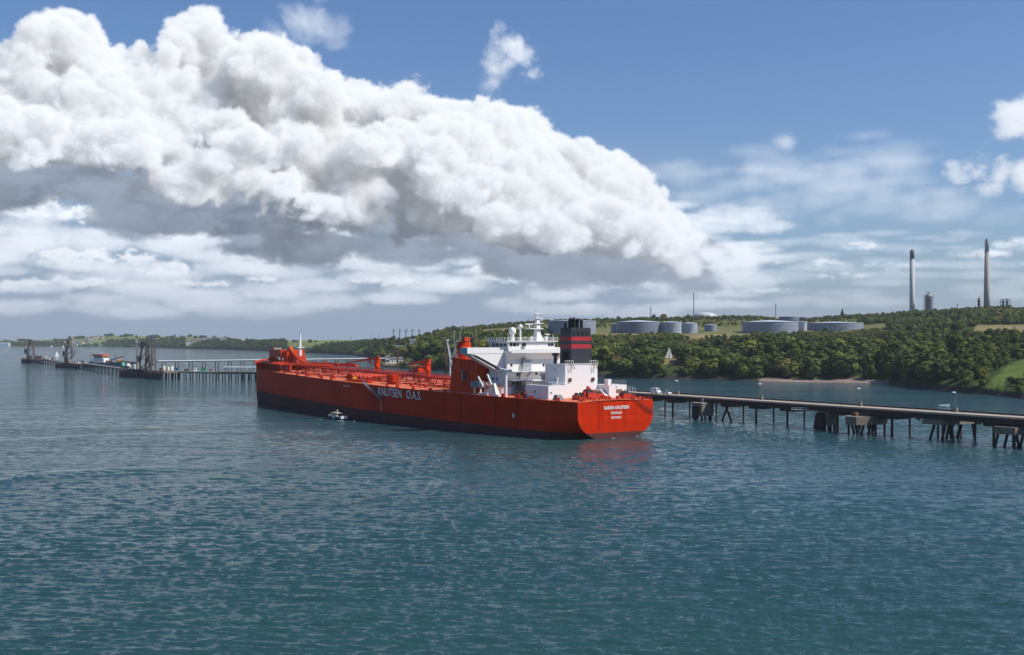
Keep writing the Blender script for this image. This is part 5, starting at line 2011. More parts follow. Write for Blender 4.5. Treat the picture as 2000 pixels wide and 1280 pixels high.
# vehicles on the jetty, noses to the right
def vehicle(name, px, label, cat, L, wd, h, prof, mat, cab):
    t = t_of(px, 0.4)
    o = empty(name, jp(t, 0.4, JZ + 0.01), math.atan2(-JD.y, -JD.x))
    tag(o, label, cat, "white vehicles parked on the jetty")
    m = MB()
    n = len(prof)
    v = [(x, -wd / 2 * (0.86 if z > h * .62 else 1), z) for x, z in prof] + [(x, wd / 2 * (0.86 if z > h * .62 else 1), z) for x, z in prof]
    f = [tuple(range(n)), tuple(range(2 * n - 1, n - 1, -1))] + [(i, i + n, (i + 1) % n + n, (i + 1) % n) for i in range(n)]
    m.add(v, f)
    m.build("body", mat, o)
    for (x0, z0, x1, z1, k) in cab:
        if k == 'front':
            d = Vector((z1 - z0, 0, -(x1 - x0))).normalized() * -0.02
            y = wd * 0.40
            MB().add([(x0 - d.x, -y, z0 - d.z), (x0 - d.x, y, z0 - d.z), (x1 - d.x, y * .95, z1 - d.z), (x1 - d.x, -y * .95, z1 - d.z)], [(0, 1, 2, 3)]).build("windscreen", GLASSY, o)
        else:
            for sg in (-1, 1):
                y = sg * (wd / 2 + 0.012)
                yt = sg * (wd / 2 * .86 + 0.03)
                MB().add([(x0, y, z0), (x1, y, z0), (x1 - .15, yt, z1), (x0 + .1, yt, z1)], [(0, 1, 2, 3)] if sg < 0 else [(3, 2, 1, 0)]).build("side_window", GLASSY, o)
    for x in (-L * .30, L * .31):
        for sg in (-1, 1):
            w = MB().tube((x, sg * (wd / 2 - .2), .34), (x, sg * (wd / 2 + .02), .34), .34, .34, 12).build("wheel", SOOT, o)
            MB().tube((x, sg * (wd / 2 + .02), .34), (x, sg * (wd / 2 + .05), .34), .2, .18, 10).build("rim", GREY, w)
    for sg in (-1, 1):
        MB().box(L / 2 - .12, L / 2 + .03, sg * wd * .36 - .15, sg * wd * .36 + .15, .72, .9).build("headlight", LAMPW, o)
    return o


VANW = paint("white_car_paint", (0.78, 0.78, 0.78), 0.3, 0.03, 1.0, spec=0.5)
vehicle("parked_van", 1281, "white van parked on the jetty, the taller vehicle", "van", 5.2, 2.0, 2.45,
        [(-2.6, .35), (2.5, .35), (2.62, .8), (2.5, 1.12), (1.75, 1.32), (1.15, 2.3), (.7, 2.45), (-2.5, 2.45), (-2.62, 2.3), (-2.62, .5)], VANW,
        [(1.72, 1.38, 1.18, 2.24, 'front'), (.35, 1.35, 1.5, 2.1, 'side')])
vehicle("parked_car", 1303, "small white car parked on the jetty in front of the van", "car", 4.1, 1.75, 1.45,
        [(-2.05, .3), (2.0, .3), (2.08, .6), (1.95, .78), (1.0, .92), (.35, 1.4), (-1.0, 1.45), (-1.7, 1.0), (-2.05, .9)], VANW,
        [(.98, .95, .38, 1.38, 'front'), (-1.3, .92, .8, 1.32, 'side')])
# plant at the ship end of the jetty
t = t_of(1212, 1.0)
o = empty("generator_unit", jp(t, 0.6, JZ + .01), math.atan2(JD.y, JD.x))
tag(o, "dark generator unit with pale pipes on the jetty beside the tanker's stern", "generator")
MB().box(-1.6, 1.6, -1.1, 1.1, .25, 2.7).build("housing", DARK, o)
MB().box(-2.0, 2.0, -1.2, 1.2, 0, .24).build("skid", GREY, o)
MB().tube((-1.0, .4, 2.7), (-1.0, .4, 3.5), .15, .15, 6).build("exhaust", GREY, o)
m = MB()
for z, x0, x1 in ((1.6, -10, -2), (2.4, -8, -2)):
    m.bar((x0, -.6, z), (x1, -.6, z), .16)
    for x in (x0, (x0 + x1) / 2):
        m.bar((x, -.6, 0), (x, -.6, z), .12)
m.build("guard_rail", LAMPW, o)

# ---- loading platform on the far side of the ship, with its arms
LPt = 205.0
LPF = empty("loading_platform", jp(LPt, 0, 0), math.atan2(JD.y, JD.x))
tag(LPF, "concrete loading platform on piles behind the tanker's red pump house", "jetty platform")
MB().box(-28, 34, -9, 9, JZ - 1.4, JZ).build("deck_slab", CONC, LPF)
for x in range(-26, 34, 9):
    for y in (-7, 7):
        pile(LPF, x, y, JZ - 1.38, .5)


def loading_arm(px, d, h, reach, label, grp, scale=1.0, base=JZ, rz=0.0, mat=ARMG, counter=True):
    o = empty("marine_loader", at_dist(px, d, z=base), rz)
    tag(o, label, "loading arm", grp)
    k = scale
    MB().tube((0, 0, 0), (0, 0, h * .55), .55 * k, .42 * k, 7).build("riser", mat, o)
    e = Vector((0, 0, h * .55))
    top = e + Vector((-reach * .25, 0, h * .45))
    m = MB()
    m.bar(e, top, .7 * k)
    m.bar(e + Vector((0, .5 * k, 0)), top, .3 * k)
    m.build("inboard_arm", mat, o)
    out = top + Vector((reach * .35, 0, -h * .42))
    MB().bar(top, out, .5 * k).build("outboard_arm", mat, o)
    if counter:
        cw_ = e + Vector((reach * .22, 0, -h * .12))
        m = MB()
        m.bar(e, cw_, .6 * k)
        m.box(cw_.x - .9 * k, cw_.x + .9 * k, cw_.y - .7 * k, cw_.y + .7 * k, cw_.z - 1.3 * k, cw_.z + 1.0 * k)
        m.build("counterweight", mat, o)
    MB().lathe([(1.0 * k, -.5 * k), (1.0 * k, .5 * k)], (top.x, top.y, top.z), 8).build("swivel", mat, o)
    return o


la = [(871.5, 678, 21.0, 4, "thin brown loading arm left of the silver arms behind the pump house", RUSTY), (879, 676, 23.5, 7, "silver loading arm with bright top beside the red pump house", SILVER),
      (885.5, 682, 23.0, -7, "grey loading arm folded towards the pump house", ARMG), (889.5, 690, 29.0, 5, "tall grey loading arm rising above the red pump house", ARMG), (896, 694, 31.0, -5, "tallest grey loading arm, its top against the wooded hill", ARMG)]
for (px, d, h, rc, lb, mt_) in la:
    loading_arm(px, d, h, rc, lb, "loading arms behind the pump house", 1.0, JZ, 0.15, mt_)
o = empty("gantry_tower", at_dist(919, 720, z=JZ), 0.3)
tag(o, "dark lattice gantry tower behind the bridge wing", "gantry")
for x in (-4.5, 4.5):
    for y in (-2, 2):
        MB().bar((x, y, -1), (x, y, 25), .5).build("leg", RUSTY, o)
for z in (8, 16, 25):
    MB().box(-4.8, 4.8, -2.3, 2.3, z, z + .5).build("platform", RUSTY, o)
m = MB()
for z0, z1 in ((0, 8), (8, 16), (16, 25)):
    m.bar((-4.5, -2, z0), (4.5, -2, z1), .3)
    m.bar((4.5, -2, z0), (-4.5, -2, z1), .3)
m.build("brace", RUSTY, o)["kind"] = "stuff"
MB().box(-9.5, 9.5, -3.5, 3.5, -1.4, -.3).build("footing", CONC, o)
for x in (-8, 8):
    MB().tube((x, 0, -10.5), (x, 0, -1.38), .5, .5, 8).build("pile", PILE, o)


def pole(name, px, d, ytop, ybase, label, cat, mat, r=.35, group=None, arms=None, zbase=None):
    z0 = (EYE - (ybase - HOR) / FOC * d) if zbase is None else zbase
    z1 = EYE - (ytop - HOR) / FOC * d
    o = empty(name, at_dist(px, d, z=z0), 0.0)
    tag(o, label, cat, group)
    MB().tube((0, 0, -1.0), (0, 0, z1 - z0), r, r * .75, 7).build("pole", mat, o)
    if arms:
        m = MB()
        for (dz, w0, w1) in arms:
            m.bar((w0, 0, z1 - z0 - dz), (w1, 0, z1 - z0 - dz), r * 1.1)
        m.build("crossarm", mat, o)
    return o


pole("lighting_mast", 777, 900, 683, 725, "brown lighting mast with a short crosshead standing beyond the tanker's pipes", "mast", RUSTY, .75, None, [(0.4, -2.2, 2.2), (3.0, -1.2, 1.2)], 7.0)
pole("lighting_mast", 929.5, 730, 641, 690, "bare pale mast rising behind the white bridge wing", "mast", paint("galvanised_pole", (0.36, 0.33, 0.27), 0.6), .32, None, None, JZ)

# root for the brown mast: a small dolphin it stands on
o = empty("mast_dolphin", at_dist(777, 900, z=0), 0.2)
tag(o, "small piled footing under the brown lighting mast beyond the tanker", "dolphin")
MB().box(-3, 3, -3, 3, 5.0, 6.4).build("concrete_slab", CONC, o)
for x in (-2, 2):
    for y in (-2, 2):
        pile(o, x, y, 5.02, .4)

# ---- far jetty beyond the bow: pipe trestle, working deck, three berths with loading towers
FAR = empty("pipe_trestle", at_dist(310, 1150, z=0), 0.0)
a0, a1 = at_dist(306, 1150, z=0), at_dist(752, 1330, z=0)
tag(FAR, "long white roofed pipe trestle on thin legs beyond the tanker's bow", "pipe trestle")
loc = lambda p: p - FAR.location
q0, q1 = loc(a0), loc(a1)
tz = 11.4
up = Vector((0, 0, 1))
MB().bar(q0 + up * (tz + .55), q1 + up * (tz + .55), 4.2, .7).build("roof", paint("white_roof_sheet", (0.72, 0.74, 0.76), 0.5, 0.08, 0.1), FAR)
MB().bar(q0 + up * (tz - .35), q1 + up * (tz - .35), 3.4, 1.0).build("beam", GIRD, FAR)
n_ = 19
for i in range(n_):
    p = q0.lerp(q1, (i + .5) / n_)
    for dx in (-1.6, 1.6):
        MB().tube(p + Vector((dx, 0, -1.5)), p + Vector((dx, 0, tz - .8)), .42, .42, 6).build("leg", PILE, FAR)

WORK = empty("working_jetty", at_dist(317, 975, z=0), 0.0)
tag(WORK, "low working jetty with pale deck and many piles left of the tanker's bow", "jetty")
w0, w1, w2 = Vector((0, 0, 0)), at_dist(418, 948, z=0) - WORK.location, at_dist(560, 925, z=0) - WORK.location
MB().hexa([(w0.x, -7, 5.2), (w1.x, w1.y - 5, 5.2), (w1.x, w1.y + 5, 5.2), (w0.x, 7, 5.2)], [(w0.x, -7, 6.6), (w1.x, w1.y - 5, 6.8), (w1.x, w1.y + 5, 6.8), (w0.x, 7, 6.6)]).build("deck_slab", PALE, WORK)
MB().hexa([(w1.x, w1.y - 5, 5.0), (w2.x, w2.y - 4, 5.0), (w2.x, w2.y + 6, 5.0), (w1.x, w1.y + 5, 5.0)], [(w1.x, w1.y - 5, 6.7), (w2.x, w2.y - 4, 7.3), (w2.x, w2.y + 6, 7.3), (w1.x, w1.y + 5, 6.7)]).build("deck_slab", CONC, WORK)
for i in range(9):
    p = w0.lerp(w1, i / 8)
    for y in (-5.2, 4.2):
        pile(WORK, p.x + (1.2 if y > 0 else 0), p.y + y * (1 - .25 * i / 8), 5.2, .42)
for i in range(11):
    p = w1.lerp(w2, (i + .5) / 11)
    big = 4 <= i <= 7
    for y in (-3.4, 4.8):
        pile(WORK, p.x, p.y + y, 5.1, .95 if big and y < 0 else .5)
WPIPE = paint("white_pipe", (0.74, 0.76, 0.78), 0.4, 0.06, 0.4)
m = MB().tube(at_dist(437, 950, z=10.2) - WORK.location, at_dist(545, 935, z=10.4) - WORK.location, .7, .7, 8)
m.build("pipe", WPIPE, WORK)
for i in range(5):
    p = at_dist(440 + i * 24, 949 - i * 3, z=0) - WORK.location
    MB().tube(p + up * 6.6, p + up * 9.8, .3, .3, 6).build("pipe_stand", GIRD, WORK)


def cabin(px, d, z, w, dp, h, mat, label, name="site_cabin", cat="cabin"):
    o = empty(name, at_dist(px, d, z=z), R(6))
    tag(o, label, cat, "cabins and crates on the far jetty")
    MB().box(-w / 2, w / 2, -dp / 2, dp / 2, 0, h).build("body", mat, o)
    MB().box(-w / 2 - .15, w / 2 + .15, -dp / 2 - .15, dp / 2 + .15, h + .01, h + .2).build("roof", GREY, o)
    for x in (-w * .22, w * .22):
        MB().box(x - w * .1, x + w * .1, -dp / 2 - .05, -dp / 2 + .04, h * .35, h * .75).build("window", GLASSY, o)
    return o


cabin(342, 968, 6.6, 5.6, 2.6, 2.9, BLUE, "blue cabin on the pale deck of the far working jetty")
cabin(398, 953, 6.7, 4.4, 2.4, 3.3, GREEN, "green cabin on the pale deck of the far working jetty")
cabin(381, 958, 6.7, 2.4, 2.0, 3.2, LAMPW, "narrow white cabin between the blue and green cabins")
cabin(365, 962, 6.6, 4.0, 2.2, 2.0, RUSTY, "low rust brown container on the far working jetty")
cabin(412, 950, 6.7, 3.0, 2.0, 1.8, paint("dull_pink_paint", (0.42, 0.24, 0.22), 0.6), "small dull pink crate right of the green cabin", "crate", "crate")


def berth(pxa, da, pxb, db, z, width, label, towers, n_piles):
    pa, pb = at_dist(pxa, da, z=0), at_dist(pxb, db, z=0)
    ang = math.atan2((pb - pa).y, (pb - pa).x)
    L = (pb - pa).length
    o = empty("berth_platform", pa, ang)
    tag(o, label, "berth platform", "loading berths in the estuary")
    MB().box(0, L, 0, width, z - 1.5, z).build("deck_slab", CONC, o)
    for i in range(int(n_piles * 1.6)):
        x = L * (i + .3) / (n_piles * 1.6)
        MB().box(x - .75, x + .75, -1.5, -.02, -1.5 + (i % 3) * .9, z + .5 - (i % 2) * .5).build("fender_pile", RUSTY if i % 4 == 1 else DARK, o)
        MB().box(-1.4, -.02, (i + .3) * width / (n_piles * 1.6) - .6, (i + .3) * width / (n_piles * 1.6) + .5, -1.5 + (i % 3) * .8, z + .3).build("fender_pile", DARK, o)
    for i in range(n_piles):
        x = L * (i + .5) / n_piles
        pile(o, x, -.2, z - 1.48, .62)
        pile(o, x, width - 1.5, z - 1.48, .62)
    rg = random.Random(int(pxa))
    for i in range(15):
        x, y = rg.uniform(1, L - 4), rg.uniform(1, width - 3)
        MB().box(x, x + rg.uniform(1.5, 5), y, y + 2, z, z + rg.uniform(1, 4.2)).build("deck_kit", rg.choice([RUSTY, GREY, DARK, CREAM]), o)
    return o


def lattice(px, d, z0, ytop, w, label, mat, slim=1.0):
    zt = EYE - (ytop - HOR) / FOC * d
    h = zt - z0
    o = empty("loading_tower", at_dist(px, d, z=z0), 0.25)
    tag(o, label, "loading tower", "loading towers on the far berths")
    for x in (-w / 2, w / 2):
        for y in (-w / 2, w / 2):
            MB().bar((x, y, -.1), (x * .55, y * .55, h), .55 * slim).build("leg", mat, o)
    nb = max(3, int(h / (w * 1.1)))
    m = MB()
    for i in range(nb):
        t0, t1 = i / nb, (i + 1) / nb
        s0, s1 = 1 - .45 * t0, 1 - .45 * t1
        for sg in (-1, 1):
            m.bar((-w / 2 * s0, sg * w / 2 * s0, h * t0), (w / 2 * s1, sg * w / 2 * s1, h * t1), .32 * slim)
            m.bar((sg * w / 2 * s0, -w / 2 * s0, h * t0), (sg * w / 2 * s1, w / 2 * s1, h * t1), .32 * slim)
    m.build("brace", mat, o)["kind"] = "stuff"
    for i in range(1, nb + 1, 2):
        s = 1 - .45 * i / nb
        MB().box(-w / 2 * s - .6, w / 2 * s + .6, -w / 2 * s - .6, w / 2 * s + .6, h * i / nb - .2, h * i / nb + .2).build("platform", mat, o)
    return o


berth(235, 1045, 321, 952, 7.0, 15, "nearest and largest loading berth, its dark piled platform left of the pale deck", None, 15)
berth(110, 1382, 160, 1294, 6.0, 15, "middle loading berth, dark piled platform with a single tower cluster", None, 10)
berth(43, 1665, 88, 1575, 6.0, 15, "farthest loading berth at the far left with one brown tower", None, 9)
lattice(283, 1002, 7.0, 662, 8.5, "tall brown lattice tower in the middle of the nearest berth", paint("tower_brown_grey", (0.130, 0.100, 0.080), 0.7, 0.2, 0.3), 1.5)
lattice(291, 996, 7.0, 657, 6.0, "darkest and tallest lattice tower on the nearest berth", paint("tower_slate", (0.085, 0.085, 0.09), 0.7, 0.2, 0.3), 1.6)
lattice(299, 990, 7.0, 673, 4.0, "slim rust red lattice tower at the right of the nearest berth", paint("tower_brown_grey", (0.130, 0.100, 0.080), 0.7, 0.2, 0.3), 1.5)
for (px, d, yt, rc, lb) in ((268, 1018, 668, 6, "grey loading arm at the left of the nearest berth"), (275, 1010, 674, -8, "grey loading arm leaning left on the nearest berth"), (287, 1003, 671, 8, "grey loading arm between the towers of the nearest berth")):
    loading_arm(px, d, EYE - (yt - HOR) / FOC * d - 7.0, rc, lb, "loading arms on the nearest berth", 2.2, 7.0, 0.2, ARMG)
lattice(134, 1345, 6.0, 674, 9.0, "dark lattice tower on the middle berth", paint("tower_slate", (0.085, 0.085, 0.09)), 1.9)
loading_arm(142, 1330, 30, 9, "grey loading arm beside the tower of the middle berth", "loading arms on the middle berth", 2.6, 6.0, .2, ARMG)
loading_arm(130, 1350, 26, -8, "brown loading arm leaning left on the middle berth", "loading arms on the middle berth", 2.6, 6.0, .2, RUSTY)
lattice(60, 1632, 6.0, 665, 10.0, "rust brown lattice tower on the farthest berth", paint("tower_brown_grey", (0.130, 0.100, 0.080)), 2.1)
loading_arm(55, 1640, 26, -9, "dark loading arm on the farthest berth", "loading arms on the farthest berth", 3.0, 6.0, .2, DARK)


def walkway(pa, pb, z, w, n, label):
    o = empty("approach_walkway", pa, math.atan2((pb - pa).y, (pb - pa).x))
    tag(o, label, "walkway", "walkways linking the far berths")
    L = (pb - pa).length
    MB().box(0, L, -w / 2, w / 2, z - .9, z).build("deck", CONC, o)
    MB().bar((0, -w / 2 - .3, z + .9), (L, -w / 2 - .3, z + .9), .5).build("pipe", SILVER, o)
    for i in range(n):
        x = L * (i + .5) / n
        MB().tube((x, 0, -1.5), (x, 0, z - .88), .6, .6, 7).build("pile", PILE, o)
    return o


walkway(at_dist(86, 1600, z=0), at_dist(122, 1400, z=0), 6.6, 4, 7, "piled walkway between the farthest and the middle berth")
walkway(at_dist(158, 1330, z=0), at_dist(240, 1075, z=0), 6.4, 5, 12, "piled walkway between the middle and the nearest berth")
cabin(76, 1605, 6.0, 9, 5, 5.0, paint("dull_brown_cladding", (0.20, 0.13, 0.10), 0.7), "brown hut on the farthest berth")

# ------------------------------------------------------------------ boats
def boat_hull(L, B, D, mat, parent, name="hull", sheer=.25, flare=1.15, draft=.5):
    """A planked-over hull: x forward, bow at +L/2."""
    m = MB()
    st = [(-.5, .80), (-.3, .95), (0, 1.0), (.2, .92), (.34, .68), (.44, .36), (.5, .03)]
    vs, fs = [], []
    for sg in (1, -1):
        k0 = len(vs)
        for (x, w) in st:
            zt = D + sheer * D * max(0, x + .1) ** 1.4 * 2.2
            for (zf, wf) in ((-draft, .55), (0.0, .82), (zt * .55, .97), (zt, 1.0 * (flare if x > .1 else 1.0))):
                vs.append((x * L + (0.05 * L * max(0, zf) / D if x > .3 else 0), sg * w * wf * B / 2, zf))
        for i in range(len(st) - 1):
            for k in range(3):
                q = (k0 + i * 4 + k, k0 + i * 4 + k + 1, k0 + (i + 1) * 4 + k + 1, k0 + (i + 1) * 4 + k)
                fs.append(q if sg > 0 else q[::-1])
    n = len(st) * 4
    for i in range(len(st) - 1):
        fs.append((i * 4 + 3, n + i * 4 + 3, n + (i + 1) * 4 + 3, (i + 1) * 4 + 3))
    for k in range(3):
        fs.append((k, n + k, n + k + 1, k + 1))
    return m.add(vs, fs).build(name, mat, parent)


# launch lying under the tanker's side
heading = math.atan2(0.805, -0.593)
LB = empty("launch_boat", at_water(657.5, 819.3), heading + R(3))
tag(LB, "small cream and white cabin launch under the tanker's dark side", "boat")
boat_hull(12.0, 3.8, 1.1, NAVY, LB)
MB().box(-5.7, 4.6, -1.65, 1.65, .98, 1.16).build("deck", paint("launch_deck", (0.42, 0.36, 0.28), 0.7), LB)
m = MB()
m.hexa([(-2.4, -1.4, 1.16), (4.4, -.9, 1.16), (4.4, .9, 1.16), (-2.4, 1.4, 1.16)], [(-2.4, -1.25, 2.6), (2.9, -.85, 2.45), (2.9, .85, 2.45), (-2.4, 1.25, 2.6)])
cb = m.build("cabin", CREAM, LB)
m = MB()
m.hexa([(-2.9, -1.45, 2.62), (3.4, -1.0, 2.5), (3.4, 1.0, 2.5), (-2.9, 1.45, 2.62)], [(-2.7, -1.3, 2.85), (2.2, -.8, 2.95), (2.2, .8, 2.95), (-2.7, 1.3, 2.85)])
m.build("roof", paint("cream_canvas", (0.62, 0.55, 0.36), 0.7), cb)
for x in (-1.7, -.3, 1.1, 2.2):
    MB().hexa([(x - .42, 1.30 - .07 * (x + 2.4), 1.75), (x + .42, 1.30 - .07 * (x + 2.4), 1.75), (x + .42, 1.42 - .07 * (x + 2.4), 1.75), (x - .42, 1.42 - .07 * (x + 2.4), 1.75)],
              [(x - .42, 1.2 - .07 * (x + 2.4), 2.35), (x + .42, 1.2 - .07 * (x + 2.4), 2.35), (x + .42, 1.36 - .07 * (x + 2.4), 2.35), (x - .42, 1.36 - .07 * (x + 2.4), 2.35)]).build("window", GLASSY, cb)
MB().box(-2.46, -2.41, -1.0, 1.0, 1.3, 2.4).build("doorway", DARK, cb)
m = MB()
m.tube((-.6, 0, 2.85), (-.6, 0, 4.2), .08, .06, 6)
m.box(-.9, -.3, -.35, .35, 3.5, 3.65)
m.build("mast", WHITE, LB)
m = MB()
for sg in (1, -1):
    m.bar((-5.9, sg * 1.5, 1.1), (-3.0, sg * 1.6, 1.1), .18, .7)
m.box(-6.05, -5.85, -1.5, 1.5, .5, 1.6)
m.build("stern_bulwark", WHITE, LB)
MB().box(-1.2, .6, 1.72, 1.9, .5, 1.15).build("fender", WHITE, LB)
MB().box(-5.2, -4.2, -.6, .6, 1.16, 1.8).build("engine_box", paint("red_brown_box", (0.26, 0.07, 0.04), 0.6), LB)
m = MB()
for x in (2.0, 3.4, 4.6, 5.5):
    for sg in (1, -1):
        y = sg * (1.55 if x < 3 else 1.55 - (x - 3) * .48)
        m.bar((x, y, 1.2), (x, y, 2.0), .06)
for sg in (1, -1):
    m.bar((2.0, sg * 1.55, 2.0), (3.4, sg * 1.36, 2.0), .06)
    m.bar((3.4, sg * 1.36, 2.0), (5.5, sg * .35, 2.05), .06)
m.build("bow_rail", WHITE, LB)["kind"] = "stuff"

# dredger at the far jetty
DR = empty("dredger", at_water(214, 716.8), R(-16))
tag(DR, "work ship with orange topped white wheelhouse at the far jetty", "ship")
boat_hull(70, 15, 5.2, paint("slate_blue_hull", (0.17, 0.19, 0.24), 0.6, 0.2, 0.1, 0.2, 0.3), DR, draft=1.0)
MB().box(-31, 24, -6.4, 6.4, 5.1, 5.5).build("deck", paint("buff_deck", (0.42, 0.32, 0.20), 0.8, 0.3, 0.1), DR)
MB().box(-20, -4.5, -5.5, 5.5, 5.5, 10.4).build("deck_house", WHITE, DR)
w = MB().box(-18.5, -6.5, -5.2, 5.2, 10.42, 13.0).build("wheelhouse", WHITE, DR)
MB().box(-18.7, -6.3, -5.4, 5.4, 11.1, 12.3).build("window_row", GLASSY, w)
MB().box(-20.0, -5.4, -6.0, 6.0, 13.02, 15.4).build("orange_top", paint("bright_orange_paint", (0.62, 0.13, 0.04), 0.5), w)
m = MB()
m.tube((-12, 0, 15.4), (-12, 0, 19.0), .3, .2, 6)
m.box(-13.2, -10.8, -.4, .4, 17.4, 17.9)
m.build("mast", WHITE, DR)
MB().tube((-27, 0, 5.4), (-27, 0, 17), .45, .3, 7).build("mast", DARK, DR)
MB().tube((8, 0, 5.4), (8, 0, 16), .45, .3, 7).build("mast", DARK, DR)
g = random.Random(8)
for i in range(14):
    x = g.uniform(-30, 25) if i % 3 else g.uniform(0, 25)
    if -21 < x < -3:
        continue
    MB().box(x, x + g.uniform(2, 6), -5 + g.uniform(0, 2), 4 + g.uniform(-2, 1), 5.5, 5.5 + g.uniform(1, 3.4)).build("deck_machine", g.choice([RUSTY, CREAM, GREY, YELLOW, DARK]), DR)
MB().bar((2, -3, 8), (22, -2, 13), 1.0).build("crane_jib", RUSTY, DR)
for (px, d, w_, h_, mt_, lb) in ((241, 1180, 7, 4.2, GREEN, "green tarpaulined cargo heap on the walkway left of the nearest berth"), (250, 1160, 11, 3.4, paint("pale_sacks", (0.66, 0.66, 0.60), 0.8), "pale cargo heap beside the green tarpaulin"), (262, 1120, 10, 3.2, paint("pale_blue_sacks", (0.50, 0.54, 0.64), 0.8), "pale blue cargo heap just left of the nearest berth")):
    o = empty("cargo_heap", at_dist(px, d, z=6.4), R(-60))
    tag(o, lb, "cargo heap", "cargo heaps on the far walkway")
    MB().hexa([(-w_ / 2, -2, 0), (w_ / 2, -2, 0), (w_ / 2, 2, 0), (-w_ / 2, 2, 0)], [(-w_ / 2 + .6, -1.3, h_ * .8), (w_ / 2 - 1.2, -1.5, h_), (w_ / 2 - .8, 1.2, h_ * .7), (-w_ / 2 + .9, 1.4, h_ * .9)]).build("cargo_cover", mt_, o)

# sailing boats
SAIL = paint("white_sailcloth", (0.82, 0.82, 0.82), 0.7, 0.03, 0.5)


def sailboat(px, py, label, h=11.0, rz=0.6):
    o = empty("sailing_boat", at_water(px, py), rz)
    tag(o, label, "sailing boat", "sailing boats in the estuary")
    boat_hull(8.5, 2.6, .9, WHITE, o)
    MB().hexa([(-1.5, -.7, .9), (1.6, -.6, .9), (1.6, .6, .9), (-1.5, .7, .9)], [(-1.3, -.6, 1.5), (1.0, -.5, 1.4), (1.0, .5, 1.4), (-1.3, .6, 1.5)]).build("cabin", WHITE, o)
    MB().tube((.6, 0, .9), (.6, 0, h), .09, .06, 6).build("mast", GREY, o)
    MB().hexa([(-3.4, -.03, 1.9), (.5, -.03, 1.7), (.5, .03, 1.7), (-3.4, .03, 1.9)], [(.35, -.02, h - .4), (.5, -.02, h - .3), (.5, .02, h - .3), (.35, .02, h - .4)]).build("mainsail", SAIL, o)
    MB().hexa([(.9, -.02, 1.4), (4.0, -.02, 1.3), (4.0, .02, 1.3), (.9, .02, 1.4)], [(.75, -.02, h * .8), (.85, -.02, h * .8), (.85, .02, h * .8), (.75, .02, h * .8)]).build("jib", SAIL, o)
    return o


sailboat(111, 696.8, "sailing boat with white sails between the farthest and middle berths", 12.0)
sailboat(101, 678.4, "tiny far sailing boat close under the far left shore", 11.0)
sailboat(123, 678.6, "tiny far sailing boat right of another one under the far shore", 12.0)
# open dinghy on the near reach beside the right-hand jetty
o = empty("dinghy", at_dist(1844, 430, z=0), R(10))
o.location = at_water(1844, 794.0)
tag(o, "pale open dinghy afloat behind the jetty at the right", "boat")
boat_hull(5.6, 1.9, .7, LAMPW, o)
MB().box(-2.2, 1.8, -.75, .75, .55, .66).build("floor", GREY, o)
MB().box(-.3, .1, -.85, .85, .72, .84).build("thwart", CREAM, o)

# foam by the launch and a few small breaking crests
FOAM = paint("sea_foam", (0.62, 0.66, 0.66), 0.9, 0.2, 2.0)
g = random.Random(12)
m = MB()
for (px, py, n, sx, sy) in ((630, 820.5, 1, .6, .4), (668, 822.5, 3, 1.6, .7), (683, 823.5, 2, 2.0, .7), (1195, 856.5, 4, 4, .4), (1240, 853.5, 3, 3, .4)):
    c = at_water(px, py)
    for i in range(n):
        x, y, r = c.x + g.gauss(0, sx), c.y + g.gauss(0, sy), g.uniform(.08, .24)
        k = [(x + r * 1.8 * math.cos(q) * g.uniform(.6, 1.2), y + r * math.sin(q) * g.uniform(.6, 1.2)) for q in np.linspace(0, 5.4, 7)]
        m.prism(k, -.1, .22)
fo = m.build("sea_foam", FOAM)
tag(fo, "small white flecks of foam on the water", kind="stuff")

# ------------------------------------------------------------------ refinery on the hill
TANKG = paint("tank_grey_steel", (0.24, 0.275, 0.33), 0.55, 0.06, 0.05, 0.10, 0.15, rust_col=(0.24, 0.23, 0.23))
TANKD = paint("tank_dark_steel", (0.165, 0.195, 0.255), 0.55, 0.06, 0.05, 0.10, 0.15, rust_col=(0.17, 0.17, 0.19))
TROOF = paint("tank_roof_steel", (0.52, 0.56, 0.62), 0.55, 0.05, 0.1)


def tank(px0, px1, ytop, ybase, d, label, mat=TANKG, cone=1.2, group="storage tanks on the hill"):
    r = (px1 - px0) / 2 / FOC * d
    zt = EYE - (ytop - HOR) / FOC * d
    zbs = EYE - (ybase - HOR) / FOC * d
    h = zt - zbs
    o = empty("storage_tank", at_dist((px0 + px1) / 2, d + r, z=zbs))
    tag(o, label, "storage tank", group)
    r *= (d + r) / d
    n = 40
    sh_o = MB().lathe([(r, -6.0), (r, h)], n=n, cap=False).build("shell", mat, o, True)
    MB().lathe([(r + .12, h + .01), (r + .12, h + .35), (r * .5, h + .35 + cone * .6), (.5, h + .35 + cone)], n=n).build("roof", TROOF, o)
    m = MB()
    for k in (0.36, 0.68, 0.97):
        m.lathe([(r + .02, h * k), (r + .32, h * k), (r + .32, h * k + .3), (r + .02, h * k + .3)], n=n, cap=False)
    m.build("wind_girder", mat, o)
    # stair winding up the side
    m = MB()
    q0 = R(-105)
    for i in range(14):
        a, b = q0 + i * .04, q0 + (i + 1) * .04
        m.bar((r * 1.01 * math.cos(a), r * 1.01 * math.sin(a), h * i / 14), (r * 1.01 * math.cos(b), r * 1.01 * math.sin(b), h * (i + 1) / 14), .7, .5)
    m.build("stairway", TANKD, o)
    return o


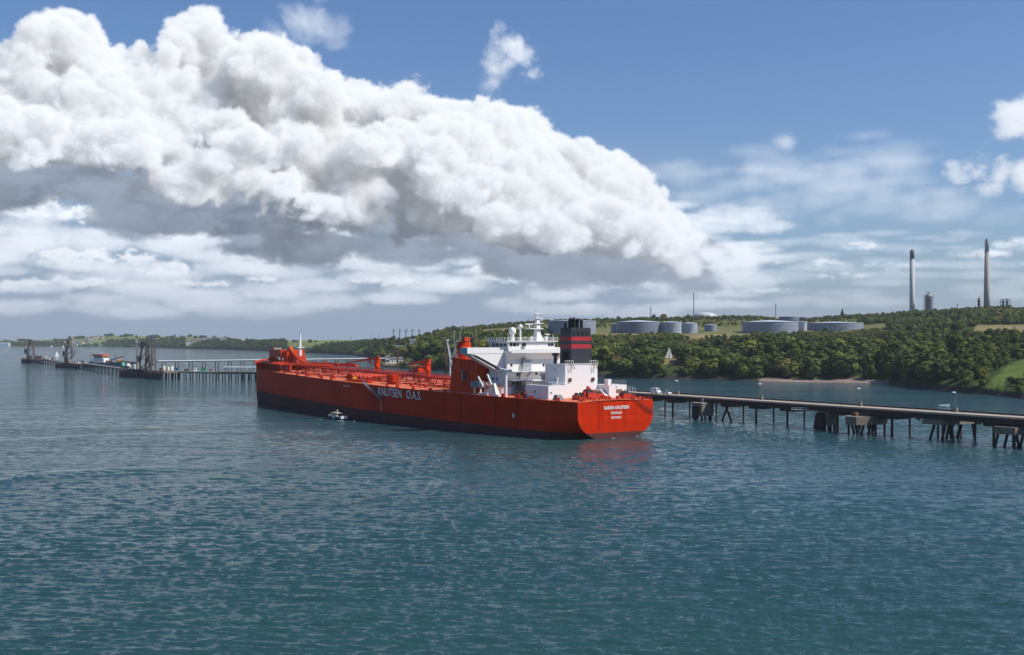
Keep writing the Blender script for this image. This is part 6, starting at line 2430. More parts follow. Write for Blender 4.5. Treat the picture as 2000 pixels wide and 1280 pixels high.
tank(1070, 1164, 627, 655, 1440, "grey storage tank partly hidden behind the tanker's funnel", TANKG)
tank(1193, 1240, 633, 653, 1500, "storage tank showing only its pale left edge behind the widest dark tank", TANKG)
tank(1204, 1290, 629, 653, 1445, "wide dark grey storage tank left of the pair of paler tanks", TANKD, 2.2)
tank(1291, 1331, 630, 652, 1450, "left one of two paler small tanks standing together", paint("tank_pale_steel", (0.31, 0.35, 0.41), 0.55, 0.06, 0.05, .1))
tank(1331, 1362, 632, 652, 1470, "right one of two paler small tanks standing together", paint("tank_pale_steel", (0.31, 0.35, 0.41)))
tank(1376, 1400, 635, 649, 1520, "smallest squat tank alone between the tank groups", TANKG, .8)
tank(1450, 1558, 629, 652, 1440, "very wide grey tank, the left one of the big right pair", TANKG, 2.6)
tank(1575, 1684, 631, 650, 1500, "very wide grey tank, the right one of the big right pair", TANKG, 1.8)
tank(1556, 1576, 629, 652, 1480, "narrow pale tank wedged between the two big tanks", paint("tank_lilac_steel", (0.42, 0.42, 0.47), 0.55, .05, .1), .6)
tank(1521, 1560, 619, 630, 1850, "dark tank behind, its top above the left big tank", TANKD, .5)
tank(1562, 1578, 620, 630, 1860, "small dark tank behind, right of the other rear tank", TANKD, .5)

p = at_dist(1377, 2050, 618)
o = empty("dome_tank", p)
tag(o, "white low dome tank on the skyline right of the tall mast", "storage tank")
r = 22 / FOC * 2050
MB().lathe([(r, -6), (r, .5), (r * .92, 3.2), (r * .7, 5.6), (r * .4, 7.0), (.3, 7.6)], n=28).build("dome", paint("dome_pale_grey", (0.50, 0.51, 0.52), 0.6), o, True)

STACKG = paint("stack_pale_concrete", (0.50, 0.50, 0.52), 0.8, 0.08, 0.05, 0.2)
STACKB = paint("stack_brown_concrete", (0.36, 0.315, 0.28), 0.8, 0.12, 0.05, 0.25)
STACKD = paint("stack_dark_top", (0.19, 0.19, 0.20), 0.8, 0.2, 0.1)
pxm = FOC / 2000.0


def stack(px, d, ytop, ybase, w0, w1, ycap, label, body, capm):
    z0 = EYE - (ybase - HOR) / FOC * d - 6
    h = (ybase - ytop) / FOC * d + 6
    hc = (ybase - ycap) / FOC * d + 6
    r0, r1 = w0 / 2 / FOC * d, w1 / 2 / FOC * d
    o = empty("chimney_stack", at_dist(px, d, z=z0))
    tag(o, label, "chimney", "refinery chimneys on the skyline")
    rc = r0 + (r1 - r0) * hc / h
    MB().lathe([(r0, 0), (r0 * .86 + r1 * .14, h * .25), (rc, hc)], n=20).build("shaft", body, o, True)
    MB().lathe([(rc * .97, hc), (r1 * .97, h - 1.2), (r1 * .9, h)], n=20).build("cap_section", capm, o, True)
    for i in range(3):
        q = 2 * math.pi * i / 3
        MB().lathe([(r1 * .36, h - .5), (r1 * .36, h + 1.6)], (r1 * .42 * math.cos(q), r1 * .42 * math.sin(q), 0), 8).build("flue", STACKD, o)
    MB().lathe([(rc + .9, hc - .6), (rc + .9, hc)], n=20).build("gallery", capm, o)
    return o


stack(1781.5, 2000, 490, 610, 10.0, 8.6, 504, "pale grey refinery chimney, the shorter of the two", STACKG, STACKD)
s2 = stack(1927.5, 2000, 469, 603, 12.0, 7.4, 490, "brownish tapered refinery chimney, the taller of the two", STACKB, paint("stack_grey_top", (0.36, 0.36, 0.37), 0.8))
# banded column wrapped in platforms
d = 1990
o = empty("process_column", at_dist(1813.5, d, 612))
tag(o, "stout grey process column wrapped in platforms beside the pale chimney", "process column")
MB().lathe([(5.6, -6), (5.6, 30), (4.2, 33)], n=14).build("vessel", paint("column_steel", (0.34, 0.30, 0.32), 0.6, .2, .2), o)
for k in range(8):
    MB().lathe([(6.2, 2.6 + k * 3.6), (8.3, 2.6 + k * 3.6), (8.3, 3.2 + k * 3.6), (6.2, 3.2 + k * 3.6)], n=14, cap=False).build("platform", GREY, o)
m = MB()
for i in range(8):
    q = 2 * math.pi * i / 8
    m.bar((8.1 * math.cos(q), 8.1 * math.sin(q), -6), (8.1 * math.cos(q), 8.1 * math.sin(q), 32), .4)
m.build("post", GREY, o)["kind"] = "stuff"
MB().box(-3.2, 3.2, -2, 2, 35.4, 36.2).build("top_platform", GREY, o)
MB().tube((0, 0, 33), (0, 0, 35.4), .8, .8, 8).build("neck", GREY, o)
o = empty("process_column", at_dist(1912, d, 604))
tag(o, "slim dark process column just left of the brown chimney", "process column")
MB().lathe([(2.0, -6), (2.0, 17), (1.2, 18)], n=10).build("vessel", DARK, o)
for z in (8, 13, 17.5):
    MB().lathe([(2.1, z), (3.6, z), (3.6, z + .6), (2.1, z + .6)], n=10, cap=False).build("platform", DARK, o)
MB().bar((0, 0, 18), (0, 0, 22.5), .8).bar((-.5, 0, 21.8), (5, 0, 22.2), .5).build("davit", DARK, o)
o = empty("process_structure", at_dist(1963, d, 602))
tag(o, "open steel process structure right of the brown chimney", "process structure")
for x in (-6.5, 0, 6.5):
    for y in (-4, 4):
        MB().bar((x, y, -6), (x, y, 15), .7).build("leg", DARK, o)
for z in (5, 10, 14.6):
    MB().box(-7.4, 7.4, -4.6, 4.6, z, z + .6).build("platform", DARK, o)
for x in (-3, 3.2):
    MB().lathe([(1.6, -2), (1.6, 12), (.6, 13.4)], (x, 0, 0), 10).build("vessel", GREY, o)
MB().tube((3, 0, 15), (3, 0, 17.6), .5, .5, 7).build("vent", DARK, o)

MASTM = paint("mast_dark_steel", (0.10, 0.10, 0.11), 0.6)
pole("radio_mast", 1271, 1960, 600, 622, "short dark radio mast on the skyline left of the white dome", "mast", MASTM, .8, None, [(2, -1.4, 1.4), (5, -1.4, 1.4)])
pole("radio_mast", 1355, 1960, 573, 621, "tallest dark radio mast on the skyline beside the white dome", "mast", MASTM, .8, None, [(2, -1.4, 1.4), (10, -1.3, 1.3)])
pole("radio_mast", 1515, 1950, 593, 626, "thin grey radio mast on the skyline above the left big tank", "mast", GREY, .75, None, [(2, -1.6, 1.6), (5, -1.6, 1.6), (8, -1.2, 1.2)])
pole("pylon_post", 1870, 1950, 594, 607, "short dark post on the skyline between the two chimneys", "mast", MASTM, .6, None, [(1, -1.4, 1.4)])
for i, px in enumerate((768.5, 780.5, 792.5, 804.5, 818)):
    pole("floodlight_mast", px, 2080, 643.5, 660 - i * .6, ["first", "second", "third", "fourth", "fifth"][i] + " from the left of five dark floodlight masts above the wooded hill", "mast", paint("mast_slate", (0.13, 0.15, 0.18), 0.6), .85,
         "five floodlight masts in a row", [(1.5, -.4, 4.0), (4.5, -2, 2.6), (0.2, -1.2, 1.2)], 34)
for i, px in enumerate((685, 724, 740)):
    pole("pylon", px, 5200, 655 + (i == 0) * 2, 665, ["faint pylon farthest left beyond the low hills", "faint middle pylon beyond the low hills", "faint pylon nearest the floodlight masts beyond the low hills"][i], "pylon", GREY, .8,
         "faint pylons beyond the hills", [(2, -5, 5), (6, -4, 4)], 28)

# white triangular navigation mark on its knoll
d = 1040
o = empty("navigation_beacon", Vector((at_dist(1307, d).x, d, land_z(1307, d) - 0.2)), R(8))
tag(o, "white triangular navigation beacon on a grassy knoll above the shore", "beacon")
h = 10.6
for (x0, x1, xt0, xt1) in ((-3.2, -.45, -.45, -.2), (.45, 3.2, .2, .45)):
    MB().hexa([(x0, -.12, .2), (x1, -.12, .2), (x1, .12, .2), (x0, .12, .2)], [(xt0, -.12, h - 1), (xt1, -.12, h - 1), (xt1, .12, h - 1), (xt0, .12, h - 1)]).build("panel", LAMPW, o)
m = MB()
m.bar((0, .1, 0), (0, .1, h), .35)
m.bar((-2.4, 2.2, 0), (0, .2, h - 1.4), .25)
m.bar((2.4, 2.2, 0), (0, .2, h - 1.4), .25)
m.build("frame", DARK, o)

# buildings by the little bay beyond the tanker, and houses on the far shore
HWALL = [paint("house_white_wall", (0.76, 0.74, 0.70), 0.8, .05, .2), paint("house_cream_wall", (0.64, 0.58, 0.48), 0.8, .05, .2), paint("house_grey_wall", (0.42, 0.40, 0.38), 0.8, .08, .2)]
HROOF = [paint("slate_roof", (0.13, 0.13, 0.145), 0.7, .15, .4), paint("brown_tile_roof", (0.20, 0.12, 0.09), 0.7, .15, .4)]
H_ME = {}


def house(px, d, label, group, w=12, dp=8, h=5.5, rh=3.2, wall=0, roof=0, rz=0.0, zoff=0.0):
    o = empty("house", Vector(((px - 1000) / FOC * d, d, land_z(px, d) - .3 + zoff)), rz)
    tag(o, label, "house", group)
    MB().box(-w / 2, w / 2, -dp / 2, dp / 2, -6, h).build("wall", HWALL[wall], o)
    m = MB()
    e = .5
    m.add([(-w / 2 - e, -dp / 2 - e, h), (w / 2 + e, -dp / 2 - e, h), (w / 2 + e, dp / 2 + e, h), (-w / 2 - e, dp / 2 + e, h), (-w / 2 - e, 0, h + rh), (w / 2 + e, 0, h + rh)],
          [(0, 1, 5, 4), (2, 3, 4, 5), (0, 4, 3), (1, 2, 5), (3, 2, 1, 0)])
    rf = m.build("roof", HROOF[roof], o)
    MB().box(w * .3, w * .3 + 1, -.5, .5, h + rh * .6, h + rh + 1.2).build("chimney", HWALL[2], rf)
    for x in (-w * .28, w * .02, w * .3):
        MB().box(x - .6, x + .6, -dp / 2 - .06, -dp / 2 + .05, h * .3, h * .62).build("window", GLASSY, o)
    return o


g = random.Random(5)
village = [(148, 5960, 0), (151, 6080, 2), (158.5, 6010, 0), (164, 6200, 1), (170, 6100, 2), (171, 6240, 1), (176, 6030, 2), (180, 6300, 1), (181, 6180, 0), (184, 6340, 0), (186, 6090, 1), (188, 6270, 1), (192, 6330, 2), (196, 6290, 1), (199, 6220, 1),
           (101, 6200, 2), (118, 6180, 2), (126, 6150, 1), (140, 6120, 2), (196, 5850, 0), (154, 6020, 0)]
ORD = "first second third fourth fifth sixth seventh eighth ninth tenth eleventh twelfth thirteenth fourteenth fifteenth sixteenth seventeenth eighteenth nineteenth twentieth last".split()
for i, (px, d, wl) in enumerate(sorted(village)):
    house(px, d, "small " + ("white", "cream", "grey")[wl] + " house, " + ORD[i] + " from the left in the village on the far hill", "houses of the far hillside village",
          g.uniform(13, 24), g.uniform(9, 12), g.uniform(6, 9), 4, wl, g.choice((0, 1)), g.uniform(-.4, .4))
hams = [(370.5, 4560, 0, 26, "tall white house at the left of the far row of houses", 0), (375.5, 4580, 0, 12, "small white house next to the tall one in the far row", 0), (381.5, 4560, 1, 24, "grey house in the middle of the far row of houses", 2),
        (391, 4570, 0, 18, "white house right of the middle of the far row", 0), (402.5, 4560, 0, 34, "widest white house of the far row", 0), (411, 4570, 0, 16, "small white house right of the widest one", 0), (430, 4540, 0, 44, "long low white house at the right end of the far row", 0), (418.5, 4880, 0, 22, "single white house on the ridge above the far row", 0)]
for (px, d, rf, w_, lb, wl) in hams:
    house(px, d, lb, "row of houses above the far shore", w_, 10, 7.5, 4.5, wl, rf, 0.05)
for (px, d, w_, h_, wl, lb) in ((757, 1440, 5, 8.0, 0, "small white house by the little bay beyond the tanker"), (774, 1430, 16, 5.0, 0, "long low white building by the little bay beyond the tanker"), (792, 1560, 28, 5.5, 2, "long grey roofed shed among trees above the bay"), (806, 1540, 8, 9.0, 2, "grey gabled house among trees above the bay")):
    house(px, d, lb, "buildings by the little bay", w_, 8, h_, 2.6, wl, 0, 0.1)
o = empty("ferry_terminal_shed", at_dist(2, 6060, z=1.5), 0.0)
tag(o, "long pale blue shed on the shore at the far left edge", "building")
MB().box(-44, 44, -12, 12, -3, 15).build("wall", paint("pale_blue_cladding", (0.48, 0.58, 0.66), 0.6, .05, .05), o)
MB().hexa([(-45, -13, 15.02), (45, -13, 15.02), (45, 13, 15.02), (-45, 13, 15.02)], [(-44, -1, 18.5), (44, -1, 18.5), (44, 1, 18.5), (-44, 1, 18.5)]).build("roof", paint("pale_grey_roof", (0.56, 0.60, 0.64), 0.6), o)

# ------------------------------------------------------------------ trees
def leaf_material(name, col, spread=0.25):
    mt = bpy.data.materials.new(name)
    mt.use_nodes = True
    T = NT(mt.node_tree)
    bs = T.n['Principled BSDF']
    rnd = T.node('ShaderNodeObjectInfo').outputs['Random']
    pos = T.node('ShaderNodeNewGeometry').outputs['Position']
    n = T.noise(pos, 0.45, 3.0, 0.6)
    n2 = T.noise(pos, 0.05, 2.0, 0.5)
    a = T.mix(T.m('ADD', T.m('MULTIPLY', rnd, 0.6), T.m('MULTIPLY', T.m('SUBTRACT', n2, 0.3), 0.9), clamp=True), tuple(c * (1 - spread) for c in (col[0] * .85, col[1], col[2])), tuple(c * (1 + spread) for c in (col[0] * 1.3, col[1] * 1.05, col[2] * .9)))
    c = T.v('SCALE', a, scale=T.m('MULTIPLY_ADD', n, 0.8, 0.56))
    T.l.new(c, bs.inputs['Base Color'])
    bs.inputs['Roughness'].default_value = 0.75
    bs.inputs['Specular IOR Level'].default_value = 0.15
    return mt


BARK = paint("bark", (0.085, 0.070, 0.055), 0.9, 0.3, 1.5)
LEAF = {'mid': leaf_material("leaf_mid_green", (0.068, 0.104, 0.020)), 'lime': leaf_material("leaf_yellow_green", (0.108, 0.140, 0.025)),
        'dark': leaf_material("leaf_dark_green", (0.044, 0.074, 0.017)), 'olive': leaf_material("leaf_olive", (0.105, 0.108, 0.030)),
        'purple': leaf_material("leaf_copper_purple", (0.050, 0.026, 0.030))}


def crown_mesh(name, seed, mat, lobes=9, wide=1.0, tall=1.0, leaves=430, size=0.20, cone=False, lean=0.0):
    g = random.Random(seed)
    cs = []
    for i in range(lobes):
        if cone:
            t = i / (lobes - 1)
            cs.append((Vector((g.uniform(-.1, .1), g.uniform(-.1, .1), 0.45 + 1.9 * t * tall)), 0.55 * (1 - t) + 0.10))
        else:
            q, u = g.uniform(0, 6.283), g.random()
            rr = 0.62 * math.sqrt(g.random())
            z = 0.55 + 0.95 * u * tall
            k = 1.0 - 0.45 * abs(u - 0.35)
            cs.append((Vector((rr * math.cos(q) * wide * k + lean * u, rr * math.sin(q) * wide * k, z)), g.uniform(0.34, 0.56)))
    if not cone:
        cs.append((Vector((lean * .4, 0, 0.75)), 0.62))
    v, f = [], []
    # a rough inner body
    for c, r in cs:
        k0 = len(v)
        for a in range(5):
            for b in range(7):
                th, ph = math.pi * a / 4, 2 * math.pi * b / 7
                rr = r * g.uniform(0.62, 0.86)
                v.append(tuple(c + Vector((rr * math.sin(th) * math.cos(ph), rr * math.sin(th) * math.sin(ph), rr * math.cos(th) * .9))))
        for a in range(4):
            for b in range(7):
                f.append((k0 + a * 7 + b, k0 + (a + 1) * 7 + b, k0 + (a + 1) * 7 + (b + 1) % 7, k0 + a * 7 + (b + 1) % 7))
    wts = [r * r for _, r in cs]
    for i in range(leaves):
        c, r = g.choices(cs, wts)[0]
        d = Vector((g.gauss(0, 1), g.gauss(0, 1), g.gauss(0.25, 1))).normalized()
        p = c + Vector((d.x, d.y, d.z * .92)) * r * g.uniform(0.82, 1.16)
        if p.z < 0.18:
            continue
        nrm = (d + Vector((g.gauss(0, .30), g.gauss(0, .30), g.gauss(.12, .30)))).normalized()
        t = nrm.cross(Vector((g.gauss(0, 1), g.gauss(0, 1), g.gauss(0, 1)))).normalized()
        b = nrm.cross(t)
        s = size * g.uniform(0.55, 1.25)
        k0 = len(v)
        for (x, y, bend) in ((-1, -.6, -.2), (.1, -1, 0), (1, -.3, -.25), (.6, .8, -.1), (-.6, .9, -.2)):
            v.append(tuple(p + t * (s * x * .6) + b * (s * y * .6) + nrm * (s * bend * .5)))
        f.append((k0, k0 + 1, k0 + 2, k0 + 3, k0 + 4))
    me = bpy.data.meshes.new(name)
    me.from_pydata(v, [], f)
    me.materials.append(mat)
    me.update()
    return me


def trunk_mesh(seed, h=1.0, lean=0.0):
    g = random.Random(seed)
    m = MB()
    m.tube((0, 0, -0.25), (lean * .2, 0, h * .55), 0.085, 0.06, 6)
    m.tube((lean * .2, 0, h * .55), (lean * .7, 0, h * 1.15), 0.06, 0.02, 5)
    for i in range(4):
        q = g.uniform(0, 6.28)
        z = h * g.uniform(.35, .75)
        m.tube((lean * .2 * z, 0, z), (.45 * math.cos(q) + lean * .4, .45 * math.sin(q), z + .4), .035, .012, 5)
    return m.mesh("trunk", BARK)


KINDS_T = []
for i, (kind, kw) in enumerate([('mid', {}), ('mid', dict(wide=1.25, tall=.8, lobes=11)), ('dark', {}), ('dark', dict(wide=.85, tall=1.25)), ('lime', dict(wide=1.1)), ('lime', dict(wide=.95, tall=1.1)),
                                ('olive', dict(wide=1.2, tall=.75)), ('mid', dict(wide=.9, tall=1.3, lobes=10))]):
    KINDS_T.append((kind, crown_mesh("crown", 40 + i, LEAF[kind], **kw), trunk_mesh(60 + i)))
CONIFER = (crown_mesh("crown", 90, LEAF['dark'], lobes=8, leaves=300, cone=True, size=.22), trunk_mesh(91, 1.6))
BENT = (crown_mesh("crown", 92, LEAF['dark'], lobes=6, leaves=200, wide=.8, tall=.7, lean=.9), trunk_mesh(93, 1.1, 1.0))
PURPLE = (crown_mesh("crown", 94, LEAF['purple'], wide=1.3, tall=.7), trunk_mesh(95))


def tree(loc, h, crown, trunk, rz, label, group=None, wide=1.0, name="broadleaf_tree"):
    o = empty(name, loc, rz)
    k = h / 2.0
    o.scale = (k * wide, k * wide, k)
    tag(o, label, "tree", group)
    place("trunk", trunk, o)
    place("crown", crown, o)
    return o


def ground_pt(x, d, sink=0.4):
    px = 1000.0 + x / d * FOC
    return Vector((x, d, land_z(px, d) - sink))


spots, scrub, far = [], [], []
g = random.Random(77)
d = 640.0
while d < 2080.0:
    sp = 11.0 if d < 1120 else (8.6 if d < 1500 else 10.0)
    x = (655 - 1000) / FOC * d
    x1 = (2260 - 1000) / FOC * d
    while x < x1:
        xx, dd = x + g.uniform(-.42, .42) * sp, d + g.uniform(-.42, .42) * sp
        px = 1000 + xx / dd * FOC
        D, Z = land_profile(px)
        x += sp
        if not (D[0] + 4 < dd < D[5] + 60):
            continue
        zn = zone(px, dd)
        off = dd - D[0]
        if zn == 'wood':
            clear = fbm2(xx + 900, dd, 90.0) if dd > 1080 else 1.0
            if clear < -0.16:
                if g.random() < .3:
                    scrub.append((xx, dd, g.uniform(1.6, 3.0)))
                continue
            h = (g.uniform(9.0, 17.0) if off < 150 else g.uniform(5.5, 9.5)) * (1 + .18 * fbm2(xx, dd, 60.0))
            if 1050 < px < 1740 and 1060 < dd < 1420:
                h = g.uniform(3.8, 6.6)
            if abs(px - 1307) < 24 and dd < 1040:
                h = min(h, 2.6)
            if dd > 1800:
                h = g.uniform(4.5, 7.5)
            if px > 1860 and dd < 700:
                h = g.uniform(3.5, 6.0)
            elif px > 1850 and dd < 860:
                h = g.uniform(6.0, 9.0)
            spots.append((xx, dd, h))
        elif zn == 'rock' and off > 3 and g.random() < .85:
            spots.append((xx, dd, g.uniform(4, 8) * (.6 if px > 1860 else 1)))
        elif zn == 'scrub':
            if dd > 1850 or fbm2(xx, dd + 500, 70.0) > .1:
                if g.random() < (.75 if dd > 1880 else .4):
                    spots.append((xx, dd, g.uniform(3.5, 7.0)))
            elif g.random() < .5:
                scrub.append((xx, dd, g.uniform(1.2, 2.6)))
        elif zn in ('yard', 'field') and g.random() < .02 and not (1065 < px < 1740 and dd > 1415):
            scrub.append((xx, dd, g.uniform(1.4, 2.4)))
    d += sp * .92
d = 2050.0
while d < 6700.0:
    sp = 12.0 if d < 3600 else 20.0
    x = (-60 - 1000) / FOC * d
    x1 = (990 - 1000) / FOC * d
    while x < x1:
        xx, dd = x + g.uniform(-.45, .45) * sp, d + g.uniform(-.45, .45) * sp
        px = 1000 + xx / dd * FOC
        x += sp
        D, Z = land_profile(px)
        if not (D[0] + 3 < dd < D[5] + 40):
            continue
        zn = zone(px, dd)
        if zn in ('wood', 'rock') or (zn in ('meadow', 'field') and g.random() < .012):
            far.append((xx, dd, g.uniform(6, 11) * (1.0 if d < 3600 else 1.25)))
    d += sp

# the 300 that show largest are trees of their own, the rest of the wood is one mass
vis = [s for s in spots if 690 < 1000 + s[0] / s[1] * FOC < 2015]
key = lambda s: -s[2] / s[1]
own = set(sorted(vis, key=key)[:286])
LOOK = {'mid': "mid green broadleaf tree", 'dark': "dark green broadleaf tree", 'lime': "yellow green broadleaf tree", 'olive': "low olive green tree"}


def tree_label(kind, x, d):
    px = 1000 + x / d * FOC
    off = d - land_profile(px)[0][0]
    rise = "at the water's edge" if off < 38 else ("on the lower slope" if off < 110 else "higher up the slope")
    for lim, where in ((880, "left of the red pump house"), (1100, "behind the white bridge house"), (1285, "between the funnel and the white beacon"), (1335, "round the beacon knoll"), (1475, "right of the white beacon"),
                       (1600, "behind the left half of the pink beach"), (1745, "behind the right half of the pink beach"), (1830, "just right of the pink beach"), (1905, "left of the bright green slope"), (9999, "beside the bright green slope")):
        if px < lim:
            return LOOK[kind] + " " + rise + " " + where


g = random.Random(9)
rest = []
for s in spots:
    if s in own:
        kind, cr, tk = KINDS_T[g.choices(range(8), (5, 4, 3, 2, 4, 3, 2, 3))[0]]
        tree(ground_pt(s[0], s[1], .5), s[2], cr, tk, g.uniform(0, 6.28), tree_label(kind, s[0], s[1]), "trees of the dense wood along the shore", g.uniform(1.1, 1.55))
    else:
        rest.append(s)

# trees that stand out
def special(px, d, h, pair, label, name="broadleaf_tree", wide=1.1, rz=None):
    return tree(Vector(((px - 1000) / FOC * d, d, land_z(px, d) - .3)), h, pair[0], pair[1], g.uniform(0, 6.28) if rz is None else rz, label, None, wide, name)


special(1729, 1115, 9.5, PURPLE, "copper purple tree standing out among the green wood at the right", wide=1.5)
special(1950, 1105, 7.0, (KINDS_T[2][1], KINDS_T[2][2]), "lone dark bush tree standing in the tan hay field at the right", wide=1.5)
special(1944, 742, 6.0, (KINDS_T[3][1], KINDS_T[3][2]), "lone dark tree on the bright green slope at the right edge", wide=1.0)
special(1611, 1415, 9.5, (KINDS_T[2][1], KINDS_T[2][2]), "round dark tree standing in front of the right big tank", wide=1.15)
special(1645, 1935, 13, CONIFER, "dark leaning conifer sticking up from the skyline", "conifer_tree", .9)
special(884, 1760, 9.0, BENT, "wind bent dark tree alone on the skyline left of the pump house", wide=1.0, rz=0.0)
special(1181, 1960, 9.0, BENT, "wind bent tree on the skyline right of the funnel", wide=1.0, rz=0.0)
special(1166, 1970, 7.5, CONIFER, "small dark conifer on the skyline right of the funnel", "conifer_tree", 1.0)
special(1208, 1965, 8.5, (KINDS_T[2][1], KINDS_T[2][2]), "round dark tree on the skyline above the wide dark tank", wide=1.2)
special(1277, 1955, 9.5, (KINDS_T[3][1], KINDS_T[3][2]), "tall dark tree on the skyline beside the short radio mast", wide=1.0)
special(1297, 1950, 11.0, (KINDS_T[5][1], KINDS_T[5][2]), "tallest green tree on the skyline right of the short radio mast", wide=1.2)
special(1345, 1955, 8.5, (KINDS_T[2][1], KINDS_T[2][2]), "round dark tree on the skyline at the foot of the tallest mast", wide=1.3)


def mass(name, pts, label, kinds):
    """One object: a cloud of points, each carrying a tree."""
    src = bpy.data.collections.new(name + "_kinds")
    for i, k in enumerate(kinds):
        kind, cr, tk = KINDS_T[k]
        me = cr.copy()
        bm = bmesh.new()
        bm.from_mesh(cr)
        bm.from_mesh(tk)
        bm.to_mesh(me)
        bm.free()
        ob = bpy.data.objects.new("kind_%d" % i, me)
        src.objects.link(ob)
    me = bpy.data.meshes.new(name)
    me.from_pydata([tuple(ground_pt(x, d_, .5)) for x, d_, _ in pts], [], [])
    rg = np.random.default_rng(len(pts))
    a = me.attributes.new("tree_size", 'FLOAT_VECTOR', 'POINT')
    hs = np.array([p[2] for p in pts], np.float32) / 2.0
    wd = hs * rg.uniform(1.0, 1.45, len(pts))
    a.data.foreach_set("vector", np.stack([wd, wd, hs], 1).astype(np.float32).ravel())
    a = me.attributes.new("turn", 'FLOAT_VECTOR', 'POINT')
    a.data.foreach_set("vector", np.stack([0 * hs, 0 * hs, rg.uniform(0, 6.28, len(pts))], 1).astype(np.float32).ravel())
    ob = place(name, me)
    tag(ob, label, kind="stuff")
    ng = bpy.data.node_groups.new(name + "_planting", 'GeometryNodeTree')
    ng.interface.new_socket("Geometry", in_out='INPUT', socket_type='NodeSocketGeometry')
    ng.interface.new_socket("Geometry", in_out='OUTPUT', socket_type='NodeSocketGeometry')
    N = ng.nodes
    gi, go = N.new('NodeGroupInput'), N.new('NodeGroupOutput')
    ci = N.new('GeometryNodeCollectionInfo')
    ci.inputs['Collection'].default_value = src
    ci.inputs['Separate Children'].default_value = True
    ci.inputs['Reset Children'].default_value = True
    ip = N.new('GeometryNodeInstanceOnPoints')
    ip.inputs['Pick Instance'].default_value = True
    rv = N.new('FunctionNodeRandomValue')
    rv.data_type = 'INT'
    rv.inputs[4].default_value = 0
    rv.inputs[5].default_value = len(kinds) - 1
    sz, tu = N.new('GeometryNodeInputNamedAttribute'), N.new('GeometryNodeInputNamedAttribute')
    for nd, nm in ((sz, "tree_size"), (tu, "turn")):
        nd.data_type = 'FLOAT_VECTOR'
        nd.inputs['Name'].default_value = nm
    L = ng.links
    L.new(gi.outputs[0], ip.inputs['Points'])
    L.new(ci.outputs[0], ip.inputs['Instance'])
    L.new(rv.outputs[2], ip.inputs['Instance Index'])
    L.new(tu.outputs[0], ip.inputs['Rotation'])
    L.new(sz.outputs[0], ip.inputs['Scale'])
    L.new(ip.outputs[0], go.inputs[0])
    md = ob.modifiers.new("planting", 'NODES')
    md.node_group = ng
    return ob


low_w = [q for q in rest if q[1] < 1080 or fbm2(q[0] + 300, q[1], 110.0) < -0.15]
top_w = [q for q in rest if not (q[1] < 1080 or fbm2(q[0] + 300, q[1], 110.0) < -0.15)]
mass("woodland", low_w, "rest of the green wood covering the lower hillside", [0, 1, 2, 3, 4, 5, 7, 0])
mass("woodland", top_w, "lighter yellow green scrub wood on the upper hillside", [4, 6, 5, 1, 4, 6, 6, 2])
mass("far_woodland", far, "woods on the far shores", [0, 1, 2, 3, 7, 2])
mass("scrub_bushes", scrub, "low scrub on the open ground", [6, 2, 6, 4])
print("trees", len(own), "rest", len(rest), "far", len(far), "scrub", len(scrub))

# ------------------------------------------------------------------ air
HAZE_DENSITY = 4.5e-5
hz = MB().box(-9200, 9200, -9200, 9200, -6.0, 236.0)
hmat = bpy.data.materials.new("thin_haze")
hmat.use_nodes = True
T = NT(hmat.node_tree)
T.n.remove(T.n['Principled BSDF'])
pv = T.node('ShaderNodeVolumePrincipled')
pv.inputs['Color'].default_value = (0.86, 0.92, 1.0, 1)
pv.inputs['Density'].default_value = HAZE_DENSITY
pv.inputs['Anisotropy'].default_value = 0.2
T.l.new(pv.outputs[0], T.n['Material Output'].inputs['Volume'])
ho = hz.build("haze", hmat)
tag(ho, kind="stuff")

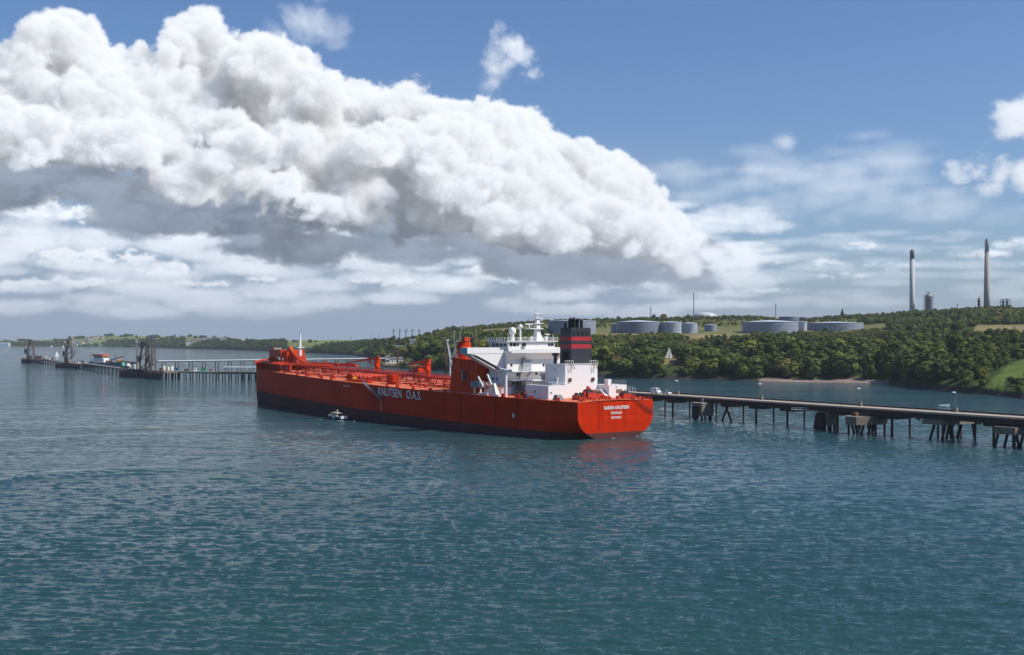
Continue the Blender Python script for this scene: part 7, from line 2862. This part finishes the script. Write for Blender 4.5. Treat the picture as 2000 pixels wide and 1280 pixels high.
# ------------------------------------------------------------------ faint exhaust drifting from the funnel
fp = SHIP.matrix_basis @ Vector((24.6, -1.6, 39.5))
m = MB()
rings = []
for i in range(9):
    t = i / 8
    rings.append((fp + Vector((9.0 * t ** 1.2, 2.0 * t, 26.0 * t)), 1.2 + 5.5 * t))
v, f = [], []
for c, r in rings:
    for k in range(10):
        q = 2 * math.pi * k / 10
        v.append((c.x + r * math.cos(q), c.y + r * math.sin(q), c.z))
for i in range(8):
    for k in range(10):
        f.append((i * 10 + k, i * 10 + (k + 1) % 10, (i + 1) * 10 + (k + 1) % 10, (i + 1) * 10 + k))
f += [tuple(range(9, -1, -1)), tuple(range(80, 90))]
m.add(v, f)
smat = bpy.data.materials.new("thin_smoke")
smat.use_nodes = True
T = NT(smat.node_tree)
T.n.remove(T.n['Principled BSDF'])
pv = T.node('ShaderNodeVolumePrincipled')
pv.inputs['Color'].default_value = (0.20, 0.17, 0.14, 1)
pos = T.node('ShaderNodeNewGeometry').outputs['Position']
px_, py_, pz_ = T.sep(pos)
up_ = T.m('DIVIDE', T.m('SUBTRACT', pz_, fp.z), 26.0, clamp=True)
cx = T.m('MULTIPLY_ADD', T.m('POWER', up_, 1.2), 9.0, fp.x)
cy = T.m('MULTIPLY_ADD', up_, 2.0, fp.y)
rad = T.m('MULTIPLY_ADD', up_, 5.5, 1.2)
dist = T.v('LENGTH', T.xyz(T.m('SUBTRACT', px_, cx), T.m('SUBTRACT', py_, cy), 0.0))
core = T.m('SUBTRACT', 1.0, T.m('DIVIDE', dist, rad), clamp=True)
nz_ = T.noise(pos, 0.18, 3.0, 0.6)
den = T.m('MULTIPLY', T.m('MULTIPLY', T.smooth(core, 0.0, 0.8), T.smooth(nz_, 0.3, 0.7)), T.m('MULTIPLY', T.lin(up_, 0.55, 1.0, 1.0, 0.0), 0.022))
T.l.new(den, pv.inputs['Density'])
T.l.new(pv.outputs[0], T.n['Material Output'].inputs['Volume'])
so = m.build("funnel_smoke", smat)
tag(so, "faint brown smoke drifting up from the tanker's funnel", kind="stuff")
